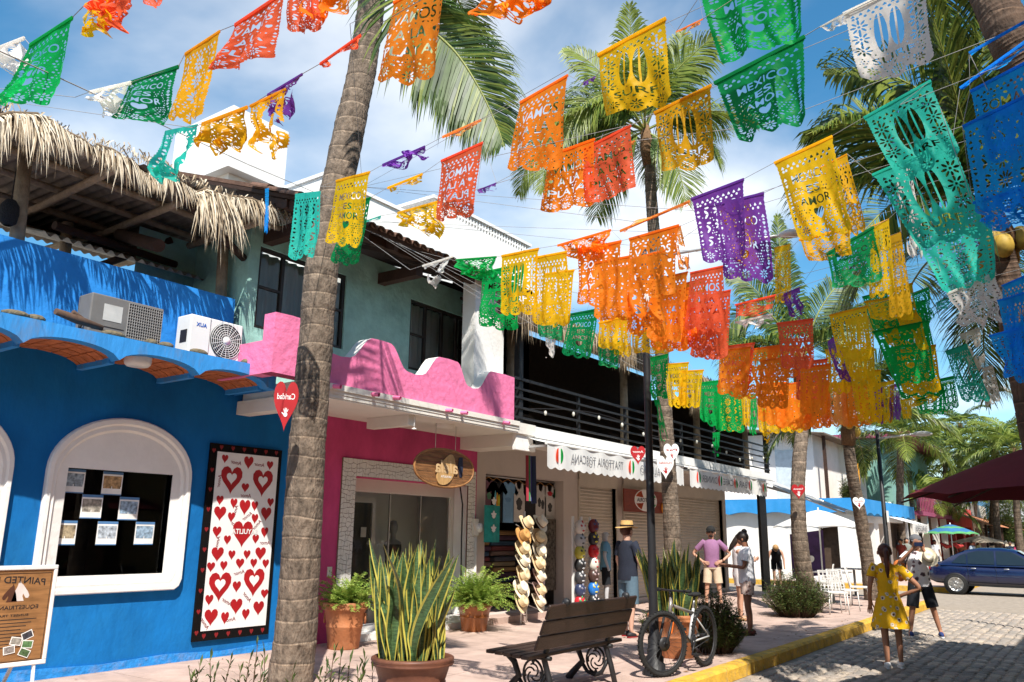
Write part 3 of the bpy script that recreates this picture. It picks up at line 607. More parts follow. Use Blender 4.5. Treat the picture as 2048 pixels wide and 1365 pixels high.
for k, (pxs, L_, n, wd) in enumerate((([(-60, 250), (20, 226), (75, 228), (125, 262)], .62, 150, .009), ([(60, 240), (95, 236), (128, 262)], .75, 70, .009), ([(130, 262), (165, 280), (195, 300)], .3, 40, .008), ([(193, 290), (225, 300), (262, 322), (288, 352)], .52, 110, .009), ([(296, 345), (340, 352), (385, 380)], .46, 100, .009), ([(385, 388), (412, 378), (445, 392), (466, 425)], 1.0, 110, .01), ([(400, 385), (430, 385), (455, 410)], .8, 60, .009), ([(455, 392), (505, 398), (560, 425)], .5, 110, .009), ([(480, 400), (520, 404), (552, 420)], .42, 60, .008), ([(280, 345), (300, 352), (325, 372)], .3, 30, .008))): eave_frond(pxs, L_, int(n*.62), k, wd*.95)
fg = MB(); fringe(fg, 1, 6.9, 8.84, lambda x: 5.88+.03*math.sin(x*3), .14, 900, rr, .5, 3); tag(fg.build('thatch_fringe', m_straw, pal), kind='stuff')
# basket lantern hanging under that roof
b = MB(); c = P(18, 428, Y=9.5); b.lathe([(.05, .16), (.09, .1), (.1, 0), (.085, -.1), (.04, -.14)], c, 14); b.tube([c+V(0, 0, .15), V(c.x, c.y, 5.7)], .006, 5); tag(b.build('basket_lantern', mat('black_wicker', (.012, .012, .014), .8, .4, 60, .8, 80)), 'black woven lantern hanging under the thatched terrace roof', 'lantern')

# ================================================================== row of buildings on the camera's side of the street (out of frame; shades the road)
ob = thing('opposite_building', 'terracotta building across the road whose shadow falls on the cobbles', 'building', (5, -6, 0))
b = MB(); b.box(-20, 11.8, -9, -2.1, -.16, 8.1); b.build('wall', mat('terracotta_wall', (.45, .2, .12), .85, .15, 2), ob)
b = MB(); b.box(11.81, 60, -9, -2.3, -.16, 6.9); b.build('wing', mat('ochre_wall', (.5, .36, .18), .85, .15, 2), ob)
b = MB(); b.box(-20, 11.9, -9.3, -1.9, 8.101, 8.3); b.build('roof', m_tile, ob)
# ================================================================== cut-paper flags on strings across the street
def flag_field(design, nu, nv, flip=False, W=.42, Hh=.56):
    S = 4; nx, ny = nu*S+1, nv*S+1
    X, Y = np.meshgrid(np.linspace(0, 1, nx), np.linspace(0, 1, ny)); A = Hh/W
    U = X if not flip else 1-X; Vv = Y*A                       # U 0..1, Vv 0..A downwards
    f = np.ones_like(X)
    def cut(mask): f[mask] = 0
    def ell(cx, cy, rx, ry, rot=0.):
        c, s = math.cos(rot), math.sin(rot); dx, dy = U-cx, Vv-cy
        return ((dx*c+dy*s)/rx)**2+((-dx*s+dy*c)/ry)**2 < 1
    def tri(cx, cy, w, h, up=True):
        dx, dy = np.abs(U-cx), (Vv-cy)*(1 if up else -1); return (dy > -h/2) & (dy < h/2) & (dx < w/2*(dy+h/2)/h)
    def heart(cx, cy, s):
        x, y = (U-cx)/s, -(Vv-cy)/s; return (x*x+y*y-.3)**3-x*x*y**3*1.1 < 0
    def flower(cx, cy, r, n=8, rot=0.):
        cut(ell(cx, cy, r*.16, r*.16))
        for k in range(n):
            a = 2*math.pi*k/n+rot; cut(ell(cx+.62*r*math.cos(a), cy+.62*r*math.sin(a), r*.33, r*.13, a))
    def txt(s, cx, cy, w, h):
        v, t, ext = text_tris(s, .012)
        p = np.stack([cx+v[:, 0]/ext[0]*w, cy-v[:, 1]/ext[1]*h], 1)
        for a, b, c in t:
            q = p[[a, b, c]]; x0, y0 = q.min(0); x1, y1 = q.max(0)
            if flip: i0, i1 = int((1-x1)*(nx-1)), int((1-x0)*(nx-1))+2
            else: i0, i1 = int(x0*(nx-1)), int(x1*(nx-1))+2
            j0, j1 = int(y0/A*(ny-1)), int(y1/A*(ny-1))+2
            i0, j0 = max(i0, 0), max(j0, 0)
            if i1 <= i0 or j1 <= j0: continue
            uu, vv = U[j0:j1, i0:i1], Vv[j0:j1, i0:i1]
            e = lambda P0, P1: (P1[0]-P0[0])*(vv-P0[1])-(P1[1]-P0[1])*(uu-P0[0])
            a1, a2, a3 = e(q[0], q[1]), e(q[1], q[2]), e(q[2], q[0])
            f[j0:j1, i0:i1][((a1 >= 0) & (a2 >= 0) & (a3 >= 0)) | ((a1 <= 0) & (a2 <= 0) & (a3 <= 0))] = 0
    # outline: serrated sides, scalloped bottom
    e = .012+.012*np.abs(np.sin(Vv*math.pi/.055)); cut((U < e) | (U > 1-e)); f[Vv < .05] = 1
    sc_ = A-.05-.10*np.abs(np.sin(U*math.pi*3))**.7-.06*np.cos((U-.5)*math.pi*2)*-1*.5
    cut(Vv > A-.16+.10*np.abs(np.sin(U*math.pi*3))**.8+.05*np.cos((U-.5)*math.pi))
    # top lace
    for k in range(9):
        cut(tri(.1+.1*k, .115, .07, .045, True)); cut(ell(.15+.1*k if k < 8 else .1, .165, .022, .018))
    if design == 'v':
        txt('VAMOS', .5, .34, .72, .15); txt('A LA', .5, .58, .5, .15); txt('PLAYA', .5, .82, .74, .15)
        cut(heart(.15, .57, .055)); cut(heart(.86, .57, .055))
        for k in range(10):
            for sx_ in (.055, .945): cut(tri(sx_, .25+.075*k, .045, .04, k % 2 == 0))
        for k in range(6): cut(ell(.2+.12*k, .455, .02, .012, .6 if k % 2 else -.6)); cut(ell(.2+.12*k, .7, .02, .012, .6 if k % 2 else -.6))
        for k in range(5): cut(ell(.18+.16*k, .225, .035, .014, .3 if k % 2 else -.3))
    elif design == 'a':
        txt('MEXICO', .5, .32, .6, .12); txt('ES', .5, .49, .22, .11); txt('AMOR', .5, .66, .5, .13); cut(heart(.5, .86, .13))
        for k in range(8):
            for sx_ in (.085, .915): cut(tri(sx_, .27+.1*k, .07, .05, k % 2 == 0)); cut(ell(sx_, .32+.1*k, .02, .013))
    elif design == 's':
        for cx in (.4, .6):
            cut(ell(cx, .5, .085, .3) & (np.abs(U-cx) > .012))
        txt('SURF', .5, .93, .56, .13)
        for cy in (.3, .5, .72):
            flower(.15, cy, .12, 8); flower(.85, cy, .12, 8)
    else:
        for cy in (.3, .55, .82):
            flower(.5, cy, .13, 10, .2)
            for cx in (.24, .76): cut(ell(cx, cy, .05, .02, .8)); cut(ell(cx, cy+.06, .05, .02, -.8)); cut(ell(cx+.02, cy-.07, .045, .018, .1))
        for k in range(9):
            for sx_ in (.085, .915): cut(tri(sx_, .25+.09*k, .07, .05, k % 2 == 0))
    # lower lace
    flower(.5, A-.15, .1, 9); flower(.2, A-.2, .09, 8); flower(.8, A-.2, .09, 8)
    for k in range(5): cut(ell(.12+.19*k, A-.3, .03, .015, .5 if k % 2 else -.5))
    for k in range(7): cut(ell(.14+.12*k, A-.085-.0*k, .012, .02))
    # small perforations wherever the paper is still whole
    rs = random.Random(5); blk = (f < .5).astype(float); rad_ = max(2, int(.040*nx))
    ii = np.cumsum(np.cumsum(np.pad(blk, ((1, 0), (1, 0))), 0), 1)
    j = 0; vv0 = .24
    while vv0 < A-.1:
        for k in range(22):
            cu = .05+.9*(k+.5*(j % 2))/21.5; cx = int((cu if not flip else 1-cu)*(nx-1)); cy = int(vv0/A*(ny-1))
            x0, x1, y0, y1 = max(cx-rad_, 0), min(cx+rad_, nx-1), max(cy-rad_, 0), min(cy+rad_, ny-1)
            if ii[y1, x1]-ii[y0, x1]-ii[y1, x0]+ii[y0, x0] == 0 and nu > 40 and rs.random() < .8:
                cut(ell(cu, vv0, .0135, .009 if (j+k) % 2 else .0135, (.7, -.7, 0)[(j+k) % 3]))
        vv0 += .043; j += 1
    # soften and sample
    g_ = np.pad(f, 2, mode='edge'); acc = sum(g_[2+dy:2+dy+ny, 2+dx:2+dx+nx] for dy in (-1, 0, 1) for dx in (-1, 0, 1))/9
    F = acc[::S, ::S].copy()
    F[:, 0] = 0; F[:, -1] = 0; F[-1, :] = 0; F[0, 1:-1] = 1
    return F
def march(F):
    ny, nx = F.shape; ny -= 1; nx -= 1; T = .5; vid = {}; vs = []; fs = []
    def vert(k, p):
        if k not in vid: vid[k] = len(vs); vs.append(p)
        return vid[k]
    ins = F > T
    for j in range(ny):
        for i in range(nx):
            c = ((i, j), (i+1, j), (i+1, j+1), (i, j+1))
            s = [ins[b, a] for a, b in c]
            if not any(s): continue
            poly = []
            for k in range(4):
                p, q = c[k], c[(k+1) % 4]
                if s[k]: poly.append(vert(p, p))
                if s[k] != s[(k+1) % 4]:
                    fa_, fb = F[p[1], p[0]], F[q[1], q[0]]; t = (T-fa_)/(fb-fa_)
                    key = (p, q) if p < q else (q, p)
                    poly.append(vert(key, (p[0]+(q[0]-p[0])*t, p[1]+(q[1]-p[1])*t)))
            if len(poly) > 2: fs.append(tuple(poly))
    v = np.array(vs, float); v[:, 0] /= nx; v[:, 1] /= ny
    return v, fs
_FC = {}
def flag_pat(design, hi, flip):
    k = (design, hi, flip)
    if k not in _FC:
        _FC[k] = march(flag_field(design, *((88, 116) if hi == 2 else (56, 74) if hi == 1 else (30, 40)), flip))
    return _FC[k]
def flagmat(name, col, tr=.66):
    if name in MATS: return MATS[name]
    mt = mat(name, col, .5, .12, 6, .12, 22, spec=.2, trans=tr)
    nt = mt.node_tree; N = nt.nodes; L = nt.links; oi = N.new('ShaderNodeObjectInfo'); mr = N.new('ShaderNodeMapRange'); mr.inputs[3].default_value = .92; mr.inputs[4].default_value = 1.15; L.new(oi.outputs['Random'], mr.inputs[0])
    hsv = N.new('ShaderNodeHueSaturation'); L.new(mr.outputs[0], hsv.inputs['Value']); bs_ = N['Principled BSDF']; src = bs_.inputs['Base Color'].links[0].from_socket
    for lk in [l for l in L if l.from_socket == src]: d_ = lk.to_socket; L.remove(lk); L.new(hsv.outputs[0], d_)
    L.new(src, hsv.inputs['Color']); return mt
FCOL = {'G': ('green', (.006, .48, .10)), 'D': ('dark green', (.006, .30, .09)), 'Y': ('yellow', (.95, .60, .012)), 'O': ('orange', (1.0, .30, .02)), 'R': ('red', (.95, .16, .06)), 'P': ('purple', (.24, .07, .46)), 'T': ('turquoise', (.04, .62, .48)),
        'B': ('blue', (.015, .38, .92)), 'W': ('white', (.86, .83, .78)), 'L': ('pale orange', (.95, .40, .09)), 'M': ('mustard', (.88, .48, .015))}
DES = {'v': 'Vamos a la playa', 'a': 'Mexico es amor', 's': 'Surf', 'l': 'flower lace', 'x': 'torn scrap'}
m_string = mat('grey_string', (.30, .29, .28), .8)
ORD = ['leftmost', 'second', 'third', 'fourth', 'fifth', 'sixth', 'seventh', 'eighth', 'ninth', 'tenth', 'eleventh', 'twelfth', 'thirteenth', 'fourteenth', 'fifteenth', 'sixteenth']
# rows: (distance along the street, place words, string ends in photo pixels, flags)
# flag: colour design[!mirrored][~crumpled] then top-left, top-right, bottom-left, bottom-right photo pixels
ROWS = [
 (1.55, 'string nearest top left corner', (-60, 130), (480, -130), '''Wx~ -35 108 48 76 -15 125 32 135|Ga 60 90 145 35 -15 215 100 214|Yl~ 170 10 232 -18 172 68 222 62|Rv~ 205 -2 295 -45 186 42 240 55|Rl 285 -30 337 -55 290 12 322 18'''),
 (1.95, 'string with white rag over thatch', (150, 195), (760, -110), '''Wx~ 180 184 262 165 190 206 228 232|Da 258 166 357 133 218 242 328 246|Ml 370 108 440 62 340 248 412 245|Rv 470 50 572 -18 420 150 545 120|Rl 578 -20 640 -52 570 65 640 68|Ol~ 600 -30 705 -70 615 60 695 18'''),
 (2.3, 'string before the white tower', (385, 256), (860, -10), '''Ml~ 404 248 495 214 402 305 470 295|Mx~ 500 212 572 178 505 300 562 315|Px~ 535 190 605 148 533 250 568 247|Rx 640 128 722 70 640 136 722 80'''),
 (3.0, 'topmost string beside leaning trunk', (700, 48), (1200, -90), '''Ov 787 5 893 -50 748 172 868 158|Ol~ 958 -26 1124 -60 966 48 1124 10'''),
 (3.4, 'top string right of frond', (1150, 132), (1660, -120), '''Ys 1195 110 1332 36 1203 240 1346 206|Lx 1352 64 1406 38 1353 72 1402 50|Ga 1398 -5 1606 -92 1440 134 1610 78'''),
 (3.65, 'string with big white flag', (1270, 248), (1960, -105), '''Ms 1308 226 1423 170 1318 350 1432 330|Da 1428 166 1610 72 1478 292 1615 246|Wx 1640 54 1702 22 1660 66 1692 48|Ws 1686 28 1850 -50 1722 172 1874 130'''),
 (4.45, 'string crossing the dark frond', (640, 374), (1240, 90), '''Ya 672 362 740 344 652 492 716 500|Px~ 765 330 850 293 772 342 845 310|Lx 885 274 962 240 890 280 960 254|Ov 1040 205 1136 150 1003 345 1116 342|Px~ 1165 166 1192 152 1166 172 1190 160'''),
 (4.75, 'string under the frond tips', (660, 420), (1460, 160), '''Dl 692 410 742 395 663 530 722 535|Yx 775 376 845 348 780 388 842 362|Rv! 882 322 966 285 866 446 946 436|Px 955 381 993 366 958 389 990 382|Ov 1098 311 1190 278 1080 432 1188 415|Rv 1165 300 1262 250 1172 414 1275 382'''),
 (5.2, 'string below white house corner', (720, 448), (1530, 250), '''Tx 733 442 762 432 734 446 760 438|Yl~ 795 426 876 403 800 445 884 480|Lx 1215 300 1270 282 1216 306 1268 290'''),
 (5.45, 'front string of purple flags', (1280, 445), (1800, 210), '''Lx 1240 462 1380 402 1241 465 1379 406|Pl 1382 398 1488 358 1410 536 1494 520|Ya 1548 326 1665 272 1602 492 1712 470|Ts 1727 236 1862 161 1796 372 1924 310'''),
 (5.75, 'string behind the purple flag', (1390, 422), (2100, 60), '''Ml~ 1436 414 1500 398 1482 542 1516 525|Pa 1430 409 1528 386 1445 562 1552 572|Ml 1640 336 1694 308 1692 482 1735 464|Ts 1744 350 1905 280 1838 500 1984 470|Bx 1920 176 2060 76 1920 182 2060 90'''),
 (5.0, 'right-edge string of blue flags', (1880, 215), (2180, 55), '''Bv! 1940 183 2075 112 1968 330 2095 330|Bx 1938 106 2062 36 1938 112 2062 44|Bl 1925 253 2062 186 1950 425 2085 425|Bl~ 1945 406 2070 370 1966 455 2080 462'''),
 (5.9, "string from the eave's green rag", (820, 540), (1500, 392), '''Wx~ 845 532 905 513 862 582 882 545|Gl~ 912 520 993 514 925 552 985 556|Ys 1003 512 1078 497 996 632 1068 632|Ys 1070 515 1134 503 1064 652 1140 655|Ol~ 1115 491 1222 460 1150 514 1218 508|Ov! 1155 500 1243 482 1150 612 1240 620|Ov 1258 478 1358 450 1257 594 1352 596|Lx~ 1334 462 1362 452 1364 545 1387 545'''),
 (6.3, 'string behind yellow Surf pair', (940, 552), (1420, 440), '''Ga 962 546 1052 526 957 655 1038 667|Yl 1088 548 1149 540 1076 655 1142 657|Ol 1188 526 1262 512 1185 642 1262 646|Ol~ 1256 520 1330 500 1254 672 1322 675'''),
 (6.6, 'string across green heart flag', (1560, 520), (1850, 370), '''Ml 1598 480 1702 455 1618 526 1706 512|Da 1652 508 1748 453 1664 582 1770 566|Yl 1742 453 1778 438 1736 602 1792 592'''),
 (7.4, 'string before the coconuts', (1760, 480), (2180, 300), '''Ml 1780 472 1802 464 1776 642 1828 632|Wx~ 1790 342 1822 322 1820 520 1852 522|Tl 1830 490 1986 444 1892 592 1996 562|Wl~ 1893 588 1992 545 1926 657 2012 642'''),
 (6.9, 'deep blue string beside coconuts', (1900, 640), (2200, 500), '''Bs 2003 572 2078 540 2006 702 2085 700|Bl 1994 602 2082 575 2030 772 2095 772|Bl~ 1978 672 2060 650 2018 760 2072 765'''),
 (8.0, 'first string before upper terrace', (1040, 648), (1500, 500), '''Dl 1075 642 1130 632 1075 674 1126 684|Wx~ 1090 672 1112 668 1094 716 1108 722|Da 1138 629 1197 618 1124 713 1184 722|Yl 1197 646 1255 632 1196 697 1252 706|Ov 1298 562 1376 544 1294 682 1368 692|Rv 1380 546 1447 532 1364 662 1452 668'''),
 (8.4, 'second string before upper terrace', (1180, 688), (1640, 560), '''Dl 1195 692 1240 682 1195 732 1238 740|Ys 1216 642 1266 628 1226 712 1263 717|Yl 1262 667 1346 650 1262 708 1346 708|Ol 1352 572 1412 556 1358 692 1416 692|Rl 1345 626 1400 612 1350 697 1398 702|Rx 1470 610 1552 590 1470 642 1548 626'''),
 (8.9, 'string ending in crumpled purple', (1360, 640), (1680, 460), '''Rv 1385 632 1455 618 1382 717 1452 724|Yl 1548 496 1581 489 1550 612 1583 602|Px~ 1558 592 1600 575 1585 637 1613 647|Wx~ 1470 645 1545 628 1490 655 1540 648|Gl~ 1300 716 1337 708 1303 806 1331 800|Gx 1308 800 1319 800 1322 886 1337 882'''),
 (9.7, 'string above the white parasol', (1500, 665), (1900, 575), '''Rv 1553 647 1627 638 1563 740 1630 742|Ys 1658 631 1735 612 1672 720 1745 722|Yl 1728 604 1822 590 1742 640 1828 642|Gl~ 1822 588 1858 574 1846 652 1868 642'''),
 (10.2, 'string of green-yellow pairs', (1690, 612), (1960, 560), '''Ga 1724 594 1772 582 1746 665 1802 655|Ya 1758 650 1842 624 1776 694 1860 704|Ga 1744 664 1856 642 1792 772 1876 764|Tx 1872 606 1912 590 1874 622 1908 615'''),
 (11.0, 'crowded orange string', (1410, 700), (1900, 660), '''Rv 1452 693 1510 686 1430 780 1500 787|Ov 1488 701 1562 690 1465 802 1540 797|Ov 1535 697 1602 690 1530 762 1600 757|Rv 1590 726 1656 718 1590 802 1650 802|Px~ 1655 684 1670 672 1665 757 1706 767|Ys 1680 706 1750 698 1690 772 1752 777|Ts 1890 703 1934 688 1925 807 1986 806|Wx~ 1918 670 1960 655 1935 752 1970 738'''),
 (11.6, 'string behind crowded orange one', (1580, 745), (2040, 690), '''Ol 1600 748 1650 742 1600 812 1648 812|Yl 1700 748 1762 740 1714 845 1766 850|Ga 1764 704 1862 690 1800 802 1890 792|Gl 1880 758 1908 752 1888 826 1920 817|Wl 1964 737 1986 730 1970 817 2004 802'''),
 (12.3, 'lowest string before the balcony', (1300, 735), (1900, 742), '''Ya 1330 729 1378 725 1335 816 1375 819|Ya 1360 743 1408 740 1352 813 1398 820|Ga 1400 766 1448 760 1398 842 1445 866|Gl 1428 786 1482 780 1428 863 1490 869|Yl 1483 791 1502 788 1483 852 1500 856|Gx~ 1502 790 1512 788 1498 871 1516 873|Ov 1512 769 1575 765 1515 841 1570 863|Ol 1555 771 1625 761 1555 856 1625 866|Ol 1605 771 1660 765 1608 856 1665 859|Ll 1640 771 1690 765 1645 853 1700 856|Ol 1680 767 1735 770 1690 859 1745 851|Px~ 1745 782 1765 775 1745 846 1770 851|Yl 1760 767 1790 760 1755 849 1785 849|Pl~ 1780 772 1800 765 1778 846 1802 841|Yl 1800 801 1825 795 1805 839 1822 839'''),
 (8.2, 'hidden string behind the orange flags', (1150, 700), (1560, 560), '''Ol 1198 545 1262 530 1194 662 1258 666|Ov 1308 592 1382 575 1303 702 1376 708|Rv 1400 594 1462 580 1392 718 1458 722'''),
 (10.6, 'middle string of the orange crowd', (1400, 715), (1950, 590), '''Ov 1438 702 1502 694 1434 792 1497 797|Ov 1520 722 1582 713 1514 817 1576 822|Ol 1600 737 1662 728 1600 832 1656 834|Ys 1690 642 1746 630 1700 762 1753 760|Ya 1734 592 1826 566 1752 662 1841 652|Yl 1790 702 1872 690 1808 792 1886 786'''),
 (11.3, 'string of paired green flags', (1700, 660), (2000, 590), '''Ga 1770 622 1852 600 1790 722 1870 714|Yl 1650 700 1700 694 1655 790 1702 790'''),
 (12.8, 'second-lowest string under the crowd', (1380, 800), (1900, 760), '''Yl 1440 800 1486 796 1440 862 1484 866|Ol 1535 775 1590 770 1533 850 1588 856|Ol 1585 775 1640 768 1585 858 1640 862|Ll 1665 775 1715 770 1668 852 1720 855|Yl 1725 770 1770 765 1728 845 1772 848'''),
 (13.2, 'farthest string under orange crowd', (1490, 815), (1960, 770), '''Yl 1515 812 1562 806 1517 866 1560 870|Yl 1562 806 1610 800 1562 866 1608 868|Yl~ 1815 790 1882 764 1830 812 1886 803|Gl 1828 802 1892 782 1838 829 1888 831|Gx~ 1425 866 1440 864 1426 905 1440 922|Yx~ 1525 866 1540 864 1528 880 1538 892'''),
]
def make_flag(me_v, corners, X, crumple, seed, wpx):
    tl, tr, bl, br = corners; rr = random.Random(seed)
    u, v = me_v[:, 0:1], me_v[:, 1:2]
    A = np.array([*tl]); B = np.array([*tr]); C_ = np.array([*bl]); D = np.array([*br])
    top = A+(B-A)*u; bot = C_+(D-C_)*u; W = np.linalg.norm(B-A)
    ease = v+.06*np.sin(v*math.pi)
    p = top+(bot-top)*ease
    ph = [rr.uniform(0, 6.28) for _ in range(6)]; am = W*(.062 if not crumple else .095); fr_ = rr.uniform(1.4, 2.6)*(1 if not crumple else 1.8)
    vv = np.clip(v*1.6, 0, 1)
    dx = am*vv*(np.sin(u*6.28*fr_*.6+ph[0]+v*1.5)+.55*np.sin(u*6.28*fr_*1.3+ph[1]-v*2.2)) + am*.7*v*np.sin(v*5+ph[2]) + am*.16*vv*np.sin(u*37+v*11+ph[5])*np.sin(v*23+ph[1])
    p = p+np.array([[1, 0, 0]])*dx
    if crumple:
        p = p+np.array([[0, 1, 0]])*(am*.9*vv*np.sin(v*9+ph[3]+u*7))+np.array([[0, 0, 1]])*(am*.9*v*np.sin(u*11+ph[4]))
    else:
        p = p+np.array([[0, 1, 0]])*(am*.35*v*np.sin(v*4+ph[3]))
    return p
fid = 0
for ri, (X, place, e0, e1, spec) in enumerate(ROWS):
    items = [s.split() for s in spec.split('|')]
    tops = []
    allf = [(float(i[1]), i) for i in items]; order = sorted(range(len(items)), key=lambda k: allf[k][0])
    for rank, k in enumerate(order):
        code, *num = items[k]; num = [float(n) for n in num]; c, d = code[0], code[1]
        crumple = '~' in code; flip = '!' in code; fid += 1
        Xf = X+.012*rank
        cs = [P(num[i], num[i+1], X=Xf) for i in (0, 2, 4, 6)]
        wpx = math.hypot(num[2]-num[0], num[3]-num[1]); hpx = math.hypot(num[4]-num[0], num[5]-num[1])
        hi = 2 if max(wpx, hpx*.75) > 75 else 1 if max(wpx, hpx*.75) > 45 else 0
        scrap = d == 'x'
        v, fs = flag_pat('l' if scrap else d, 0 if (scrap and hi < 2) else min(hi, 1) if scrap else hi, flip)
        if scrap or (crumple and R.random() < .6):
            rs = random.Random(fid*13); keep = []
            thr = -.02 if scrap else -.34
            for f_ in fs:
                cu, cv = v[f_[0]]
                if cv < .12 or noise.noise((cu*3.2+fid, cv*3.2, fid*1.7)) > thr-.25*(1-cv): keep.append(f_)
            fs = keep
        p = make_flag(v, cs, X, crumple, fid, wpx)
        used = sorted({i for f_ in fs for i in f_}); mp_ = {a: b for b, a in enumerate(used)}
        cname, colr = FCOL[c]
        me = bpy.data.meshes.new('paper_flag'); me.from_pydata([tuple(p[i]) for i in used], [], [tuple(mp_[i] for i in f_) for f_ in fs])
        me.polygons.foreach_set('use_smooth', [True]*len(fs)); me.materials.append(flagmat('flag_'+cname.replace(' ', '_'), colr)); me.update()
        # fold over the string
        o = link('paper_flag', me)
        od = ORD[rank]
        if scrap: lab = f'torn {cname} flag scrap, {od} on {place}'
        else: lab = f'{"crumpled " if crumple else ""}{cname} {DES[d]} flag, {od} on {place}'
        words = lab.split()
        tag(o, lab, 'flag', 'cut-paper flags strung across the street')
        hem = MB(); a, b = cs[0], cs[1]; hw = min(.012, .03*(b-a).length)
        hem.bar(a+V(0, 0, -hw*.3), b+V(0, 0, -hw*.3), hw*.8, hw*1.6); hem.build('hem', flagmat('flag_'+cname.replace(' ', '_'), colr), o)
        tops += [a, b]
    tops.sort(key=lambda q: -q.y)
    st_ = MB(); pts = [P(*e0, X=X)]+tops+[P(*e1, X=X)]
    # run the string on to anchors on both sides of the street
    anchor = V(X+.6, 8.83, 5.85) if X < 2.5 else V(6.75, 7.25, 5.9) if X < 5.8 else V(max(X, 7.2), 8.22, 5.86) if X < 11.3 else V(X, 8.05, 5.5)
    if ri != 11 and ri != 16: pts.insert(0, anchor)
    pts.append(V(X, -2.1, pts[-1].z+.4))
    st_.tube(pts, .0021, 4, cap=False, sm=False)
    tag(st_.build('flag_string', m_string), f'thin grey {place}, flags pegged along it', 'string')
# a string running along the shops with turquoise flags
a0, a1 = P(105, 150, X=1.6), P(660, 398, X=6.0)
st_ = MB(); st_.tube([a0+(a0-a1)*.5, a0, a0.lerp(a1, .5)+V(0, 0, -.02), a1, V(6.6, 7.3, a1.z+.05)], .0035, 4, cap=False, sm=False); tag(st_.build('flag_string', m_string), 'thin string slanting down to the leaning palm with turquoise flags', 'string')
def xat(px): t = (px-105)/(660-105); return 1.6+(6.0-1.6)*t**2.2*.9
for (c, d, lab, num, Xf) in (('T', 'x', 'torn turquoise flag in front of the white tower base', (330, 262, 397, 248, 300, 362, 358, 352), 2.6), ('T', 'l', 'turquoise lace flag left of the leaning palm trunk', (590, 388, 642, 382, 580, 524, 632, 516), 5.2), ('B', 'x', 'narrow blue flag strip hanging over the thatch end', (530, 378, 538, 376, 529, 468, 537, 470), 4.8)):
    cs = [P(num[i], num[i+1], X=Xf) for i in (0, 2, 4, 6)]; v, fs = flag_pat('l', 1, False); fid += 1
    if d == 'x' and c == 'T': fs = [f_ for f_ in fs if not (.28 < v[f_[0]][0] < .72 and v[f_[0]][1] < .7) or v[f_[0]][1] < .1]
    p = make_flag(v, cs, Xf, d == 'x', fid, 60)
    me = bpy.data.meshes.new('paper_flag'); me.from_pydata([tuple(q) for q in p], [], fs); me.polygons.foreach_set('use_smooth', [True]*len(fs)); me.materials.append(flagmat('flag_'+FCOL[c][0], FCOL[c][1]))
    tag(link('paper_flag', me), lab, 'flag', 'cut-paper flags strung across the street')
# ================================================================== palms
def Pd(px, py, d): r = ray(px, py)*d; return V(r[0], r[1], HC+r[2])
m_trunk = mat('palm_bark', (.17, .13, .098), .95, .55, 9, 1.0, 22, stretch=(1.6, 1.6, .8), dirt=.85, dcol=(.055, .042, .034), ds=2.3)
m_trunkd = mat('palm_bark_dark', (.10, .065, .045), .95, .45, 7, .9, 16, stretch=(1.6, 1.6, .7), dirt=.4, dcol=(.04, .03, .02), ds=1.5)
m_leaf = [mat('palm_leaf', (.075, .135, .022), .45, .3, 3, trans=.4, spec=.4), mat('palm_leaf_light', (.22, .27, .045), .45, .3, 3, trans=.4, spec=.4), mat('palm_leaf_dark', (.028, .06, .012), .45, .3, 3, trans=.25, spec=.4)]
m_rib = mat('palm_rib', (.22, .24, .05), .5, .2)
m_husk = mat('coconut_husk', (.42, .28, .045), .6, .3, 8); m_fib = mat('palm_fibre', (.16, .09, .045), .95, .4, 20, .6, 40)
for mt in (m_trunk, m_trunkd):          # leaf-scar bands round the trunk
    nt = mt.node_tree; N = nt.nodes; L = nt.links; bs_ = N['Principled BSDF']; src = bs_.inputs['Base Color'].links[0].from_socket
    tc = N.new('ShaderNodeTexCoord'); wv_ = N.new('ShaderNodeTexWave'); wv_.wave_type = 'BANDS'; wv_.bands_direction = 'Z'; wv_.wave_profile = 'SAW'
    wv_.inputs['Scale'].default_value = 1.45; wv_.inputs['Distortion'].default_value = 2.6; wv_.inputs['Detail'].default_value = 3; wv_.inputs['Detail Scale'].default_value = .8
    L.new(tc.outputs['Object'], wv_.inputs['Vector']); cr = N.new('ShaderNodeValToRGB'); e = cr.color_ramp.elements; e[0].position = 0; e[0].color = (.5, .48, .46, 1); e[1].position = 1; e[1].color = (1.1, 1.08, 1.05, 1)
    q = e.new(.12); q.color = (.82, .8, .78, 1); q = e.new(.9); q.color = (1.0, .98, .95, 1); q = e.new(.95); q.color = (1.7, 1.65, 1.55, 1)
    mu = N.new('ShaderNodeMixRGB'); mu.blend_type = 'MULTIPLY'; mu.inputs[0].default_value = 1; L.new(wv_.outputs['Fac'], cr.inputs[0]); L.new(src, mu.inputs[1]); L.new(cr.outputs[0], mu.inputs[2]); L.new(mu.outputs[0], bs_.inputs['Base Color'])
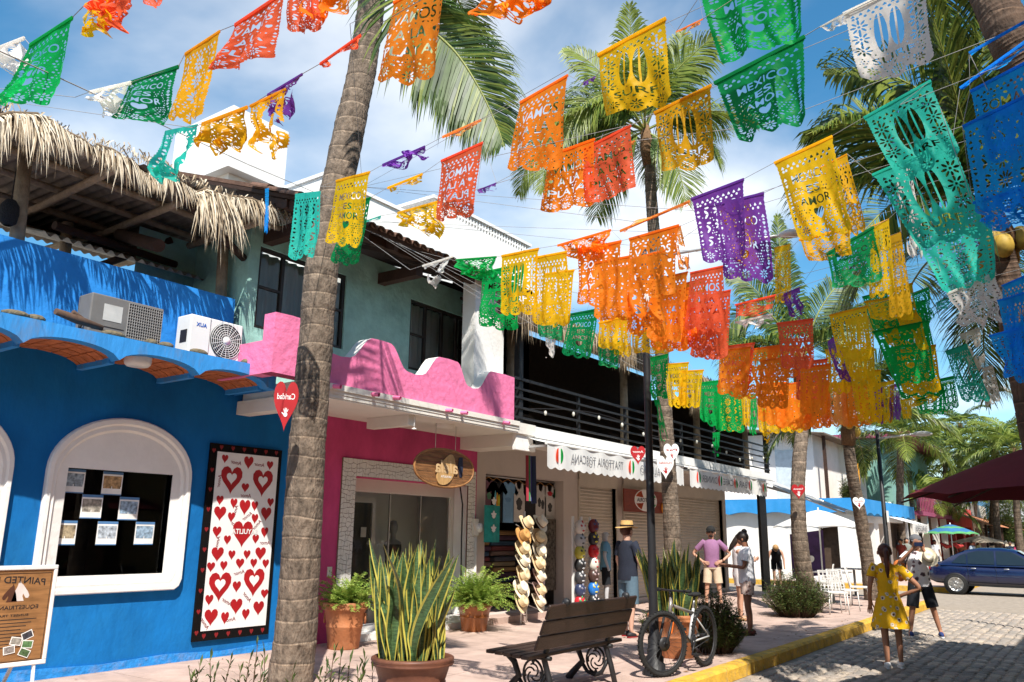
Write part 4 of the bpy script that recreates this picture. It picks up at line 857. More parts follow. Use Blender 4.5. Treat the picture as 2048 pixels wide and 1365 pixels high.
def trunk(pts, rs, n=14, ring=.10, seed=0):
    rr = random.Random(seed); pts = [Vector(p) for p in pts]; mb = MB(); P2 = []; R2 = []
    tot = sum((b-a).length for a, b in zip(pts, pts[1:])); ns = int(tot/ring)*3
    def at(t):
        f = t*(len(pts)-1); i = min(int(f), len(pts)-2); f -= i
        p0 = pts[max(i-1, 0)]; p1 = pts[i]; p2 = pts[i+1]; p3 = pts[min(i+2, len(pts)-1)]
        q = .5*((2*p1)+(p2-p0)*f+(2*p0-5*p1+4*p2-p3)*f*f+(3*p1-p0-3*p2+p3)*f**3)
        return q, rs[i]+(rs[i+1]-rs[i])*f
    k = 0; dr = 0
    i = 0; tt = 0.
    while tt <= 1:
        st = ring*rr.uniform(.55, 1.45)*(1.5-.8*tt)/tot; dr = rr.uniform(.006, .028)
        for f_, g_ in ((0, dr), (.1, -.016), (.5, -.006), (.92, dr*.5)):
            u_ = tt+st*f_
            if u_ <= 1: q, r = at(u_); P2.append(q); R2.append(r*(1+g_))
        tt += st
    mb.tube(P2, R2, n); 
    # ragged ring scars
    v = mb.v
    for j in range(len(v)):
        x, y, z = v[j]; o = noise.noise((x*4, y*4, z*3+seed))*.03+noise.noise((x*16, y*16, z*9+seed))*.012; i = j//n; c = P2[min(i, len(P2)-1)]
        d = Vector((x-c.x, y-c.y, 0)); v[j] = (x+d.x*o*2, y+d.y*o*2, z+noise.noise((x*5, y*5, z*1.2+seed))*ring*.28)
    return mb
def frond(rach, leafL, seed, dense=4.2, droop=.45, lite=.35, wid=.02, sidew=1.0, nrm=None):
    """one feather leaf along the polyline rach: rib, then leaflets both sides that hang with gravity"""
    rr = random.Random(seed); rach = [Vector(p) for p in rach]; mb = MB(); pts = []
    n = max(10, int(sum((b-a).length for a, b in zip(rach, rach[1:]))/.14))
    for i in range(n+1):
        f = i/n*(len(rach)-1); k = min(int(f), len(rach)-2); f -= k
        p0 = rach[max(k-1, 0)]; p1 = rach[k]; p2 = rach[k+1]; p3 = rach[min(k+2, len(rach)-1)]
        pts.append(.5*((2*p1)+(p2-p0)*f+(2*p0-5*p1+4*p2-p3)*f*f+(3*p1-p0-3*p2+p3)*f**3))
    mb.cur = 3; mb.tube(pts, [.026*(1-.85*i/n) for i in range(n+1)], 5)
    up = V(0, 0, 1)
    for i in range(1, n):
        t = i/n; tg = (pts[i+1]-pts[i-1]).normalized(); sd_ = tg.cross(up)
        if nrm is not None: sd_ = tg.cross(nrm)
        sd_ = sd_.normalized() if sd_.length > .15 else V(1, 0, 0)
        nn = sd_.cross(tg)
        if t < .12: continue
        for s in (-1, 1):
            for k in range(int(dense+.5)):
                p = pts[i].lerp(pts[i+1] if i < n else pts[i], k/dense+rr.uniform(-.08, .08))
                l = leafL*(math.sin(math.pi*min(1, .12+t*.95))**.6)*rr.uniform(.85, 1.1)*(1.05-.35*t)
                d = (sd_*s*(1.0-.35*t)*sidew*rr.uniform(.85, 1.1)+tg*(.45+.6*t)+nn*rr.uniform(.05, .3)).normalized()
                dr = droop*rr.uniform(.6, 1.4)
                m1 = p+d*l*.45-up*(dr*l*.10); m2 = p+d*l*.75-up*(dr*l*.38); e = p+d*l*.92-up*(dr*l*.85)
                ax = (tg*1.0+up*.2).normalized(); w_ = wid*rr.uniform(.75, 1.2)
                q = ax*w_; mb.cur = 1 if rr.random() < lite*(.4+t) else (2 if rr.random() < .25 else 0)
                mb.add([p-q*.4, p+q*.4, m1+q, m1-q, m2+q*.75, m2-q*.75, e], [(0, 1, 2, 3), (3, 2, 4, 5), (5, 4, 6)])
    return mb
FM = m_leaf+[m_rib]
def rach_dir(c, az, el, L_, bend, n=7):
    pts = [Vector(c)]; e = el
    for i in range(n):
        pts.append(pts[-1]+V(math.cos(e)*math.cos(az), math.cos(e)*math.sin(az), math.sin(e))*(L_/n)); e -= bend/n*(.6+.8*i/n)
    return pts
def palm(label, tpts, rs, crown, nf, L_, leafL, seed, pxf=(), depth=None, dark=False, dense=4.2, coco=0, el=(.1, 1.2), wid=.02, loc=None, lite=.35, group=None, n=14, ring=.1, avoid=None, droop=.45):
    rr = random.Random(seed); t = thing('palm_tree', label, 'palm', tpts[0], group=group)
    trunk(tpts, rs, n, ring, seed).build('trunk', m_trunkd if dark else m_trunk, t)
    c = Vector(crown)
    for k, f in enumerate(pxf):
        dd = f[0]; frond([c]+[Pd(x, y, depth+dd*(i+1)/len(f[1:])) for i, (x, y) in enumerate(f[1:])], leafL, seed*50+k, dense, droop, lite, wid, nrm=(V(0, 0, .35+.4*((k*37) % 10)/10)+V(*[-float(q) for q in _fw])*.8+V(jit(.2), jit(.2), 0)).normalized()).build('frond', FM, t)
    for k in range(nf):
        az = 2*math.pi*(k*.382+rr.random()*.05); e = el[0]+(el[1]-el[0])*((k+.5)/nf)+rr.uniform(-.1, .1)
        if avoid and avoid(az): continue
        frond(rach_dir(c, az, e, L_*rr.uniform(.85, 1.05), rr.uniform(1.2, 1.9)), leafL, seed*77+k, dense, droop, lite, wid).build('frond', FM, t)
    sh = MB(); ax = (c-Vector(tpts[-1])); r = rs[-1]
    sh.tube([Vector(tpts[-1]), Vector(tpts[-1]).lerp(c, .5), c+V(0, 0, .15)], [r*1.25, r*1.35, r*.7], 10); sh.build('crown_shaft', m_fib, t)
    for k in range(coco):
        a = rr.uniform(0, 6.28); b = MB(); b.ball(c+V(math.cos(a)*.22, math.sin(a)*.22, -.12-rr.random()*.3), (.11, .11, .14), 10, 8); b.build('coconut', m_husk, t)
    return t
# leaning palm in front of the shops
Y1 = 7.28
tp = [P(576, 1420, Y=Y1), P(592, 1250, Y=Y1), P(604, 1080, Y=Y1), P(614, 900, Y=Y1), P(630, 700, Y=Y1), P(647, 520, Y=Y1), P(690, 300, Y=Y1), P(722, 150, Y=Y1), P(741, 20, Y=Y1), P(750, -110, Y=Y1)]
tp[0].z = -.02
palm('big grey leaning palm trunk in front of blue and pink walls', tp, [.245, .222, .215, .208, .2, .198, .193, .187, .184, .18], P(752, -190, Y=Y1), 10, 3.4, .95, 1,
     pxf=[(-1.0, (800, -30), (862, 55), (915, 110), (960, 180), (995, 255), (1010, 300))], depth=9.6, n=28, ring=.19, el=(-.1, 1.2), wid=.022, dense=7, avoid=lambda az: math.cos(az-1.9) > .55)
# palm behind the lamp post
Y2 = 7.0
tp = [P(1352, 1196, Y=Y2), P(1345, 1080, Y=Y2), P(1338, 950, Y=Y2), P(1330, 830, Y=Y2), P(1322, 680, Y=Y2), P(1312, 520, Y=Y2), P(1303, 400, Y=Y2), P(1300, 330, Y=Y2)]
tp[0].z = -.02; d2 = float(np.dot(np.array(P(1300, 330, Y=Y2))-np.array([0, 0, HC]), _fw))
palm('tall slim palm rising behind the black lamp post', tp, [.2, .17, .155, .15, .14, .13, .125, .12], Pd(1290, 262, d2), 7, 2.6, 1.0, 2,
     pxf=[(0, (1268, 150), (1258, 0)), (.6, (1238, 190), (1180, 125), (1130, 95)), (-.5, (1330, 170), (1385, 110), (1432, 70)), (-.9, (1210, 240), (1145, 275), (1095, 330), (1078, 395)), (.9, (1350, 240), (1410, 275), (1445, 335)), (.3, (1245, 290), (1205, 370), (1192, 445)), (1.2, (1190, 215), (1110, 250), (1055, 330), (1035, 405)), (-.6, (1330, 290), (1360, 350), (1372, 415)), (.8, (1310, 190), (1350, 120), (1365, 60)), (-1.2, (1255, 210), (1205, 190), (1150, 230), (1120, 300))], depth=d2, coco=0, el=(.0, .9), wid=.02, dense=7, lite=.8)
# palm in the shrub bed
X3, Y3 = P(1597, 1000, Y=5.5).x, 5.5
tp = [P(1622, 1215, Y=Y3), P(1604, 1120, Y=Y3), P(1596, 1020, Y=Y3), P(1598, 930, Y=Y3), P(1604, 850, Y=Y3), P(1603, 770, Y=Y3)]; tp[0].z = -.02
d3 = float(np.dot(np.array(tp[-1])-np.array([0, 0, HC]), _fw))
palm('palm standing in leafy shrub beside the white parasol', tp, [.22, .175, .16, .155, .15, .14], Pd(1602, 715, d3), 3, 3.0, .8, 3, pxf=[(1, (1560, 640), (1500, 570), (1455, 545)), (-1, (1530, 690), (1470, 700), (1440, 760)), (1, (1640, 620), (1690, 560), (1745, 560)), (0, (1530, 620), (1470, 640), (1430, 700)), (1, (1580, 600), (1560, 500), (1555, 420)), (-1, (1660, 680), (1720, 720), (1745, 800)), (2, (1680, 640), (1760, 640), (1810, 700))], depth=d3, el=(.0, 1.1), wid=.02, dense=6.5)
# palm further on
Y4 = 5.3
tp = [P(1742, 1172, Y=Y4), P(1733, 1110, Y=Y4), P(1720, 1030, Y=Y4), P(1705, 950, Y=Y4), P(1697, 890, Y=Y4)]; tp[0].z = -.02
d4 = float(np.dot(np.array(tp[-1])-np.array([0, 0, HC]), _fw))
palm('palm with golden crown shaft by the white cafe chairs', tp, [.2, .17, .16, .15, .14], Pd(1696, 835, d4), 8, 3.0, .8, 4, pxf=[(2, (1730, 780), (1790, 800), (1840, 860)), (1, (1650, 800), (1600, 840), (1580, 890)), (-1, (1740, 740), (1800, 720), (1860, 760))], depth=d4, el=(-.1, 1.1), coco=4, wid=.022, dense=6)
# coconut palm at the right, and one leaning out of the top corner
d5 = 9.2
c5 = Pd(1992, 455, d5); b5 = V(c5.x+.15, c5.y-.25, -.16)
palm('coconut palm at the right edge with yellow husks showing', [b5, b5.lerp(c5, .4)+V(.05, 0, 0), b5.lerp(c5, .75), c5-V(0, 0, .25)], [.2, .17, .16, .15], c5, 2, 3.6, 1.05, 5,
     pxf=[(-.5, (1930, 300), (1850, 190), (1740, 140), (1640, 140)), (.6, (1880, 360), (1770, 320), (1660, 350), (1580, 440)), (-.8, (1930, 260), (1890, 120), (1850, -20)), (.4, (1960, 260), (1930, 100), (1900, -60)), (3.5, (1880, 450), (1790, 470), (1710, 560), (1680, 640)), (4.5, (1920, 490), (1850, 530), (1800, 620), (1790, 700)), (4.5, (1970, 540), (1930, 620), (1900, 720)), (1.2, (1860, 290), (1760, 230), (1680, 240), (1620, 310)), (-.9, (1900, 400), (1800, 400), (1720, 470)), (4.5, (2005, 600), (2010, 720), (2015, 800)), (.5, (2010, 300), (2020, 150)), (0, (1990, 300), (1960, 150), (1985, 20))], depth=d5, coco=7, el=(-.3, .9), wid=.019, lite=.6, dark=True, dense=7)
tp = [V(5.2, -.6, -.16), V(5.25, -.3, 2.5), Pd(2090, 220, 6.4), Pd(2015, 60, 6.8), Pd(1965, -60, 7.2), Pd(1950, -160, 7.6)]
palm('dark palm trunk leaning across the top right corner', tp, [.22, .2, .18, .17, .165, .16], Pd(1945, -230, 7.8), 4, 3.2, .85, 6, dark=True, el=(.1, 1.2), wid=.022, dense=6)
# far palms down the street
far = [(1800, 870, 1806, 1130, 38, 'far palm left of the striped umbrella'), (1890, 905, 1895, 1110, 52, 'far palm behind the striped umbrella'), (1955, 930, 1945, 1100, 58, 'far palm over the beige umbrellas'), (1860, 1000, 1850, 1110, 46, 'short far palm behind the red awning'), (2030, 900, 2040, 1100, 44, 'far palm at the right edge above the umbrellas'), (1920, 850, 1915, 1100, 70, 'tallest dark palm on the skyline'), (1985, 980, 1985, 1100, 50, 'low spreading palm above the car'), (1830, 950, 1835, 1110, 60, 'slender distant palm between the street lamp and umbrella'), (1845, 900, 1850, 1100, 50, 'bushy palm left of the striped umbrella'), (1990, 900, 1996, 1100, 47, 'bushy palm above the burgundy parasol')]
for k, (cx, cy, bx_, by_, d, lab) in enumerate(far):
    c = Pd(cx, cy, d); g_ = Pd(bx_, by_, d); b = V(g_.x, g_.y, -.1)
    palm(lab, [b, b.lerp(c, .5)+V(.1, .1, 0), c-V(0, 0, .3)], [.22, .17, .15], c, 17, 3.6 if k != 5 else 3.0, 1.1, 20+k, dense=3.4, el=(-.4, 1.2), wid=.035, n=8, ring=.25, lite=.75 if k != 5 else .1, group='palms far down the street')
# ================================================================== things on and along the walls
m_paper = mat('paper', (.8, .79, .75), .8); m_red = mat('heart_red', (.36, .008, .012), .5, .12, 6, spec=.4); m_redd = mat('heart_red_dark', (.22, .012, .015), .5)
m_poster = mat('poster_white', (.78, .77, .75), .5, .04, 4); m_ink = mat('ink', (.02, .018, .02), .6); m_metalw = mat('white_enamel', (.74, .74, .72), .35, .05, 6, dirt=.12, ds=3)
m_steel = mat('brushed_metal', (.55, .55, .54), .35, .1, 8, metal=.9)
# --- air conditioners
def aircon(x0, x1, z0, z1, yf, dep, label, front):
    t = thing('air_conditioner', label, 'air conditioner', ((x0+x1)/2, yf+dep/2, z0)); mg = mat('ac_grey', (.16, .155, .15), .6, .1, 6, dirt=.3, ds=5)
    b = MB(); b.box(x0, x1, yf, yf+dep, z0+.03, z1); bevel(b.build('casing', m_metalw if front else mg, t), .015, 2)
    for k in (.12, .88): b = MB(); b.box(x0+(x1-x0)*k-.03, x0+(x1-x0)*k+.03, yf, yf+dep, z0-.03, z0+.029); b.build('foot', m_black, t)
    F = Fr((x0, yf, z0)); W, H_ = x1-x0, z1-z0
    if front:
        cx, cz, r = W*.68, H_*.52, H_*.43
        b = MB(); b.lathe([(0, .012), (r, .012), (r, 0)], F(cx, cz, 0), 36, F.n); b.build('fan_recess', m_ink, t)
        b = MB()
        for k in range(1, 9): rr_ = r*k/8.2; b.tube([F(cx+rr_*math.cos(a), cz+rr_*math.sin(a), .022) for a in np.linspace(0, 2*math.pi, 29)], .0035, 4, cap=False)
        for k in range(20): a = 2*math.pi*k/20; b.tube([F(cx+.05*math.cos(a), cz+.05*math.sin(a), .024), F(cx+r*.99*math.cos(a), cz+r*.99*math.sin(a), .022)], .003, 4, cap=False)
        b.build('grille', m_metalw, t)
        b = MB(); b.lathe([(0, .03), (.05, .028), (.052, .012)], F(cx, cz, 0), 16, F.n); b.build('hub', m_metalw, t)
        b = MB(); letter(b, 'AUX', F, W*.2, H_*.78, .15, .05, .004, True, .03); b.build('lettering', mat('ac_blue', (.03, .12, .45), .5), t)
        b = MB(); b.box(W*.36, W*.37, .02, H_-.02, .0, .003, Fr(F.o, F.u, F.v, F.n)); b.build('panel_seam', m_steel, t)
        b = MB(); b.box(x0-.004, x0, yf+.06, yf+.2, z0+.18, z0+.34); b.build('side_vent', m_ink, t)
    else:
        b = MB(); n = 15
        for k in range(n+1): a = W*(.5+.48*k/n); b.box(a-.002, a+.002, .03, H_-.03, 0, .01, F)
        for k in range(14): z = .03+(H_-.06)*k/13; b.box(W*.5, W*.98, z-.002, z+.002, .001, .011, F)
        b.build('wire_guard', mat('ac_wire', (.35, .34, .33), .5), t)
        b = MB(); b.box(W*.5, W*.98, .03, H_-.03, 0, .001, F); b.build('coil', mat('ac_coil', (.07, .065, .06), .6, .2, 40), t)
        b = MB(); b.box(W*.17, W*.42, H_*.42, H_*.8, 0, .004, F); b.build('rating_label', mat('grey_label', (.5, .5, .48), .6), t)
        for k in range(3): b = MB(); b.box(W*.03, W*.46, H_*(.1+.09*k), H_*(.12+.09*k), 0, .008, F); b.build('louvre', mg, t)
        b = MB(); b.tube([F(-.02, H_*.3, -.1), F(-.06, H_*.2, -.06), F(-.04, .05, -.1)], .02, 8); b.build('pipe', m_ink, t)
    return t
a = P(377, 690, Y=8.9); b_ = P(481, 715, Y=8.9); c = P(384, 634, Y=8.9)
aircon(a.x, b_.x, 3.66, 4.19, 8.9, .3, 'white air conditioner with round fan grille on blue canopy', True)
a = P(178, 640, Y=8.95); b_ = P(323, 670, Y=8.95)
aircon(a.x, b_.x, 3.67, 4.17, 8.95, .3, 'grey wire-backed air conditioner left of the white one', False)
# --- heart poster
x0, x1 = P(383, 1284, Y=9.47).x, P(383, 1284, Y=9.47).x+1.16; z1, z0 = P(424, 886, Y=9.47).z, P(382, 1285, Y=9.47).z
t = thing('heart_poster', 'tall white poster of red hearts in black heart-print frame on blue wall', 'poster', ((x0+x1)/2, 9.48, z0))
Fq = Fr((x0, 9.46, z0)); W, H_ = x1-x0, z1-z0
b = MB(); b.box(0, W, 0, H_, -.03, 0, Fq); b.build('frame', mat('black_print', (.006, .005, .005), .7, spec=.1), t)
b = MB(); b.box(.105, W-.06, .12, H_-.105, .0005, .006, Fq); b.build('panel', m_poster, t)
fh = MB()
for k in range(10): fh.prism(heart_poly(.05, .1+k*(H_-.2)/9, .055, .07), Fq, .0005, .002)
for k in range(6): fh.prism(heart_poly(.16+k*.18, .055, .055, .075), Fq, .0005, .002); fh.prism(heart_poly(.16+k*.18, H_-.05, .055, .075), Fq, .0005, .002)
tag(fh.build('frame_hearts', m_redd, t), kind='stuff')
u0, u1, v0, v1 = .105, W-.06, .12, H_-.105
HT = [(.12, .96, .09, .055), (.5, .95, .14, .085), (.86, .945, .1, .06), (.48, .80, .11, .06), (.1, .72, .1, .06), (.32, .705, .1, .065), (.5, .685, .16, .10), (.66, .695, .1, .065), (.92, .72, .1, .06), (.12, .645, .17, .09), (.3, .625, .1, .065), (.68, .62, .1, .065), (.86, .65, .16, .09), (.1, .54, .12, .07), (.27, .495, .1, .06), (.86, .54, .11, .07), (.72, .50, .1, .06), (.14, .415, .17, .09), (.36, .41, .1, .06), (.6, .41, .1, .06), (.82, .415, .16, .085), (.06, .345, .11, .06), (.25, .35, .1, .06), (.5, .36, .12, .065), (.72, .36, .1, .06), (.92, .355, .1, .06), (.48, .23, .12, .07), (.08, .165, .11, .065), (.94, .18, .11, .06), (.5, .12, .17, .095), (.13, .07, .18, .1), (.34, .06, .11, .075), (.66, .07, .11, .07), (.86, .1, .16, .09)]
pw, ph_ = u1-u0, v1-v0
for a, b_, w_, h_ in HT: b = MB(); b.prism(heart_poly(u0+a*pw, v0+b_*ph_, w_*pw*1.1, h_*ph_*1.02), Fq, .006, .0085); b.build('heart', m_red, t)
for a, b_ in ((.25, .84), (.76, .835), (.22, .235), (.75, .25)):
    b = MB(); b.prism(heart_poly(u0+a*pw, v0+b_*ph_, .34*pw, .18*ph_), Fq, .006, .0085); ho = b.build('large_heart', m_red, t)
    b = MB(); b.prism(heart_poly(u0+a*pw, v0+(b_+.008)*ph_, .16*pw, .075*ph_), Fq, .0085, .0105); b.build('heart_centre', m_poster, ho)
b = MB(); b.prism(heart_poly(u0+.5*pw, v0+.53*ph_, .32*pw, .17*ph_), Fq, .006, .0085); ho = b.build('middle_heart', m_red, t)
b = MB(); letter(b, 'SAYULITA', Fq, u0+.53*pw, v0+.545*ph_, .42*pw, .03*ph_, .012, True, .025); b.build('lettering', m_poster, ho)
b = MB()
for k, (a, b_, r_) in enumerate(((.3, .945, -.1), (.68, .945, -.05), (.5, .755, 0), (.35, .66, 1.3), (.55, .635, .6), (.38, .58, -.5), (.72, .585, .8), (.12, .48, 1.4), (.88, .48, 0), (.5, .31, .2), (.12, .27, 1.5), (.35, .15, -.5), (.66, .17, -.8), (.42, .05, .1), (.05, .04, -.9), (.06, .83, 1.5))):
    letter(b, 'Amor', Fq, u0+a*pw, v0+b_*ph_, .17*pw, .022*ph_, .0082, True, .01, rot=r_)
b.build('handwriting', m_redd, t)
# --- sandwich board
xr = P(117, 1130, Y=8.33).x; W = .86; zb, zt = P(92, 1327, Y=8.33).z, P(117, 1130, Y=8.33).z; Fs = Fr((xr-W, 8.33, zb)); H_ = zt-zb
t = thing('sandwich_board', 'wooden-print pony riding sandwich board in white frame', 'sign', (xr-W/2, 8.35, 0))
m_plank = mat('printed_planks', (.30, .145, .055), .45, .35, 3, stretch=(1, 1, 9)); 
b = MB(); b.box(.03, W-.03, .03, H_-.03, -.02, 0, Fs); b.build('board', m_plank, t)
for q in ((0, W, H_-.04, H_), (0, W, 0, .04), (0, .035, .04, H_-.04), (W-.035, W, .04, H_-.04)): b = MB(); b.box(*q, -.03, .014, Fs); bevel(b.build('frame_rail', m_metalw, t), .006)
for a in (.06, W-.1): b = MB(); b.bar(Fs(a, .0, -.01), V(Fs(a, 0).x, 8.3, .0), .03, .02); b.build('leg', m_metalw, t); b = MB(); b.bar(Fs(a-.04, .4, -.03), V(Fs(a, 0).x-.06, 8.85, .0), .03, .02); b.build('leg', m_metalw, t)
b = MB(); r_ = [(.05, .05), (W-.05, .05), (W-.05, H_-.07), (.05, H_-.07)]
for (a0, b0), (a1, b1) in zip(r_, r_[1:]+r_[:1]): b.bar(Fs(a0, b0, .001), Fs(a1, b1, .001), .004, .004)
b.build('printed_border', m_ink, t)
for tx, hh, ww, ht, ar in (('PAINTED PONY', .86, .76, .062, .03), ('EQUESTRIAN CENTER', .58, .68, .04, 0), ('SUNSET TRAIL RIDES', .505, .5, .02, 0)): b = MB(); letter(b, tx, Fs, W*.5, H_*hh, W*ww, ht, .002, True, .01, arc=ar); b.build('lettering', m_ink, t)
b = MB()
for k in range(9): b.box(W*(.16+.06*(k % 3)), W*(.84-.05*(k % 4)), H_*(.46-.034*k), H_*(.464-.034*k)+.003, 0, .001, Fs)
tag(b.build('small_print', m_ink, t), kind='stuff')
def horse(mb, fr, ox, oy, s, fl):   # head and neck in profile, flat print
    pts = [(0, 0), (.5, 0), (.42, .35), (.32, .6), (.3, .72), (.24, .86), (.2, .74), (.1, .66), (-.12, .38), (-.2, .22), (-.16, .12), (-.06, .12), (.06, .3), (.08, .2)]
    pts = [(ox+fl*a*s, oy+b*s) for a, b in pts]; mb.prism(pts if fl > 0 else pts[::-1], fr, .0005, .0018)
b = MB(); horse(b, Fs, W*.5, H_*.64, .19, 1); b.build('brown_horse_print', mat('horse_brown', (.09, .035, .02), .5), t)
b = MB(); horse(b, Fs, W*.68, H_*.645, .22, -1); b.build('white_horse_print', mat('horse_white', (.7, .62, .58), .5), t)
for k, (a, b_, r_, c) in enumerate(((.77, .3, .4, (.05, .05, .06)), (.66, .25, -.2, (.3, .28, .24)), (.78, .21, -.1, (.1, .2, .08)), (.6, .17, .15, (.25, .22, .2)), (.76, .13, -.4, (.07, .12, .05)))):
    f2 = Fr(Fs(W*a, H_*b_, .001+.0012*k), V(math.cos(r_), 0, math.sin(r_)), V(-math.sin(r_), 0, math.cos(r_)), (0, -1, 0))
    b = MB(); b.box(-.05, .05, -.035, .035, 0, .001, f2); po = b.build('photo_print', m_paper, t); b = MB(); b.box(-.043, .043, -.028, .028, .001, .0016, f2); b.build('photo_image', mat('photo_%d' % k, c, .5, .6, 40), po)
# --- estate listings taped inside the arched window
rows = [('upper left', 130, 937), ('upper right', 208, 943), ('middle left', 166, 989), ('middle right', 241, 994), ('lower left', 112, 1041), ('lower middle', 197, 1043), ('lower right', 273, 1044)]
for k, (nm, px, py) in enumerate(rows):
    a = P(px, py, Y=9.545); t = thing('listing_sheet', f'property listing sheet, {nm} of seven in the arched window', 'paper', (a.x+.12, 9.545, a.z-.29), group='listing sheets in the window')
    f2 = Fr((a.x, 9.554, a.z-.27)); b = MB(); b.box(0, .245, 0, .27, 0, .003, f2); b.build('sheet', m_paper, t)
    b = MB(); b.box(.0, .245, .24, .27, .003, .004, f2); b.box(0, .245, 0, .012, .003, .004, f2); b.build('blue_band', mat('listing_blue', (.08, .2, .4), .6), t)
    cs = [(.25, .3, .33), (.4, .25, .12), (.33, .3, .25), (.25, .35, .45), (.35, .28, .18), (.4, .45, .5), (.25, .35, .45)][k]
    for q, (u, v_, w_, h_) in enumerate(((.012, .1, .22, .125), (.015, .075, .1, .03), (.125, .075, .1, .03))):
        b = MB(); b.box(u, u+w_, v_, v_+h_-.004, .003, .0042, f2); b.build('picture', mat('listing_photo_%d' % k, cs, .5, .7, 25), t)
# --- hanging shop sign
Fg = Fr((P(890, 935, Y=8.55).x, 8.55, P(890, 937, Y=8.55).z)); t = thing('hanging_wood_sign', 'lens-shaped wooden plank sign hanging before the mosaic shopfront', 'sign', tuple(Fg(0, 0)))
lens = [(.73*math.copysign(abs(math.cos(a))**1.0, math.cos(a)), .3*math.copysign(abs(math.sin(a))**.85, math.sin(a))) for a in np.linspace(0, 2*math.pi, 33)[:-1]]
m_slat = mat('reclaimed_wood', (.21, .095, .035), .6, .5, 4, .3, 20, stretch=(1, 1, 9)); zz = np.linspace(-.3, .3, 9)
for k in range(8):
    z0, z1 = zz[k]+.002, zz[k+1]-.002; w0, w1 = .73*math.sqrt(max(.0, 1-(z0/.303)**2))**1.15, .73*math.sqrt(max(.0, 1-(z1/.303)**2))**1.15
    w0, w1 = max(w0, .05), max(w1, .05); b = MB(); b.prism([(-w0, z0), (w0, z0), (w1, z1), (-w1, z1)], Fg, -.015, .008+jit(.004)); b.build('plank', m_slat, t)
b = MB(); pts = [Fg(x_, y_, 0) for x_, y_ in lens]; b.tube(pts+[pts[0]], .02, 6, cap=False); b.build('rim', mat('rim_wood', (.3, .14, .05), .5, .3, 8), t)
b = MB(); bd = [(.02+.2*math.cos(a)*(1-.25*math.sin(a))+.1*math.sin(a), -.02+.25*math.sin(a)) for a in np.linspace(0, 2*math.pi, 29)[:-1]]; b.prism(bd, Fg, .014, .028); bo = b.build('surfboard_blank', mat('pale_wood', (.5, .3, .12), .5, .2, 5, stretch=(6, 1, 1)), t)
b = MB(); letter(b, 'alela', Fg, .0, .02, .56, .2, .031, True, .02, slant=-.15); b.build('shop_name', mat('tan_letters', (.62, .42, .22), .5), bo)
b = MB(); letter(b, 'SAYULITA', Fg, -.0, -.135, .26, .035, .031, True, .02); b.build('town_name', m_poster, bo)
b = MB(); b.prism([(.33, .2), (.31, .05), (.36, -.12), (.42, -.12), (.44, .0), (.43, .2)], Fg, .0125, .016); b.build('dark_patch', mat('navy_patch', (.02, .025, .05), .7), t)
for a in (-.25, .25): b = MB(); b.tube([Fg(a, .28, .0), Fg(a, .28+.42, 0)], .006, 5); b.build('hanging_rod', m_steel, t)
# --- heart signs with hand prints
def hand(mb, fr, ox, oy, s, rot=0.):
    def pt(a, b): return (ox+s*(a*math.cos(rot)-b*math.sin(rot)), oy+s*(a*math.sin(rot)+b*math.cos(rot)))
    mb.prism([pt(.5*math.cos(t_)*.8, .5*math.sin(t_)-.3) for t_ in np.linspace(0, 2*math.pi, 15)[:-1]], fr, .0, .003)
    for a, l, w_ in ((.5, .55, .09), (.17, .8, .09), (-.12, .85, .09), (-.4, .65, .085)):
        mb.prism([pt(a*.6-w_, .25), pt(a*.6+w_, .25), pt(a+w_*.7, .25+l), pt(a-w_*.7, .25+l)], fr, .0, .003)
    mb.prism([pt(-.38, -.4), pt(-.3, -.1), pt(-.75, .2), pt(-.82, .02)], fr, 0, .003)
m_hw = mat('sign_white', (.76, .75, .73), .5, .04)
def heart_sign(px, py, Y, wp, hp, red, word, label, yaw=0.):
    c = P(px, py, Y=Y); d = float(np.dot(np.array(c)-np.array([0, 0, HC]), _fw)); w_, h_ = wp*d/FPX, hp*d/FPX
    u = V(math.sin(PH), -math.cos(PH), 0)*math.cos(yaw)+V(math.cos(PH), math.sin(PH), 0)*math.sin(yaw)
    f = Fr(c, u, (0, 0, 1), u.cross(V(0, 0, 1))); t = thing('heart_sign', label, 'sign', tuple(c), group='painted heart signs on the trunks')
    b = MB(); b.prism(heart_poly(0, 0, w_, h_, 32), f, -.02, 0); b.build('heart_board', m_red if red else m_hw, t)
    ink = m_hw if red else m_red
    b = MB(); letter(b, word, f, 0, h_*.17, w_*.72, h_*.11, .002, True, .01); b.build('lettering', ink, t)
    f2 = Fr(f(0, 0, .0012), f.u, f.v, f.n); b = MB(); hand(b, f2, w_*.02, -h_*.13, w_*.2); b.build('hand_print', ink, t)
heart_sign(571, 812, 6.95, 48, 112, True, 'Caridad', 'red heart sign on the leaning palm with a white hand', .2)
heart_sign(1276, 911, 7.2, 30, 42, True, 'Amor', 'small red heart sign left of the lamp post')
heart_sign(1343, 908, 6.72, 31, 46, False, 'Paz', 'upper white heart sign with red hand behind the lamp post')
heart_sign(1331, 935, 6.6, 34, 52, False, 'Humildad', 'lower white heart sign with red hand behind the lamp post')
heart_sign(1597, 984, 5.3, 27, 33, True, 'Tolerancia', 'red heart sign on the palm by the white parasol')
heart_sign(1718, 1007, 5.12, 24, 27, False, 'Libertad', 'large white heart sign on the golden-crowned palm')
heart_sign(1747, 1013, 7.6, 13, 18, True, 'Fe', 'small dark red heart sign on the far blue parapet')
heart_sign(1776, 1013, 7.6, 16, 20, False, 'Paz', 'small white heart sign right of the far street lamp')
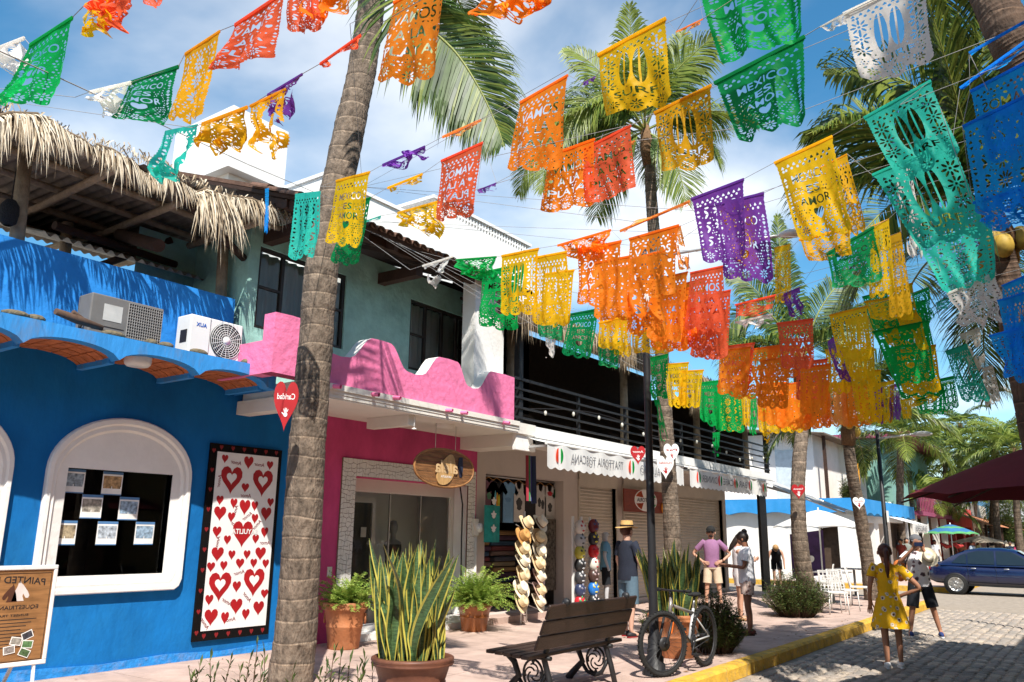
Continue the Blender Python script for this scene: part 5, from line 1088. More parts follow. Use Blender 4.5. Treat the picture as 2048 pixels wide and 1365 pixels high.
# --- awnings
m_canvas = mat('awning_canvas', (.78, .77, .74), .8, .05, 3, trans=.15); m_awg = mat('flag_green', (.02, .25, .08), .6); m_awr = mat('flag_red', (.5, .02, .03), .6); m_gtx = mat('grey_ink', (.2, .2, .21), .6)
def awning(x0, x1, label, items):
    t = thing('awning', label, 'awning', ((x0+x1)/2, 7.9, 2.7)); yf, zt, zb = 7.8, 3.15, 2.74; Fw = Fr((x0, yf, 0)); W = x1-x0
    n = int(W/.035); per = .27
    b = MB(); b.grid(lambda u, v: V(x0+W*u, yf+.012*math.sin(u*W*9), (zt*v+(1-v)*(zb-.045*abs(math.sin(u*W*math.pi/per))))), n, 3); b.build('valance', m_canvas, t)
    b = MB(); b.grid(lambda u, v: V(x0+W*u, 8.28+(yf-8.28)*v, 3.29+(zt-3.29)*v-.02*math.sin(v*math.pi)), 24, 4); b.build('canopy', m_canvas, t)
    b = MB(); b.tube([(x0, yf+.02, zt), (x1, yf+.02, zt)], .035, 10); b.build('front_bar', m_canvas, t)
    for x_ in (x0+.05, (x0+x1)/2, x1-.05): b = MB(); b.bar((x_, 8.27, 3.1), (x_, yf+.05, zt-.05), .03, .04); b.build('arm', m_steel, t)
    for k, it in enumerate(items):
        if it[0] == 'o':
            cx = it[1]-x0; cz = 2.95
            for s_, mm in ((-1, m_awr), (1, m_awg)):
                b = MB(); pts = [(cx+s_*(.04+.09*math.cos(a)*.9), cz+.13*math.sin(a)) for a in np.linspace(-math.pi/2, math.pi/2, 9)]
                b.prism(pts if s_ > 0 else pts[::-1], Fw, .016, .018); b.build('roundel_half', mm, t)
        else:
            b = MB(); letter(b, it[0], Fw, it[1]-x0, 2.94, it[2], .16, .016, True, .0); b.build('lettering', m_gtx, t)
X = lambda px: P(px, 930, Y=7.8).x
awning(11.95, 17.72, 'long white restaurant awning with mirrored lettering over the shutters', [('o', X(1118)), ('TRATTORIA TOSCANA', X(1196), X(1247)-X(1143)), ('o', X(1262)), ('ITALIANO', X(1304), X(1328)-X(1280))])
X = lambda px: P(px, 970, Y=7.8).x
awning(18.05, 23.4, 'shorter white awning with five tricolour roundels', [('o', X(1397)), ('DINNER', X(1419), .95), ('o', X(1440)), ('CAFE', X(1456), .7), ('o', X(1471)), ('BAR', X(1485), .6), ('o', X(1500)), ('o', X(1527))])
t = thing('awning', 'grey awning rolled out over the side street corner', 'awning', (24.6, 7, 2.3))
b = MB(); b.grid(lambda u, v: V(23.7+1.8*u, 8.25-2.5*v, 3.28-1.0*v-.05*math.sin(v*math.pi)), 4, 8); b.build('canopy', mat('grey_canvas', (.42, .41, .40), .8), t)
b = MB(); b.bar((23.7, 5.75, 2.26), (25.5, 5.75, 2.26), .06, .1); b.build('front_bar', m_steel, t)
for x_ in (23.75, 25.4): b = MB(); b.tube([(x_, 8.25, 3.1), (x_-.3, 7.0, 2.75), (x_, 5.8, 2.24)], .03, 6); b.build('arm', m_steel, t)
# --- wooden sign on the shutter
a = P(1248, 977, Y=9.3); c = P(1330, 1022, Y=9.3); Fz = Fr((a.x, 9.3, P(1248, 1023, Y=9.3).z)); W = P(1328, 985, Y=9.3).x-a.x; H_ = a.z-Fz.o.z
t = thing('restaurant_sign', 'red-brown board with oval tricolour emblem hung on the shutter', 'sign', (a.x+W/2, 9.3, Fz.o.z)); b = MB(); b.box(0, W, 0, H_, -.03, 0, Fz); b.build('board', mat('red_wood', (.2, .03, .012), .5, .25, 3, stretch=(1, 1, 6)), t)
ovl = lambda s_, a0, a1, n=17: [(W*.52+.62*s_*math.cos(q), H_*.55+.27*s_*math.sin(q)) for q in np.linspace(a0, a1, n)]
b = MB(); b.prism(ovl(1, 0, 2*math.pi, 29)[:-1], Fz, 0, .006); eo = b.build('emblem', m_hw, t)
for a0, a1, mm in ((.35, 1.1, m_awg), (-1.1, -.35, m_awg), (2.0, 2.8, m_awr), (3.5, 4.25, m_awr)): b = MB(); b.prism(ovl(.93, a0, a1, 9)+[(W*.52+.2*math.cos((a0+a1)/2), H_*.55+.1*math.sin((a0+a1)/2))], Fz, .006, .009); b.build('emblem_quarter', mm, eo)
b = MB(); letter(b, 'TRATTORIA', Fz, W*.52, H_*.56, 1.0, .1, .011, True, .01); b.build('lettering', m_ink, eo)
b = MB(); b.ball(Fz(W-.12, .15, .02), (.1, .02, .14), 10, 6); b.build('orange_figure', mat('orange_paint', (.8, .3, .02), .5), t)
# --- meter box, towel banner
c = P(958, 1056, Y=9.42); t = thing('electric_meter', 'round grey electric meter on pipe beside the shirt shop', 'meter', tuple(c)); b = MB(); b.lathe([(0, .14), (.07, .13), (.085, .09), (.09, 0)], (c.x, 9.48, c.z), 16, (0, -1, 0)); b.build('dial', m_metalw, t)
b = MB(); b.box(c.x-.16, c.x-.02, 9.41, 9.49, c.z-.14, c.z+.16); b.build('box', m_cream, t); b = MB(); b.tube([(c.x-.06, 9.45, c.z-.14), (c.x-.06, 9.45, 0)], .03, 8); b.build('pipe', m_cream, t)
c = P(962, 1010, Y=9.3); e = P(993, 1085, Y=9.3); t = thing('towel_banner', 'teal and white printed towel hanging beside the meter', 'towel', (c.x, 9.3, e.z)); b = MB(); b.grid(lambda u, v: V(c.x+.1+(e.x-c.x)*u, 9.3+.02*math.sin(u*9), e.z+(c.z-e.z)*v), 10, 4); b.build('cloth', mat('teal_cloth', (.02, .28, .25), .8, .3, 6), t)
for k in range(3): b = MB(); f2 = Fr((c.x+.35, 9.265, e.z+.25+.25*k)); b.prism([(.07*math.cos(q)*(1+.4*math.sin(5*q)), .06*math.sin(q)*(1+.3*math.cos(4*q))) for q in np.linspace(0, 6.28, 15)[:-1]], f2, 0, .003); b.build('print', m_hw, t)
# ================================================================== shirt shop stock
def shirt(px, col, label, kind='tee', prints=()):
    c = P(px, 950, Y=9.72); zt = 2.6; t = thing('hanging_shirt', label, 'shirt', (c.x, 9.72, zt-.8), group='shirts hung across the shop opening')
    f = Fr((c.x, 9.72, zt)); w_ = .22
    if kind == 'tee': out = [(-.08, 0), (-w_, -.04), (-.36, -.2), (-.29, -.27), (-.2, -.2), (-.2, -.8), (.2, -.8), (.2, -.2), (.29, -.27), (.36, -.2), (w_, -.04), (.08, 0), (0, -.05)]
    else: out = [(-.1, 0), (-.14, -.02), (-.15, -.18), (-.2, -.26), (-.2, -.78), (.2, -.78), (.2, -.26), (.15, -.18), (.14, -.02), (.1, 0), (.07, -.1), (0, -.14), (-.07, -.1)]
    b = MB(); b.prism(out[::-1], f, -.012, .012); b.build('body', mat('cloth_'+label.split()[0], col, .9, .12, 5), t)
    b = MB(); b.tube([f(-.2, -.02, 0), f(0, .06, 0), f(.2, -.02, 0)], .008, 5); b.tube([f(0, .06), f(0, .12), f(.03, .14)], .004, 5); b.build('hanger', mat('hanger_wood', (.4, .2, .06), .5), t)
    for q in prints: b = MB(); b.prism([(q[0]+q[2]*math.cos(s_)*(1+.25*math.sin(5*s_)), q[1]+q[3]*math.sin(s_)) for s_ in np.linspace(0, 6.28, 17)[:-1]], f, .0122, .0145); b.build('print', mat('print_%d' % (abs(hash(str(q[4]))) % 999), q[4], .8), t)
shirt(978, (.16, .08, .11), 'mauve T-shirt, leftmost on the shop rail', prints=[(0, -.3, .07, .07, (.1, .25, .15))])
shirt(994, (.012, .012, .014), 'black T-shirt with rainbow lettering on the shop rail', prints=[(-.06, -.35, .03, .16, (.1, .4, .5)), (0, -.38, .03, .16, (.6, .3, .02)), (.06, -.4, .03, .14, (.5, .5, .03))])
shirt(1016, (.16, .32, .5), 'light blue T-shirt on the shop rail', prints=[(0, -.35, .1, .05, (.11, .24, .4))])
shirt(1038, (.55, .53, .5), 'white tank top, left of the black one', 'tank', [(0, -.42, .1, .13, (.05, .05, .05))])
shirt(1060, (.02, .02, .022), 'plain black tank top in the middle of the rail', 'tank', [(0, -.3, .08, .05, (.1, .2, .25))])
shirt(1081, (.56, .54, .52), 'white tank top with two dark faces', 'tank', [(-.06, -.36, .06, .1, (.06, .06, .06)), (.07, -.4, .06, .1, (.06, .06, .06))])
shirt(1099, (.5, .48, .46), 'white tank top with red collar print', 'tank', [(0, -.16, .1, .05, (.4, .02, .03)), (0, -.45, .08, .1, (.06, .06, .06))])
shirt(1121, (.008, .07, .025), 'dark green T-shirt with yellow emblem, rightmost on rail', prints=[(0, -.26, .06, .08, (.6, .5, .05)), (0, -.42, .13, .04, (.4, .35, .04))])
b = MB(); b.tube([(12.6, 9.72, 2.68), (15.4, 9.72, 2.68)], .015, 6); tag(b.build('clothes_rail', m_steel), 'steel rail across the shirt shop opening', 'rail')
# hanging serape and shirt outside
c = P(1060, 912, Y=8.5); t = thing('hanging_clothes', 'striped serape and navy shirt hanging in front of the shirt shop', 'clothes', (c.x, 8.5, c.z-.9)); 
for k, (w_, col) in enumerate(((-.13, (.3, .03, .05)), (-.09, (.03, .2, .08)), (-.05, (.45, .4, .3)), (-.02, (.05, .05, .2)))): b = MB(); b.grid(lambda u, v, w_=w_: V(c.x+w_+.05*u+.02*v, 8.5+.03*math.sin(u*4+k), c.z-.82*v), 2, 6); b.build('stripe', mat('serape_%d' % k, col, .9), t)
b = MB(); b.grid(lambda u, v: V(c.x+.02+(.13+.05*v)*u, 8.47+.03*math.sin(u*7), c.z-.86*v+.0), 6, 6); b.build('navy_shirt', mat('navy_cloth', (.02, .028, .06), .9), t); b = MB(); b.tube([(c.x, 8.5, c.z), (c.x, 8.5, 3.02)], .005, 5); b.build('hook', m_steel, t)
# folded blankets
t = thing('blanket_stack', 'dark pile of folded striped blankets inside the shirt shop', 'blankets', (14, 10.4, .1))
cols = [(.12, .03, .03), (.05, .05, .06), (.2, .12, .05), (.03, .06, .1), (.15, .1, .08), (.25, .2, .12), (.06, .03, .05)]
for j in range(3):
    for k in range(13): b = MB(); x0 = 12.75+j*.9; b.box(x0+jit(.03), x0+.8+jit(.03), 10.2+jit(.04), 10.9, .3+k*.105, .395+k*.105); bevel(b.build('blanket', mat('blanket_%d' % ((j+k*3) % 7), cols[(j+k*3) % 7], .95, .5, 4, stretch=(.5, .5, 18)), t), .03, 2)
t = thing('hanging_rug', 'patterned dark rug hanging at right of the shirt shop', 'rug', (14.95, 9.7, .4)); b = MB(); b.grid(lambda u, v: V(14.62+.5*u, 9.62+.02*math.sin(u*8), .45+1.45*v), 8, 4); b.build('cloth', mat('rug_cloth', (.10, .085, .065), .95, .9, 11), t)
# --- straw hats on a stand
t = thing('hat_stand', 'thin white stand carrying straw hats outside the shirt shop', 'stand', (12.75, 8.75, 0))
b = MB(); b.tube([(12.62, 8.8, 0), (12.7, 8.8, 2.0)], .014, 6); b.build('pole', m_metalw, t); b = MB(); b.tube([(12.95, 8.9, 0), (12.8, 8.85, 2.0)], .012, 6); b.build('pole', m_metalw, t)
for z in (.45, .85, 1.3, 1.75):
    b = MB(); b.tube([(12.35, 8.74, z), (13.15, 8.78, z-.22)], .008, 5); b.build('cross_wire', m_steel, t)
def hat(c, ax, s, mcol, label, band=None, group=None, brimtint=None):
    ax = Vector(ax).normalized(); t = thing('straw_hat', label, 'hat', tuple(c), group=group); c = Vector(c)
    a0 = (V(1, 0, 0)-ax*ax.x).normalized(); a1 = ax.cross(a0); f = Fr(c, a0, a1, ax)
    def br(u, v): a = 2*math.pi*u; r = s*(.5+.5*v); return f(r*math.cos(a)*.93, r*math.sin(a)*1.05, s*(.22*v*v*abs(math.cos(a))**2-.04*v))
    b = MB(); b.grid(br, 24, 3); b.grid(lambda u, v: br(u, v)-ax*.006, 24, 3); b.build('brim', mcol if not brimtint else brimtint, t)
    def cr(u, v):
        a = 2*math.pi*u; h_ = v if v < .8 else .8; r = s*(.56-.1*v) if v < .8 else s*.48*(1-(v-.8)/.2)
        dent = .16*max(0, (v-.6)/.4)*abs(math.cos(a)) if v < .99 else .05
        return f(r*math.cos(a)*.9, r*math.sin(a)*1.1, s*(.78*min(v, .8)/.8-dent*.6-(.14 if v >= .99 else 0)))
    b = MB(); b.grid(cr, 20, 10); b.build('crown', mcol, t)
    b = MB(); b.grid(lambda u, v: f(s*(.575-.015*v)*math.cos(6.2832*u)*.9, s*(.575-.015*v)*math.sin(6.2832*u)*1.1, s*(.05+.13*v)), 20, 1); b.build('band', band or mat('hat_band', (.22, .13, .06), .8), t)
m_straw1 = mat('hat_straw', (.70, .55, .33), .8, .12, 40, .3, 120); m_straw2 = mat('hat_cream', (.76, .68, .52), .8, .08, 40, .3, 120); m_straw3 = mat('hat_tan', (.5, .26, .08), .8, .12, 40, .3, 120); m_pinkb = mat('pink_brim', (.75, .55, .5), .8, .3, 20)
HP = [('left', 1055, 1049), ('left', 1049, 1074), ('left', 1049, 1100), ('left', 1048, 1126), ('left', 1047, 1152), ('left', 1045, 1179), ('left', 1044, 1205), ('right', 1083, 1047), ('right', 1081, 1076), ('right', 1081, 1104), ('right', 1079, 1129), ('right', 1080, 1156), ('right', 1080, 1183), ('right', 1079, 1206)]
for k, (sd_, px, py) in enumerate(HP):
    n_ = k % 7; c = P(px, py, Y=8.62); mm = m_straw3 if k == 1 else (m_straw1, m_straw2)[k % 2]
    hat(c+V(0, .04, 0), (jit(.25)-.1, -.8, .42+jit(.15)), .185, mm, f'{"brown" if k == 1 else "pale"} straw hat, {("top", "second", "third", "fourth", "fifth", "sixth", "lowest")[n_]} of the {sd_} column', None if k % 3 else mat('hat_band_dark', (.05, .035, .03), .8), 'straw hats on the stand', m_pinkb if k in (11, 12) else None)
# --- wrestling masks on a board
t = thing('mask_rack', 'upright white rack hung with wrestling masks', 'rack', (14.9, 8.85, 0))
for x_ in (14.5, 14.83, 15.18): b = MB(); b.box(x_-.025, x_+.025, 8.82, 8.86, 0, 1.95); b.build('upright', m_metalw, t)
MK = [((.6, .55, .5), (.4, .02, .03)), ((.35, .35, .36), (.05, .05, .05)), ((.45, .4, .05), (.05, .05, .04)), ((.02, .02, .02), (.4, .4, .4)), ((.04, .04, .045), (.5, .5, .5)), ((.03, .04, .09), (.2, .2, .25)), ((.5, .02, .03), (.03, .25, .08)), ((.12, .01, .02), (.03, .04, .15)), ((.02, .02, .03), (.6, .5, .03)), ((.55, .01, .015), (.3, .0, .01)), ((.6, .58, .52), (.4, .03, .03)), ((.06, .03, .025), (.4, .3, .3)), ((.02, .16, .5), (.6, .5, .05)), ((.02, .02, .02), (.55, .5, .5))]
MN = ['white and red', 'silver', 'yellow', 'black', 'black and grey', 'dark navy', 'red and green', 'maroon', 'black and gold', 'bright red', 'cream and red', 'brown', 'blue and yellow', 'black and white']
for k, (c1, c2) in enumerate(MK):
    px = 1160 if k < 7 else 1187; py = 1056+25*(k % 7)+(0 if k < 7 else -3); c = P(px, py, Y=8.72)
    t = thing('wrestling_mask', f'{MN[k]} wrestling mask on the rack, {"left" if k < 7 else "right"} column', 'mask', tuple(c), group='wrestling masks on the rack')
    n_ = V(-.25+jit(.2), -1, .05).normalized(); u = V(0, 0, 1).cross(n_)*-1; u = u.normalized(); f = Fr(c, u, n_.cross(u)*-1 if (n_.cross(u)).z < 0 else n_.cross(u), n_)
    m1, m2 = mat('mask_a%d' % k, c1, .35, .15, 8, spec=.5), mat('mask_b%d' % k, c2, .35, spec=.5)
    b = MB(); b.ball(c, (.12, .155, .11), 14, 10, fr=Fr(c, f.u, f.v, f.n)); b.build('hood', m1, t)
    for s_ in (-1, 1):
        b = MB(); b.ball(f(s_*.045, .035, .092), (.036, .026, .016), 8, 5, fr=Fr(f(s_*.045, .035, .092), (f.u+f.v*.3*s_).normalized(), f.v, f.n)); b.build('eye_patch', m2, t)
    b = MB(); b.ball(f(0, -.06, .09), (.04, .022, .02), 8, 5, fr=Fr(f(0, -.06, .09), f.u, f.v, f.n)); b.build('mouth_patch', m2, t)
    b = MB(); b.ball(f(0, .1, .07), (.02, .05, .03), 6, 5, fr=Fr(f(0, .1, .07), f.u, f.v, f.n)); b.build('crest', m2, t)
# ================================================================== potted plants
m_terra = mat('terracotta', (.40, .15, .06), .7, .25, 4, .2, 20, dirt=.35, dcol=(.5, .32, .18), ds=2.5); m_terrad = mat('brown_pot', (.13, .05, .03), .5, .25, 5, dirt=.3, dcol=(.3, .15, .06), ds=2.5)
m_soil = mat('soil', (.03, .02, .014), .95)
def pot(loc, r, h, m_, label, t, ring=False):
    prof = [(.0, 0), (r*.68, 0), (r*.7, h*.02), (r*.8, h*.45), (r*.83, h*.47), (r*.83, h*.5), (r*.81, h*.52), (r*.92, h*.82), (r*1.0, h*.84), (r*1.02, h*.88), (r*.99, h*.9), (r*1.02, h*.93), (r*1.02, h*.98), (r*.98, h), (r*.88, h), (r*.86, h*.9)]
    b = MB(); b.lathe(prof, loc, 32); b.build('pot', m_, t); b = MB(); b.lathe([(0, 0), (r*.87, 0)], (loc[0], loc[1], loc[2]+h*.91), 24); b.build('soil', m_soil, t)
m_sg = mat('snake_green', (.05, .095, .035), .4, .75, 16, stretch=(1, 1, 5), spec=.5); m_sy = mat('snake_yellow', (.44, .38, .07), .4, .2, 8, spec=.5)
def snake_plant(loc, r, h, top, spread, nb, seed, label, m_):
    t = thing('snake_plant', label, 'plant', loc); pot(loc, r, h, m_, label, t); rr = random.Random(seed)
    for k in range(nb):
        a = rr.uniform(0, 6.283); q = r*.78*math.sqrt(rr.random()); bx, by = loc[0]+q*math.cos(a), loc[1]+q*math.sin(a)
        ln = (top-h)*rr.uniform(.55, 1.0)*(1-.15*q/r); lean = V(math.cos(a), math.sin(a), 0)*(q/r)*spread*rr.uniform(.5, 1.2)+V(rr.gauss(0, .06), rr.gauss(0, .06), 0)*(1 if rr.random() > .15 else 3.5)
        az = rr.uniform(0, 3.14); w_ = rr.uniform(.036, .06); tw = rr.uniform(-.9, .9); cv = rr.uniform(-.16, .16); wv_ = rr.uniform(3, 7); b = MB(); n = 13; vs = []
        for i in range(n+1):
            s_ = i/n; p = V(bx, by, loc[2]+h*.88)+lean*(s_**1.5)*ln+V(0, 0, ln*s_)+V(math.cos(az+1.57), math.sin(az+1.57), 0)*(cv*math.sin(s_*3)*ln*.5+.012*math.sin(s_*wv_*2+k))
            ww = w_*(.55+.75*math.sin(min(1, s_*1.25)*1.9))*(1-s_**4)+.001; d = V(math.cos(az+tw*s_), math.sin(az+tw*s_), 0); nn = V(-d.y, d.x, 0)
            for e in (-1, -.72, 0, .72, 1): vs.append(p+d*ww*e+nn*(.35*ww*(1-e*e)*-1))
        for i in range(n):
            for j in range(4): b.cur = 0 if j in (1, 2) else 1; b.smooth = True; b.add([vs[i*5+j], vs[i*5+j+1], vs[i*5+5+j+1], vs[i*5+5+j]], [(0, 1, 2, 3)])
        b.build('leaf', [m_sg, m_sy], t)
    return t
c = P(822, 1412, Z=0); snake_plant((c.x, c.y, 0), .385, .44, 1.66, .17, 100, 5, 'large snake plant in brown ribbed pot in front of the bench', m_terrad)
snake_plant((10.75, 4.95, 0), .36, .55, 1.66, .3, 58, 6, 'snake plant in terracotta pot behind the lamp post and bicycle', m_terra)
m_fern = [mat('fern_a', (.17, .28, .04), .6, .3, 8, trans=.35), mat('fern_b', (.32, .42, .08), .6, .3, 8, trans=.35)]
def fern(loc, r, h, R_, n, seed, label, up=.5, m_=None, leaf=.05):
    t = thing('potted_fern', label, 'plant', loc); pot(loc, r, h, m_ or m_terra, label, t); rr = random.Random(seed); b = MB()
    for k in range(n):
        az = rr.uniform(0, 6.283); L_ = R_*rr.uniform(.55, 1.1); p = V(loc[0]+rr.gauss(0, r*.3), loc[1]+rr.gauss(0, r*.3), loc[2]+h*.9); e = rr.uniform(.25, 1.4); ns = 12
        for i in range(ns):
            e -= 1.5/ns*(.3+i/ns)*(1.2-up); d = V(math.cos(az)*math.cos(e), math.sin(az)*math.cos(e), math.sin(e)); q = p+d*(L_/ns); s_ = d.cross(V(0, 0, 1)); s_ = s_.normalized() if s_.length > .05 else V(1, 0, 0)
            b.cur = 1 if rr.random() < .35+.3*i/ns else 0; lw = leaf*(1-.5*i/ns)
            for sg in (-1, 1):
                for m2 in (0, .5):
                    o_ = p.lerp(q, m2+rr.uniform(-.1, .1)); tip = o_+s_*sg*lw*rr.uniform(.7, 1.3)+d*lw*.6+V(0, 0, rr.uniform(-.03, .015)); w2 = d*.008
                    b.add([o_-w2, o_+w2, tip+w2*.6, tip-w2*.3], [(0, 1, 2, 3)])
            p = q
    tag(b.build('foliage', m_fern, t), kind='stuff'); return t
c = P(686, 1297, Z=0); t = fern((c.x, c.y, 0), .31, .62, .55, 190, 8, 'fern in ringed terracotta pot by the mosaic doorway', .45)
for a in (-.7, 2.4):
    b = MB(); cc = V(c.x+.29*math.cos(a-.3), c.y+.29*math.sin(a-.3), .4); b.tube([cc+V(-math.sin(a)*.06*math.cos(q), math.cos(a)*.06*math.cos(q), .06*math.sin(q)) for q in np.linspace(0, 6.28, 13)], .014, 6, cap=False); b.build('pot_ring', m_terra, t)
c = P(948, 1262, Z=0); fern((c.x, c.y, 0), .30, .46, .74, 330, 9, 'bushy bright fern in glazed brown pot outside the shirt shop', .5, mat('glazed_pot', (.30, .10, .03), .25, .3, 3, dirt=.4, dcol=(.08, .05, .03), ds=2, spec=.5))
# ================================================================== bench
t = thing('park_bench', 'dark slatted bench with scrolled iron ends seen from behind', 'bench', (7.7, 4.85, 0)); m_bw = mat('bench_wood', (.038, .021, .015), .42, .35, 4, .3, 30, stretch=(.6, 9, 9), spec=.45)
Yb = 4.62
for k in range(3):
    z0 = .5+.145*k; y0 = Yb-.03-.062*k*1.0; b = MB(); b.bar((6.82, y0-.02, z0+.06), (8.62, y0-.02, z0+.06), .03, .146, up=(0, -.38, 1)); bevel(b.build('back_slat', m_bw, t), .008)
for k in range(5):
    y0 = Yb+.06+.105*k; b = MB(); b.bar((6.78, y0, .425+.006*k), (8.66, y0, .425+.006*k), .092, .035); bevel(b.build('seat_slat', m_bw, t), .006)
for x_ in (7.12, 8.36):
    b = MB(); w_ = .055
    b.tube([(x_, Yb-.05, .0), (x_, Yb+.0, .2), (x_, Yb+.06, .38), (x_, Yb+.02, .5), (x_, Yb-.1, .75), (x_, Yb-.19, .93)], [(w_*.5, .035)]*3+[(w_*.5, .03)]*2+[(w_*.5, .035)], 8)
    b.tube([(x_, Yb+.55, .0), (x_, Yb+.5, .06), (x_, Yb+.36, .2), (x_, Yb+.42, .33), (x_, Yb+.52, .4)], [(w_*.5, .045), (w_*.5, .04), (w_*.5, .035), (w_*.5, .035), (w_*.5, .03)], 8)
    b.tube([(x_, Yb-.02, .39), (x_, Yb+.54, .395)], [(w_*.5, .022)]*2, 8); b.tube([(x_, Yb+.03, .25), (x_, Yb+.12, .1), (x_, Yb+.2, .07), (x_, Yb+.3, .1), (x_, Yb+.38, .2)], [(w_*.4, .022)]*5, 8)
    b.ball((x_, Yb-.2, .93), (.035, .05, .04), 8, 6); fo = b.build('end_frame', m_black, t)
    cc = V(x_, Yb+.19, .23); b = MB(); b.tube([cc+V(0, .115*math.cos(q), .135*math.sin(q)) for q in np.linspace(0, 6.283, 25)], .012, 6, cap=False)
    for j in range(4):
        a0 = j*math.pi/2; b.tube([cc+V(0, .06*math.cos(a0+q)+.035*math.cos(a0), .06*math.sin(a0+q)+.035*math.sin(a0)) for q in np.linspace(-.5, 2.6, 9)], .009, 5); b.ball(cc+V(0, .105*math.cos(a0), .12*math.sin(a0)), (.012, .02, .022), 6, 5)
    b.build('rosette', m_black, fo)
# ================================================================== lamp post and bicycle
lx, ly = 9.2, 4.5; t = thing('lamp_post', 'black lamp post with ringed base behind the bicycle', 'lamp post', (lx, ly, 0))
b = MB(); b.lathe([(.14, 0), (.14, .05), (.12, .06), (.125, .12), (.1, .14), (.105, .2), (.085, .22), (.09, .28), (.075, .3), (.075, .42), (.06, .45), (.056, .7), (.05, 1.2), (.047, 2.5), (.043, 4.3)], (lx, ly, 0), 18); b.build('pole', m_black, t)
b = MB(); b.lathe([(.06, 0), (.06, .03), (.1, .05), (.12, .3), (.05, .42), (0, .46)], (lx, ly, 4.3), 14); b.build('lantern', mat('lantern_glass', (.5, .5, .48), .3), t)
t = thing('bicycle', 'grey and orange mountain bike leaning on the lamp post', 'bicycle', (9.6, 4.33, 0))
m_tyre = mat('tyre', (.018, .018, .018), .85, .2, 30, .5, 90); m_frame = mat('frame_grey', (.30, .27, .25), .35, .1, 5, metal=.4); m_fo = mat('frame_orange', (.75, .16, .02), .35); m_fw = mat('frame_white', (.5, .5, .5), .35)
def wheel(cc, ux, r=.335):
    ux = Vector(ux).normalized(); wo = None; b = MB(); up = V(0, 0, 1)
    ring = lambda rr_, n=41: [cc+ux*rr_*math.cos(q)+up*rr_*math.sin(q) for q in np.linspace(0, 6.2832, n)]
    b.tube(ring(r), .027, 8, cap=False)
    for k in range(48): q = 2*math.pi*k/48; p = cc+(ux*math.cos(q)+up*math.sin(q))*(r+.026); sdv = ux.cross(up); b.box(-.006, .006, -.02, .02, -.003, .006, Fr(p, ux*-math.sin(q)+up*math.cos(q), sdv, ux*math.cos(q)+up*math.sin(q)))
    wo = b.build('wheel', m_tyre, t); b = MB(); b.tube(ring(r-.03), .013, 6, cap=False); b.build('rim', m_black, wo)
    b = MB(); ax = ux.cross(up)
    for k in range(28): q = 2*math.pi*k/28; s_ = .03*(1 if k % 2 else -1); b.tube([cc+ax*s_, cc+(ux*math.cos(q)+up*math.sin(q))*(r-.03)], .0016, 3, cap=False, sm=False)
    b.tube([cc-ax*.05, cc+ax*.05], .02, 8); b.build('spokes', m_black, wo); b = MB(); b.lathe([(.02, -.002), (.08, -.002), (.08, .002), (.02, .002)], cc+ax*.035, 20, ax); b.build('brake_disc', m_black, wo)
cf, cr_ = V(9.13, 4.36, .362), V(10.2, 4.3, .362); st_a = .42; wheel(cf, (math.cos(st_a), -math.sin(st_a), 0)); wheel(cr_, (1, -.03, 0))
hd = V(9.42, 4.37, .80); bb_ = V(9.80, 4.33, .33); stp = V(9.97, 4.33, .70)
def tb_(name, pts, r, mm, par=None): b = MB(); b.tube(pts, r, 8); return b.build(name, mm, par or t)
fo = tb_('frame_down_tube', [hd-V(0, 0, .12), bb_], .024, m_frame); tb_('frame_top_tube', [hd+V(-.0, 0, -.03), stp-V(.02, 0, .05)], .02, m_frame); tb_('seat_tube', [bb_, stp], .018, m_fw)
for s_ in (-.05, .05): tb_('chain_stay', [bb_+V(0, s_, 0), cr_+V(0, s_*1.3, 0)], .011, m_fw); tb_('seat_stay', [stp-V(.03, -s_*.6, .08), cr_+V(0, s_*1.3, 0)], .009, m_fw); tb_('fork_leg', [V(9.36, 4.37+s_*1.2, .68), cf+V(math.sin(st_a)*s_*1.2, s_*1.2, 0)], .017, m_black)
b = MB(); b.bar(V(9.3, 4.29, .6), V(9.22, 4.285, .47), .006, .02); b.build('fork_decal', m_fo, t); b = MB(); b.bar(hd.lerp(bb_, .35)+V(0, -.026, -.08), hd.lerp(bb_, .75)+V(0, -.026, -.03), .004, .02); b.build('frame_decal', m_fo, t)
tb_('head_tube', [V(9.36, 4.37, .66), V(9.42, 4.37, .86)], .022, m_frame); tb_('stem', [V(9.42, 4.37, .86), V(9.38, 4.36, .93)], .016, m_black)
hb = [V(9.38, 4.36, .94)+V(math.sin(st_a), math.cos(st_a), 0)*s_ + V(.03*abs(s_)*3, 0, .02*abs(s_)) for s_ in (-.34, -.2, -.06, .06, .2, .34)]; tb_('handlebar', hb, .013, m_black)
for q in (0, -1): b = MB(); b.tube([hb[q], hb[q].lerp(hb[2 if q == 0 else 3], .4)], .019, 8); b.tube([hb[q].lerp(hb[2], .5), hb[q].lerp(hb[2], .2)+V(-.05, 0, -.03)], .007, 5); b.build('grip', m_tyre, t)
tb_('seat_post', [stp, stp+V(.04, 0, .14)], .014, m_steel); b = MB(); b.ball(stp+V(.07, 0, .165), (.14, .065, .03), 12, 7); b.ball(stp+V(-.05, 0, .17), (.09, .03, .022), 10, 6); b.build('saddle', m_tyre, t)
b = MB(); b.lathe([(.02, 0), (.085, 0), (.085, .006), (.02, .006)], bb_+V(0, -.06, 0), 22, (0, -1, 0)); b.build('chainring', m_black, t); tb_('crank', [bb_+V(0, -.075, 0), bb_+V(-.1, -.08, -.13)], .01, m_black); tb_('crank', [bb_+V(0, .07, 0), bb_+V(.1, .08, .13)], .01, m_black)
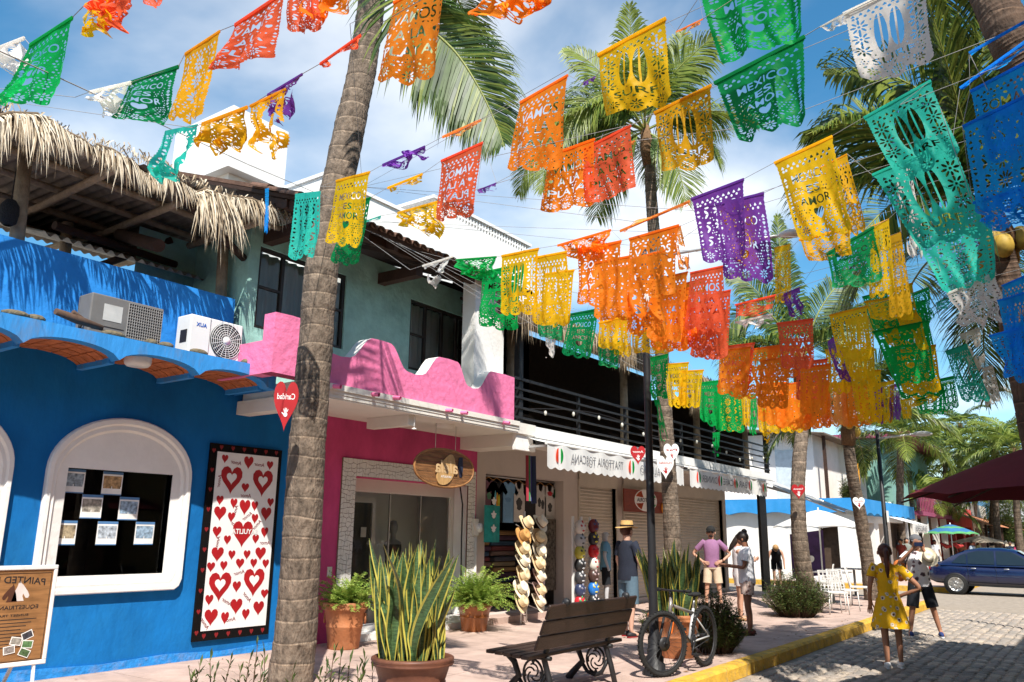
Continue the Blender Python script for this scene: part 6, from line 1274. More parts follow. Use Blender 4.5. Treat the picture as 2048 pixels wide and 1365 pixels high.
for s_, p in ((-1, V(-.1, -.08, -.13)), (1, V(.1, .08, .13))): b = MB(); b.box(-.045, .045, -.04, .04, -.01, .01, Fr(bb_+p+V(0, s_*.05, 0), (1, 0, 0), (0, 1, 0), (0, 0, 1))); b.build('pedal', m_black, t)
b = MB(); b.tube([bb_+V(0, -.064, .08), cr_+V(0, -.06, .035)], .006, 4); b.tube([bb_+V(0, -.064, -.08), cr_+V(0, -.06, -.035)], .006, 4); b.build('chain', m_black, t)
# ================================================================== shrubs
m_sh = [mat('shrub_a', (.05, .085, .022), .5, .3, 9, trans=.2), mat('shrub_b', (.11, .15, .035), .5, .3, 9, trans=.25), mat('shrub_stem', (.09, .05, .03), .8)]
def shrub(loc, rx, ry, h, n, seed, label, leaf=.085):
    rr = random.Random(seed); t = thing('shrub', label, 'shrub', loc); b = MB(); sb = MB()
    for k in range(n):
        a = rr.uniform(0, 6.283); q = math.sqrt(rr.random()); x_, y_ = loc[0]+rx*q*math.cos(a), loc[1]+ry*q*math.sin(a); zt = h*math.sqrt(max(.05, 1-q*q*.85))*rr.uniform(.7, 1.12)
        base = V(loc[0]+(x_-loc[0])*.5, loc[1]+(y_-loc[1])*.5, loc[2]); tip = V(x_+rr.gauss(0, .05), y_+rr.gauss(0, .05), loc[2]+zt)
        sb.tube([base, base.lerp(tip, .5)+V(0, 0, .03), tip], [.006, .004, .002], 4, cap=False, sm=False)
        for i in range(11):
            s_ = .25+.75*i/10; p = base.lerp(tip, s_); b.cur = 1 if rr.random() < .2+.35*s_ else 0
            for _ in range(2):
                aa = rr.uniform(0, 6.283); e = rr.uniform(-.1, .9); d = V(math.cos(aa)*math.cos(e), math.sin(aa)*math.cos(e), math.sin(e)); l = leaf*rr.uniform(.6, 1.2); sd_ = d.cross(V(0, 0, 1)).normalized()*l*.11; m1 = p+d*l*.5
                b.add([p, m1+sd_, p+d*l-V(0, 0, l*.15), m1-sd_], [(0, 1, 2, 3)])
    tag(b.build('foliage', m_sh[:2], t), kind='stuff'); tag(sb.build('stems', m_sh[2], t), kind='stuff')
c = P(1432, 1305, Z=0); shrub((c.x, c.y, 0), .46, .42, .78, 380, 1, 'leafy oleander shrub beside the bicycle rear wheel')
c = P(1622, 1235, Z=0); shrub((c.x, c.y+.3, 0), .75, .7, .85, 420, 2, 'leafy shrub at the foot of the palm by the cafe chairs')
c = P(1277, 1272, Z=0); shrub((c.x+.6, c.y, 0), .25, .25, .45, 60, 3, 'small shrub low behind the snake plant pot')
def sprig(px, py, d, h, seed, lab):
    rr = random.Random(seed); e = Pd(px, py, d); t = thing('oleander_sprig', lab, 'plant', (e.x, e.y, 0), group='oleander sprigs along the bottom edge'); base = V(e.x+rr.gauss(0, .06), e.y+rr.gauss(0, .06), 0)
    b = MB(); pts = [base, base.lerp(e, .5)+V(rr.gauss(0, .02), rr.gauss(0, .02), 0), e]; b.tube(pts, [.008, .006, .003], 5); b.build('stem', m_sh[2], t)
    for i in range(17):
        s_ = .3+.7*i/16; p = base.lerp(e, s_); b = MB()
        aa = rr.uniform(0, 6.283); el = rr.uniform(.1, 1.1) if i < 15 else 1.3; dd = V(math.cos(aa)*math.cos(el), math.sin(aa)*math.cos(el), math.sin(el)); l = rr.uniform(.08, .14); sd_ = dd.cross(V(.1, 0, 1)).normalized()*l*.09; m1 = p+dd*l*.5+V(0, 0, .006); b.cur = rr.randrange(2)
        b.add([p, m1+sd_, p+dd*l-V(0, 0, l*.12), m1-sd_], [(0, 1, 2, 3)]); b.build('leaf', m_sh[:2], t)
SP = [(400, 1335, 7.2), (420, 1318, 7.0), (432, 1345, 6.9), (462, 1320, 7.1), (500, 1318, 6.9), (515, 1290, 7.0), (530, 1300, 6.8), (522, 1340, 6.7), (585, 1345, 6.6), (655, 1338, 6.7), (668, 1305, 6.9), (682, 1312, 6.8), (700, 1325, 6.8), (730, 1322, 6.9), (745, 1345, 6.7), (716, 1348, 6.6), (640, 1352, 6.6), (380, 1350, 7.2), (480, 1345, 6.9)]
ORD += ['seventeenth', 'eighteenth', 'nineteenth']
for k_, (px, py, d) in enumerate(sorted(SP)):
    k = k_*3; sprig(px, py, d, .4, k, f'oleander sprig {ORD[k_] if k_ else "first"} from left along the bottom edge')
# string of bulbs along the balcony
t = thing('string_lights', 'drooping string of clear bulbs along the balcony rail', 'string lights', (16, 8.2, 3.8)); xs = np.linspace(12, 25, 27); b = MB(); zf = lambda x_: 3.78+.22*abs(math.sin((x_-12)*.6)); b.tube([(x_, 8.2, zf(x_)) for x_ in xs], .006, 4, cap=False); b.build('cable', m_ink, t)
for x_ in xs[1::2]: b = MB(); b.ball((x_, 8.2, zf(x_)-.08), (.03, .03, .045), 8, 6); b.build('bulb', mat('bulb_glass', (.6, .58, .5), .2), t)
# ================================================================== people
def skinmat(k): return mat('skin_%d' % k, [(.50, .27, .18), (.36, .17, .10), (.24, .105, .06), (.56, .33, .24)][k], .55, .08, 10, spec=.35)
m_hairb = mat('hair_dark', (.018, .01, .007), .5, .3, 30, spec=.4); m_hairr = mat('hair_red_brown', (.07, .018, .01), .5, .3, 30, spec=.4); m_hairg = mat('hair_blond', (.35, .2, .08), .6, .3, 30)
ZJ = dict(ankle=.075, knee=.48, hip=.90, waist=1.03, chest=1.25, sho=1.42, neck=1.5, chin=1.545, head=1.635)
def person(label, loc, yaw, H, pose=None, skin=0, top=None, bottom=None, dress=None, shoes=None, hair=None, hat=None, extras=(), fingers=True, cat='person', fat=1., group=None, name='person'):
    pose = pose or {}; s = H/1.75; fwd = V(math.cos(yaw), math.sin(yaw), 0); rgt = V(math.sin(yaw), -math.cos(yaw), 0); loc = Vector(loc); up = V(0, 0, 1)
    t = thing(name, label, cat, tuple(loc), group=group)
    lean = pose.get('lean', 0.); hip0 = ZJ['hip']; dz = pose.get('drop', 0.); sway = pose.get('sway', 0.)
    def loc2(x, y, z):           # local -> world, upper body leans about the hip
        if z > hip0:
            d = z-hip0; y2 = y*math.cos(lean)+d*math.sin(lean); z = hip0+d*math.cos(lean)-y*math.sin(lean); y = y2
        return loc+(rgt*(x+sway*max(0, z-.5)*0)+fwd*y+up*(z-dz))*s
    hp, hy = pose.get('head', (0, 0))
    def hd(x, y, z):             # head local (origin neck) with pitch/yaw
        c, s_ = math.cos(hy), math.sin(hy); x, y = x*c+y*s_, -x*s_+y*c
        y, z = y*math.cos(hp)+z*math.sin(hp), z*math.cos(hp)-y*math.sin(hp)
        return loc2(x, y, ZJ['neck']+z)
    feet = pose.get('feet', ((-.1, 0.), (.1, 0.))); knees = pose.get('knees', (None, None)); J = {}; E = []; Rr = {}
    def j(n, p, r): J[n] = p; Rr[n] = r*s
    j('pelvis', loc2(0, 0, .95), .105*fat); j('waist', loc2(0, 0, 1.06), .098*fat); j('chest', loc2(0, .0, 1.27), .115*fat); j('neck', loc2(0, -.01, 1.47), .05); j('skull0', hd(0, .015, .06), .07); j('skull1', hd(0, .005, .13), .088); j('skull2', hd(0, .0, .185), .075); j('chin', hd(0, .055, .05), .035)
    E += [('pelvis', 'waist'), ('waist', 'chest'), ('chest', 'neck'), ('neck', 'skull0'), ('skull0', 'skull1'), ('skull1', 'skull2'), ('skull0', 'chin')]
    for i, q in ((0, -1), (1, 1)):
        fx, fy = feet[i][:2]; fz = feet[i][2] if len(feet[i]) > 2 else 0.; kn = knees[i] or ((q*.095+fx)/2, fy*.5+.02, ZJ['knee'])
        if dz and not knees[i]: kn = (q*.12, .42, .5+dz)
        an = V(0, 0, 0); P_ = lambda x, y, z: loc+(rgt*x+fwd*y+up*z)*s
        kp = P_(kn[0], kn[1], kn[2]-(dz if knees[i] else 0) if not (dz and not knees[i]) else .48); ap = P_(fx, fy, .085+fz)
        j(f'hip{i}', loc2(q*.09, 0, .9), .088*fat); j(f'knee{i}', kp, .054*(.5+.5*fat)); j(f'calf{i}', kp.lerp(ap, .35)-fwd*.015*s, .05*(.5+.5*fat)); j(f'ank{i}', ap, .034)
        j(f'toe{i}', P_(fx+q*.03, fy+.14, .028+fz), .03); E += [('pelvis', f'hip{i}'), (f'hip{i}', f'knee{i}'), (f'knee{i}', f'calf{i}'), (f'calf{i}', f'ank{i}'), (f'ank{i}', f'toe{i}')]
        el, wr = pose.get('arms', (((-.26, -.02, 1.15), (-.27, .06, .9)), ((.26, -.02, 1.15), (.27, .06, .9))))[i]
        j(f'sho{i}', loc2(q*.175, 0, 1.405), .054); j(f'elb{i}', loc2(*el), .038); j(f'wri{i}', loc2(*wr), .026); E += [('chest', f'sho{i}'), (f'sho{i}', f'elb{i}'), (f'elb{i}', f'wri{i}')]
        d = (J[f'wri{i}']-J[f'elb{i}']).normalized(); hdv = pose.get('hands', (None, None))[i]
        if hdv: d = (rgt*hdv[0]+fwd*hdv[1]+up*hdv[2]).normalized()
        sd_ = d.cross(fwd if abs(d.dot(fwd)) < .8 else up).normalized(); nn = d.cross(sd_)
        j(f'palm{i}', J[f'wri{i}']+d*.06*s, .030); E.append((f'wri{i}', f'palm{i}'))
        if fingers:
            for k in range(4):
                o = (k-1.5)*.019; ln = (.06, .075, .08, .065)[k]
                j(f'f{i}{k}a', J[f'palm{i}']+(d*.045+sd_*o)*s, .0105); j(f'f{i}{k}b', J[f'palm{i}']+(d*(.045+ln*.55)+sd_*o*1.1+nn*.008)*s, .009); j(f'f{i}{k}c', J[f'palm{i}']+(d*(.045+ln*.9)+sd_*o*1.1+nn*.03)*s, .0075)
                E += [(f'palm{i}', f'f{i}{k}a'), (f'f{i}{k}a', f'f{i}{k}b'), (f'f{i}{k}b', f'f{i}{k}c')]
            j(f'th{i}a', J[f'wri{i}']+(d*.045+sd_*.04)*s, .012); j(f'th{i}b', J[f'wri{i}']+(d*.09+sd_*.058+nn*.015)*s, .009); E += [(f'wri{i}', f'th{i}a'), (f'th{i}a', f'th{i}b')]
    names = list(J); idx = {n: i for i, n in enumerate(names)}
    me = bpy.data.meshes.new('body'); me.from_pydata([J[n] for n in names], [(idx[a], idx[b]) for a, b in E], [])
    o = link('body', me, t); o.modifiers.new('skin', 'SKIN'); md = o.modifiers.new('sub', 'SUBSURF'); md.levels = md.render_levels = 1
    o.modifiers['skin'].use_smooth_shade = True
    bmh = bmesh.new(); bmh.from_mesh(me); lay = bmh.verts.layers.skin.verify()
    bmh.verts.ensure_lookup_table()
    for n in names: bmh.verts[idx[n]][lay].radius = (Rr[n], Rr[n]); bmh.verts[idx[n]][lay].use_root = n == 'pelvis'
    bmh.to_mesh(me); bmh.free(); me.materials.append(skinmat(skin))
    # face
    b = MB(); b.ball(hd(0, .103, .115), .013*s, 6, 5); b.build('nose', skinmat(skin), t)
    for q in (-1, 1):
        b = MB(); b.ball(hd(q*.033, .087, .135), .010*s, 6, 5); b.build('eye', m_ink, t); b = MB(); b.ball(hd(q*.09, -.0, .115), (.012*s, .022*s, .03*s), 6, 5); b.build('ear', skinmat(skin), t)
    b = MB(); b.ball(hd(0, .092, .075), (.024*s, .01*s, .007*s), 6, 5, fr=Fr(hd(0, .092, .075), rgt, fwd, up)); b.build('mouth', mat('lips', (.28, .07, .06), .5), t)
    rv = rgt
    def torso(mb, zs): mb.tube([loc2(0, y, z) for z, y, _, _ in zs], [(d_*s, w_*s) for _, _, w_, d_ in zs], 16, up=rv, cap=False)
    def sleeves(mb, k0, r0, r1):
        for i in (0, 1): mb.tube([J[f'sho{i}'].lerp(J['chest'], .35), J[f'sho{i}'], J[f'sho{i}'].lerp(J[f'elb{i}'], k0*.5), J[f'sho{i}'].lerp(J[f'elb{i}'], k0)], [r0*s*1.1, r0*s*1.12, r0*s*1.05, r1*s], 10, cap=False)
    f_ = fat
    if top:
        b = MB(); torso(b, [(.86, 0, .168*f_, .125*f_), (.93, 0, .17*f_, .125*f_), (1.03, .005, .155*f_, .118*f_), (1.15, .01, .158*f_, .12*f_), (1.28, .012, .178, .125*f_), (1.38, .005, .178, .11), (1.44, -.005, .135, .085), (1.475, -.005, .07, .066)])
        if not pose.get('sleeveless'): sleeves(b, pose.get('sleeve', .62), .066, .068)
        b.build('shirt', top, t)
    if bottom:
        ln = pose.get('short', .8); b = MB(); torso(b, [(1.0, 0, .152*f_, .115*f_), (.93, 0, .168*f_, .122*f_), (.86, 0, .17*f_, .122*f_), (.82, 0, .155*f_, .11*f_)])
        for i in (0, 1): b.tube([J[f'hip{i}']+up*.02*s, J[f'hip{i}'].lerp(J[f'knee{i}'], .4), J[f'hip{i}'].lerp(J[f'knee{i}'], ln)], [.092*s*f_, .093*s*f_, .092*s*f_], 12, cap=False)
        b.build('shorts', bottom, t)
    if dress:
        L_ = pose.get('skirt', .55); b = MB(); n = 8
        torso(b, [(1.04, 0, .135*f_, .11*f_), (1.12, .008, .142*f_, .115*f_), (1.27, .015, .165, .125*f_), (1.38, .005, .165, .105), (1.44, -.005, .12, .08), (1.47, -.005, .07, .066)])
        vs = []
        for k in range(n+1):
            z = 1.05+(L_-1.05)*k/n; g_ = k/n
            for q in range(28):
                a = 2*math.pi*q/28; rip = 1+.06*g_*math.sin(a*7); vs.append(loc2(math.cos(a)*(.135*f_+.125*g_**.8)*rip, math.sin(a)*(.11*f_+.115*g_**.8)*rip, z))
        b.smooth = True; b.add(vs, [(k*28+q, k*28+(q+1) % 28, (k+1)*28+(q+1) % 28, (k+1)*28+q) for k in range(n) for q in range(28)]); b.smooth = False
        if not pose.get('sleeveless'): sleeves(b, .5, .066, .075)
        b.build('dress', dress, t)
    if shoes:
        for i, q in ((0, -1), (1, 1)):
            a = J[f'ank{i}']; c = a+fwd*.05*s; c.z = J[f'toe{i}'].z+.014*s; b = MB(); b.ball(c, (.046*s, .135*s, .05*s), 12, 8, fr=Fr(c, rgt, fwd, up)); so_ = b.build('shoe', shoes[0], t)
            b = MB(); f2 = Fr(c-up*.035*s, rgt, fwd, up); b.prism([(.047*s*math.cos(k)*(1 if math.sin(k) > 0 else .85), .14*s*math.sin(k)) for k in np.linspace(0, 6.283, 17)[:-1]], f2, -.012*s, .012*s); b.build('sole', shoes[1], so_)
    if hair:
        kind, hm = hair; b = MB(); f2 = Fr(hd(0, -.018, .145), (hd(1, 0, 0)-hd(0, 0, 0)), (hd(0, 1, 0)-hd(0, 0, 0)), (hd(0, 0, 1)-hd(0, 0, 0)))
        b.ball(f2.o, (.1*s, .108*s, .108*s), 14, 10, fr=f2)
        if kind == 'bun': c = hd(0, -.085, .22); b.ball(c, .05*s, 10, 8)
        if kind == 'pony': pts = [hd(0, -.1, .17), hd(0, -.15, .12), hd(0, -.15, .0), hd(0, -.13, -.14), hd(0, -.12, -.24)]; b.tube(pts, [.035*s, .042*s, .04*s, .032*s, .01*s], 9)
        if kind == 'long': b.tube([hd(0, -.05, .16), hd(0, -.07, .05), hd(0, -.08, -.08), hd(0, -.08, -.2)], [(.07*s, .1*s), (.06*s, .1*s), (.05*s, .09*s), (.02*s, .06*s)], 12, up=rv)
        b.build('hair', hm, t)
        if kind != 'none':      # open the face: skin mask in front of the hair shell
            b = MB(); c = hd(0, .03, .105); b.ball(c, (.078*s, .075*s, .092*s), 12, 9, fr=Fr(c, f2.u, f2.v, f2.n)); b.build('face', skinmat(skin), t)
    if hat:
        kind, hm = hat; f2 = Fr(hd(0, 0, .19), (hd(1, 0, 0)-hd(0, 0, 0)), (hd(0, 1, 0)-hd(0, 0, 0)), (hd(0, 0, 1)-hd(0, 0, 0)))
        if kind == 'cap':
            b = MB(); b.grid(lambda u, v: f2(.106*s*math.cos(6.2832*u)*math.cos(v*1.5), .112*s*math.sin(6.2832*u)*math.cos(v*1.5), .1*s*math.sin(v*1.5)-.01), 18, 6); co = b.build('cap', hm, t)
            b = MB(); b.grid(lambda u, v: f2((u-.5)*.17*s*(1-.25*v*v), (.09+.085*v)*s*(1-.6*(u-.5)**2), -.012-.02*v-.05*(u-.5)**2), 8, 3); b.build('peak', hm, co)
        else:
            b = MB()
            b.grid(lambda u, v: f2((.1+.075*v)*s*math.cos(6.2832*u), (.112+.085*v)*s*math.sin(6.2832*u), .012*math.cos(12.566*u)*v-.012*v), 24, 3); b.grid(lambda u, v: f2((.104-.012*v)*s*math.cos(6.2832*u), (.115-.015*v)*s*math.sin(6.2832*u), .1*s*v), 20, 3); b.grid(lambda u, v: f2(.092*(1-v)*s*math.cos(6.2832*u), .1*(1-v)*s*math.sin(6.2832*u), .1*s-.02*v), 20, 2); ho = b.build('straw_hat', hm, t)
            b = MB(); b.grid(lambda u, v: f2(.107*s*math.cos(6.2832*u), .118*s*math.sin(6.2832*u), .004+.028*v), 20, 1); b.build('hat_band', m_hairb, ho)
    return t, J, hd, loc2, s, fwd, rgt
def cloth(name, col, var=.12, ns=6, print_=None, ps=9.): 
    m = mat(name, col, .9, var, ns, .2, 30, spec=.2)
    if print_ and not m.get('p'):
        m['p'] = 1; nt = m.node_tree; N = nt.nodes; L = nt.links; b = N['Principled BSDF']; src = b.inputs['Base Color'].links[0].from_socket
        tc = N.new('ShaderNodeTexCoord'); v = N.new('ShaderNodeTexVoronoi'); v.inputs['Scale'].default_value = ps; L.new(tc.outputs['Object'], v.inputs['Vector'])
        n = N.new('ShaderNodeTexNoise'); n.inputs['Scale'].default_value = ps*3; L.new(tc.outputs['Object'], n.inputs['Vector'])
        ad = N.new('ShaderNodeMath'); ad.operation = 'MULTIPLY_ADD'; ad.inputs[1].default_value = .35; L.new(n.outputs['Fac'], ad.inputs[0]); L.new(v.outputs['Distance'], ad.inputs[2])
        cr = N.new('ShaderNodeValToRGB'); e = cr.color_ramp.elements; e[0].position = .46; e[0].color = (*print_[0], 1); e[1].position = .52; e[1].color = (0, 0, 0, 0)
        e2 = e.new(.40); e2.color = (*print_[0], 1)
        if len(print_) > 1: e3 = e.new(.31); e3.color = (*print_[1], 1)
        L.new(ad.outputs[0], cr.inputs[0]); mx = N.new('ShaderNodeMixRGB'); L.new(cr.outputs['Alpha'], mx.inputs[0]); L.new(src, mx.inputs[1]); L.new(cr.outputs['Color'], mx.inputs[2]); L.new(mx.outputs[0], b.inputs['Base Color'])
    return m
CAMDIR = lambda p: math.atan2(-p[1], -p[0])
def strap(t, a, b_, c, mm, r=.008): b = MB(); b.tube([a, b_, c], r, 5); b.build('strap', mm, t)
# man in straw hat
g = P(1258, 1274, Z=0); T = person('man in navy T-shirt and straw hat standing beside the snake plant', (g.x, g.y, 0), rad(-18), 1.78, dict(arms=(((-.25, .02, 1.14), (-.22, .16, .92)), ((.25, .02, 1.14), (.2, .18, .93))), feet=((-.1, .03), (.1, -.05)), short=.95), 3, cloth('navy_tee', (.022, .026, .04)), cloth('blue_grey_shorts', (.10, .155, .20)), shoes=(m_ink, m_redd), hair=('short', m_hairr), hat=('straw', mat('tan_straw', (.58, .36, .13), .8, .15, 40, .3, 120)), fat=1.12)
# man in purple shirt, hands on hips
g = P(1428, 1214, Z=0); yw = CAMDIR(g)
T, J, hd, l2, s, fw_, rg = person('man in lilac T-shirt and black cap with hands on hips', (g.x, g.y, 0), yw, 1.80, dict(arms=(((-.42, -.06, 1.16), (-.21, .08, .985)), ((.42, -.06, 1.16), (.21, .08, .985))), hands=((.8, .5, -.25), (-.8, .5, -.25)), feet=((-.16, 0), (.16, .03)), short=.92), 0, cloth('lilac_tee', (.27, .13, .24)), cloth('beige_shorts', (.55, .43, .31)), shoes=(m_hairb, m_ink), hair=('short', m_hairb), hat=('cap', cloth('black_cap', (.02, .02, .02))), fat=1.05)
b = MB()
for q in (-1, 1): b.ball(hd(q*.036, .093, .135), (.034*s, .022*s, .022*s), 8, 6)
b.build('sunglasses', m_ink, T); b = MB(); c = hd(0, .05, .055); b.ball(c, (.06*s, .05*s, .042*s), 10, 7); b.build('beard', m_hairb, T)
# two women looking at a phone
g = P(1482, 1242, Z=0); person('woman in pale vest with head bowed, left of the pair', (g.x, g.y, 0), rad(-60), 1.66, dict(head=(.55, .1), arms=(((-.22, .1, 1.14), (-.08, .3, 1.2)), ((.22, .1, 1.14), (.08, .3, 1.2))), sleeveless=True, short=.5), 0, cloth('pale_vest', (.6, .55, .55), print_=((.5, .2, .2),), ps=14), cloth('white_shorts', (.68, .62, .6)), shoes=(cloth('sandal', (.35, .2, .1)), m_hairb), hair=('long', m_hairb))
g = P(1500, 1270, Z=0); T, J, hd, l2, s, fw_, rg = person('woman in white T-shirt and floral shorts, dark bun, right of the pair', (g.x, g.y, 0), rad(118), 1.68, dict(head=(.4, .2), arms=(((-.24, .08, 1.12), (-.12, .33, 1.16)), ((.25, .08, 1.12), (.1, .34, 1.14))), feet=((-.12, .02), (.1, -.04)), short=.55), 2, cloth('white_tee', (.7, .71, .74)), cloth('floral_shorts', (.55, .42, .36), print_=((.25, .09, .08), (.12, .12, .1)), ps=16), shoes=(cloth('brown_sandal', (.12, .04, .03)), m_hairb), hair=('bun', m_hairb), fat=1.18)
strap(T, l2(-.14, -.04, 1.44), l2(.03, -.13, 1.2), l2(.2, -.04, .98), m_ink, .008); b = MB(); c = l2(-.01, .4, 1.19); b.box(-.035, .035, -.005, .005, -.07, .07, Fr(c, rg, fw_, V(0, 0, 1))); b.build('phone', m_ink, T)
# woman in yellow dress
g = P(1790, 1337, Z=-.15); T, J, hd, l2, s, fw_, rg = person('woman in yellow flowered dress with long red-brown ponytail, back turned', (g.x, g.y, -.15), rad(20), 1.66, dict(arms=(((-.25, -.03, 1.13), (-.25, .08, .9)), ((.44, -.02, 1.12), (.18, .1, 1.0))), hands=(None, (-.7, .6, -.2)), feet=((-.09, -.02), (.1, .06)), skirt=.56), 1, dress=cloth('yellow_floral', (.80, .44, .015), print_=((.72, .62, .5), (.1, .04, .03)), ps=11), shoes=(cloth('white_shoe', (.75, .74, .73)), cloth('white_sole', (.7, .7, .7))), hair=('pony', m_hairr), fat=1.02)
# man taking her photograph
g = P(1850, 1273, Z=-.15); yw = CAMDIR(g)+.12; T, J, hd, l2, s, fw_, rg = person('man in flowered white T-shirt raising a phone, straw hat in hand', (g.x, g.y, -.15), yw, 1.79, dict(arms=(((-.3, .16, 1.22), (-.07, .3, 1.5)), ((.33, .14, 1.26), (.08, .3, 1.53))), hands=((.3, .3, .8), (-.3, .3, .8)), feet=((-.26, .0), (.24, .12)), short=.95), 1, cloth('white_floral_tee', (.72, .70, .70), print_=((.18, .10, .12), (.03, .04, .04)), ps=9), cloth('black_shorts', (.014, .016, .02)), shoes=(cloth('blue_shoe', (.03, .05, .16)), cloth('white_sole', (.7, .7, .7))), hair=('short', m_hairb), hat=('cap', cloth('grey_cap', (.13, .13, .14))), fat=1.12)
b = MB(); c = l2(0, .36, 1.6); b.box(-.07, .07, -.006, .006, -.036, .036, Fr(c, rg, fw_, V(0, 0, 1))); b.build('phone', mat('phone_blue', (.012, .02, .05), .3), T)
b = MB(); c = l2(.3, -.12, 1.12); b.ball(c, (.13, .13, .2), 12, 9); b.build('backpack', cloth('orange_bag', (.55, .16, .04)), T)
strap(T, l2(.13, .1, 1.44), l2(.2, .12, 1.3), l2(.24, 0, 1.1), m_ink, .012)
hat(l2(-.14, .32, 1.38), (fw_*.9+V(0, 0, .2)), .17, m_straw2, 'straw sun hat held against the photographing man', mat('hat_band', (.22, .13, .06)))
# mannequin outside the mask rack
g = P(1212, 1216, Y=9.05); person('mannequin in light blue T-shirt and black shorts behind the masks', (g.x, 9.05, .0), rad(-60), 1.72, dict(feet=((-.11, 0), (.11, .02)), short=.85), 0, cloth('sky_tee', (.13, .30, .42)), cloth('black_shorts', (.014, .016, .02)), fingers=False, cat='mannequin', name='mannequin')
for o in COL.objects:
    if o.name.startswith('mannequin'):
        for ch in o.children:
            if ch.name.split('.')[0] in ('body', 'nose', 'ear'): ch.data.materials.clear(); ch.data.materials.append(mat('mannequin_grey', (.45, .45, .46), .4))
# people across the side street
g = P(1556, 1176, Z=0); yw = CAMDIR(g); T, J, hd, l2, s, fw_, rg = person('blond woman in black stooping forward as she walks', (g.x, g.y, 0), yw, 1.66, dict(lean=.85, head=(.6, 0), arms=(((-.24, .2, 1.2), (-.25, .42, 1.05)), ((.26, .2, 1.2), (.26, .42, 1.05))), feet=((-.1, .15), (.1, -.12)), short=.7, sleeveless=True), 0, cloth('black_vest', (.015, .015, .018)), cloth('black_shorts', (.014, .016, .02)), shoes=(cloth('white_shoe', (.75, .74, .73)), m_ink), hair=('short', m_hairg), fingers=False)
b = MB(); b.ball(l2(.36, .1, 1.0), (.12, .08, .14), 10, 8); b.build('handbag', cloth('pink_bag', (.45, .05, .14)), T)
bg = [(1703, 1150, 1.62, 'woman in short navy floral dress walking past the white building', 2, None, None, cloth('navy_floral', (.03, .035, .08), print_=((.3, .2, .25),), ps=14), ('short', m_hairb), None, {}),
      (1652, 1160, 1.7, 'man in pink shirt and white cap by the purple banner', 0, cloth('pink_shirt', (.6, .05, .2)), cloth('black_shorts', (.014, .016, .02)), None, ('short', m_hairb), ('cap', cloth('white_cap', (.7, .7, .7))), {}),
      (1765, 1150, 1.68, 'person in grey shirt and tan hat near the far palm', 0, cloth('grey_shirt', (.28, .3, .36)), cloth('blue_grey_shorts', (.1, .155, .2)), None, ('short', m_hairb), ('cap', cloth('tan_cap', (.5, .3, .15))), {})]
for px, py, H, lab, sk_, tp_, bt, dr_, hr, ht, ps_ in bg:
    g = P(px, py, Z=0); person(lab, (g.x, g.y, 0), CAMDIR(g)+jit(.6), H, ps_, sk_, tp_, bt, dr_, (m_ink, m_ink), hr, ht, fingers=False)
# crowd under the far umbrellas and at the stalls
CR = [(1870, 1096, (.65, .66, .68), 'white shirt with red sash'), (1885, 1098, (.1, .1, .12), 'dark shirt'), (1905, 1098, (.12, .1, .05), 'olive shirt'), (1925, 1100, (.55, .3, .2), 'peach top'), (1945, 1098, (.4, .5, .6), 'light blue shirt'), (1958, 1099, (.65, .65, .3), 'pale yellow shirt'), (1990, 1105, (.6, .62, .65), 'white blouse'), (2008, 1104, (.12, .04, .03), 'dark red top'), (2022, 1108, (.05, .07, .12), 'navy shirt'), (2036, 1106, (.5, .05, .12), 'crimson top'), (1850, 1102, (.25, .4, .5), 'striped blue shirt'), (1790, 1104, (.03, .03, .035), 'black shirt'), (1803, 1102, (.3, .06, .05), 'brick red shirt'), (1815, 1104, (.2, .22, .2), 'grey-green shirt')]
for k, (px, py, col, lab) in enumerate(CR):
    d = 44+(k*7 % 9) if px > 1840 else 36+k % 3; e = Pd(px, py, d); gz = -.15 if px > 1840 else 0
    person(f'distant passer-by in {lab} {"beyond the blue car" if px > 1840 else "by the dark shopfronts"}', (e.x, e.y, gz), CAMDIR(e)+jit(1.2), 1.6+R.random()*.18, dict(feet=((-.1, jit(.12)), (.1, jit(.12)))), R.randrange(3), cloth('crowd_%d' % k, col), cloth('crowd_b%d' % (k % 4), [(.02, .025, .04), (.3, .25, .2), (.1, .12, .2), (.04, .04, .04)][k % 4]), None, (m_ink, m_ink), (('short', 'long')[k % 2], m_hairb), ('cap', cloth('white_cap', (.7, .7, .7))) if k % 4 == 2 else None, fingers=False, group='people far down the street')
# ================================================================== blue-and-white corner building beyond the side street
m_fb = mat('far_blue', (.03, .27, .62), .8, .12, 1.5, .2, 8, dirt=.3, dcol=(.15, .3, .5), ds=1.5)
XB, YB = 33.0, 7.73
t = thing('corner_building', 'white corner building with wavy blue fascia across the side street', 'building', (36, 9, 0))
b = MB(); Fx = Fr((XB, 0, 0), (0, -1, 0), (0, 0, 1)); 
wall(b, -16, -YB, 0, 3.0, [(-9.05, -8.35, .0, 2.05)], Fx, .3)
Fy = Fr((0, YB, 0)); wall(b, XB, 43.3, 0, 3.0, [(34.6, 36.2, .0, 2.2), (37.0, 38.6, 0, 2.2), (39.3, 43.0, 0, 2.3)], Fy, .4); b.build('wall', m_white, t)
b = MB(); b.box(XB+.45, 43.2, YB+.42, 15.9, .01, 2.9); b.f = [f[::-1] for f in b.f]; b.build('dark_rooms', m_ply, t)
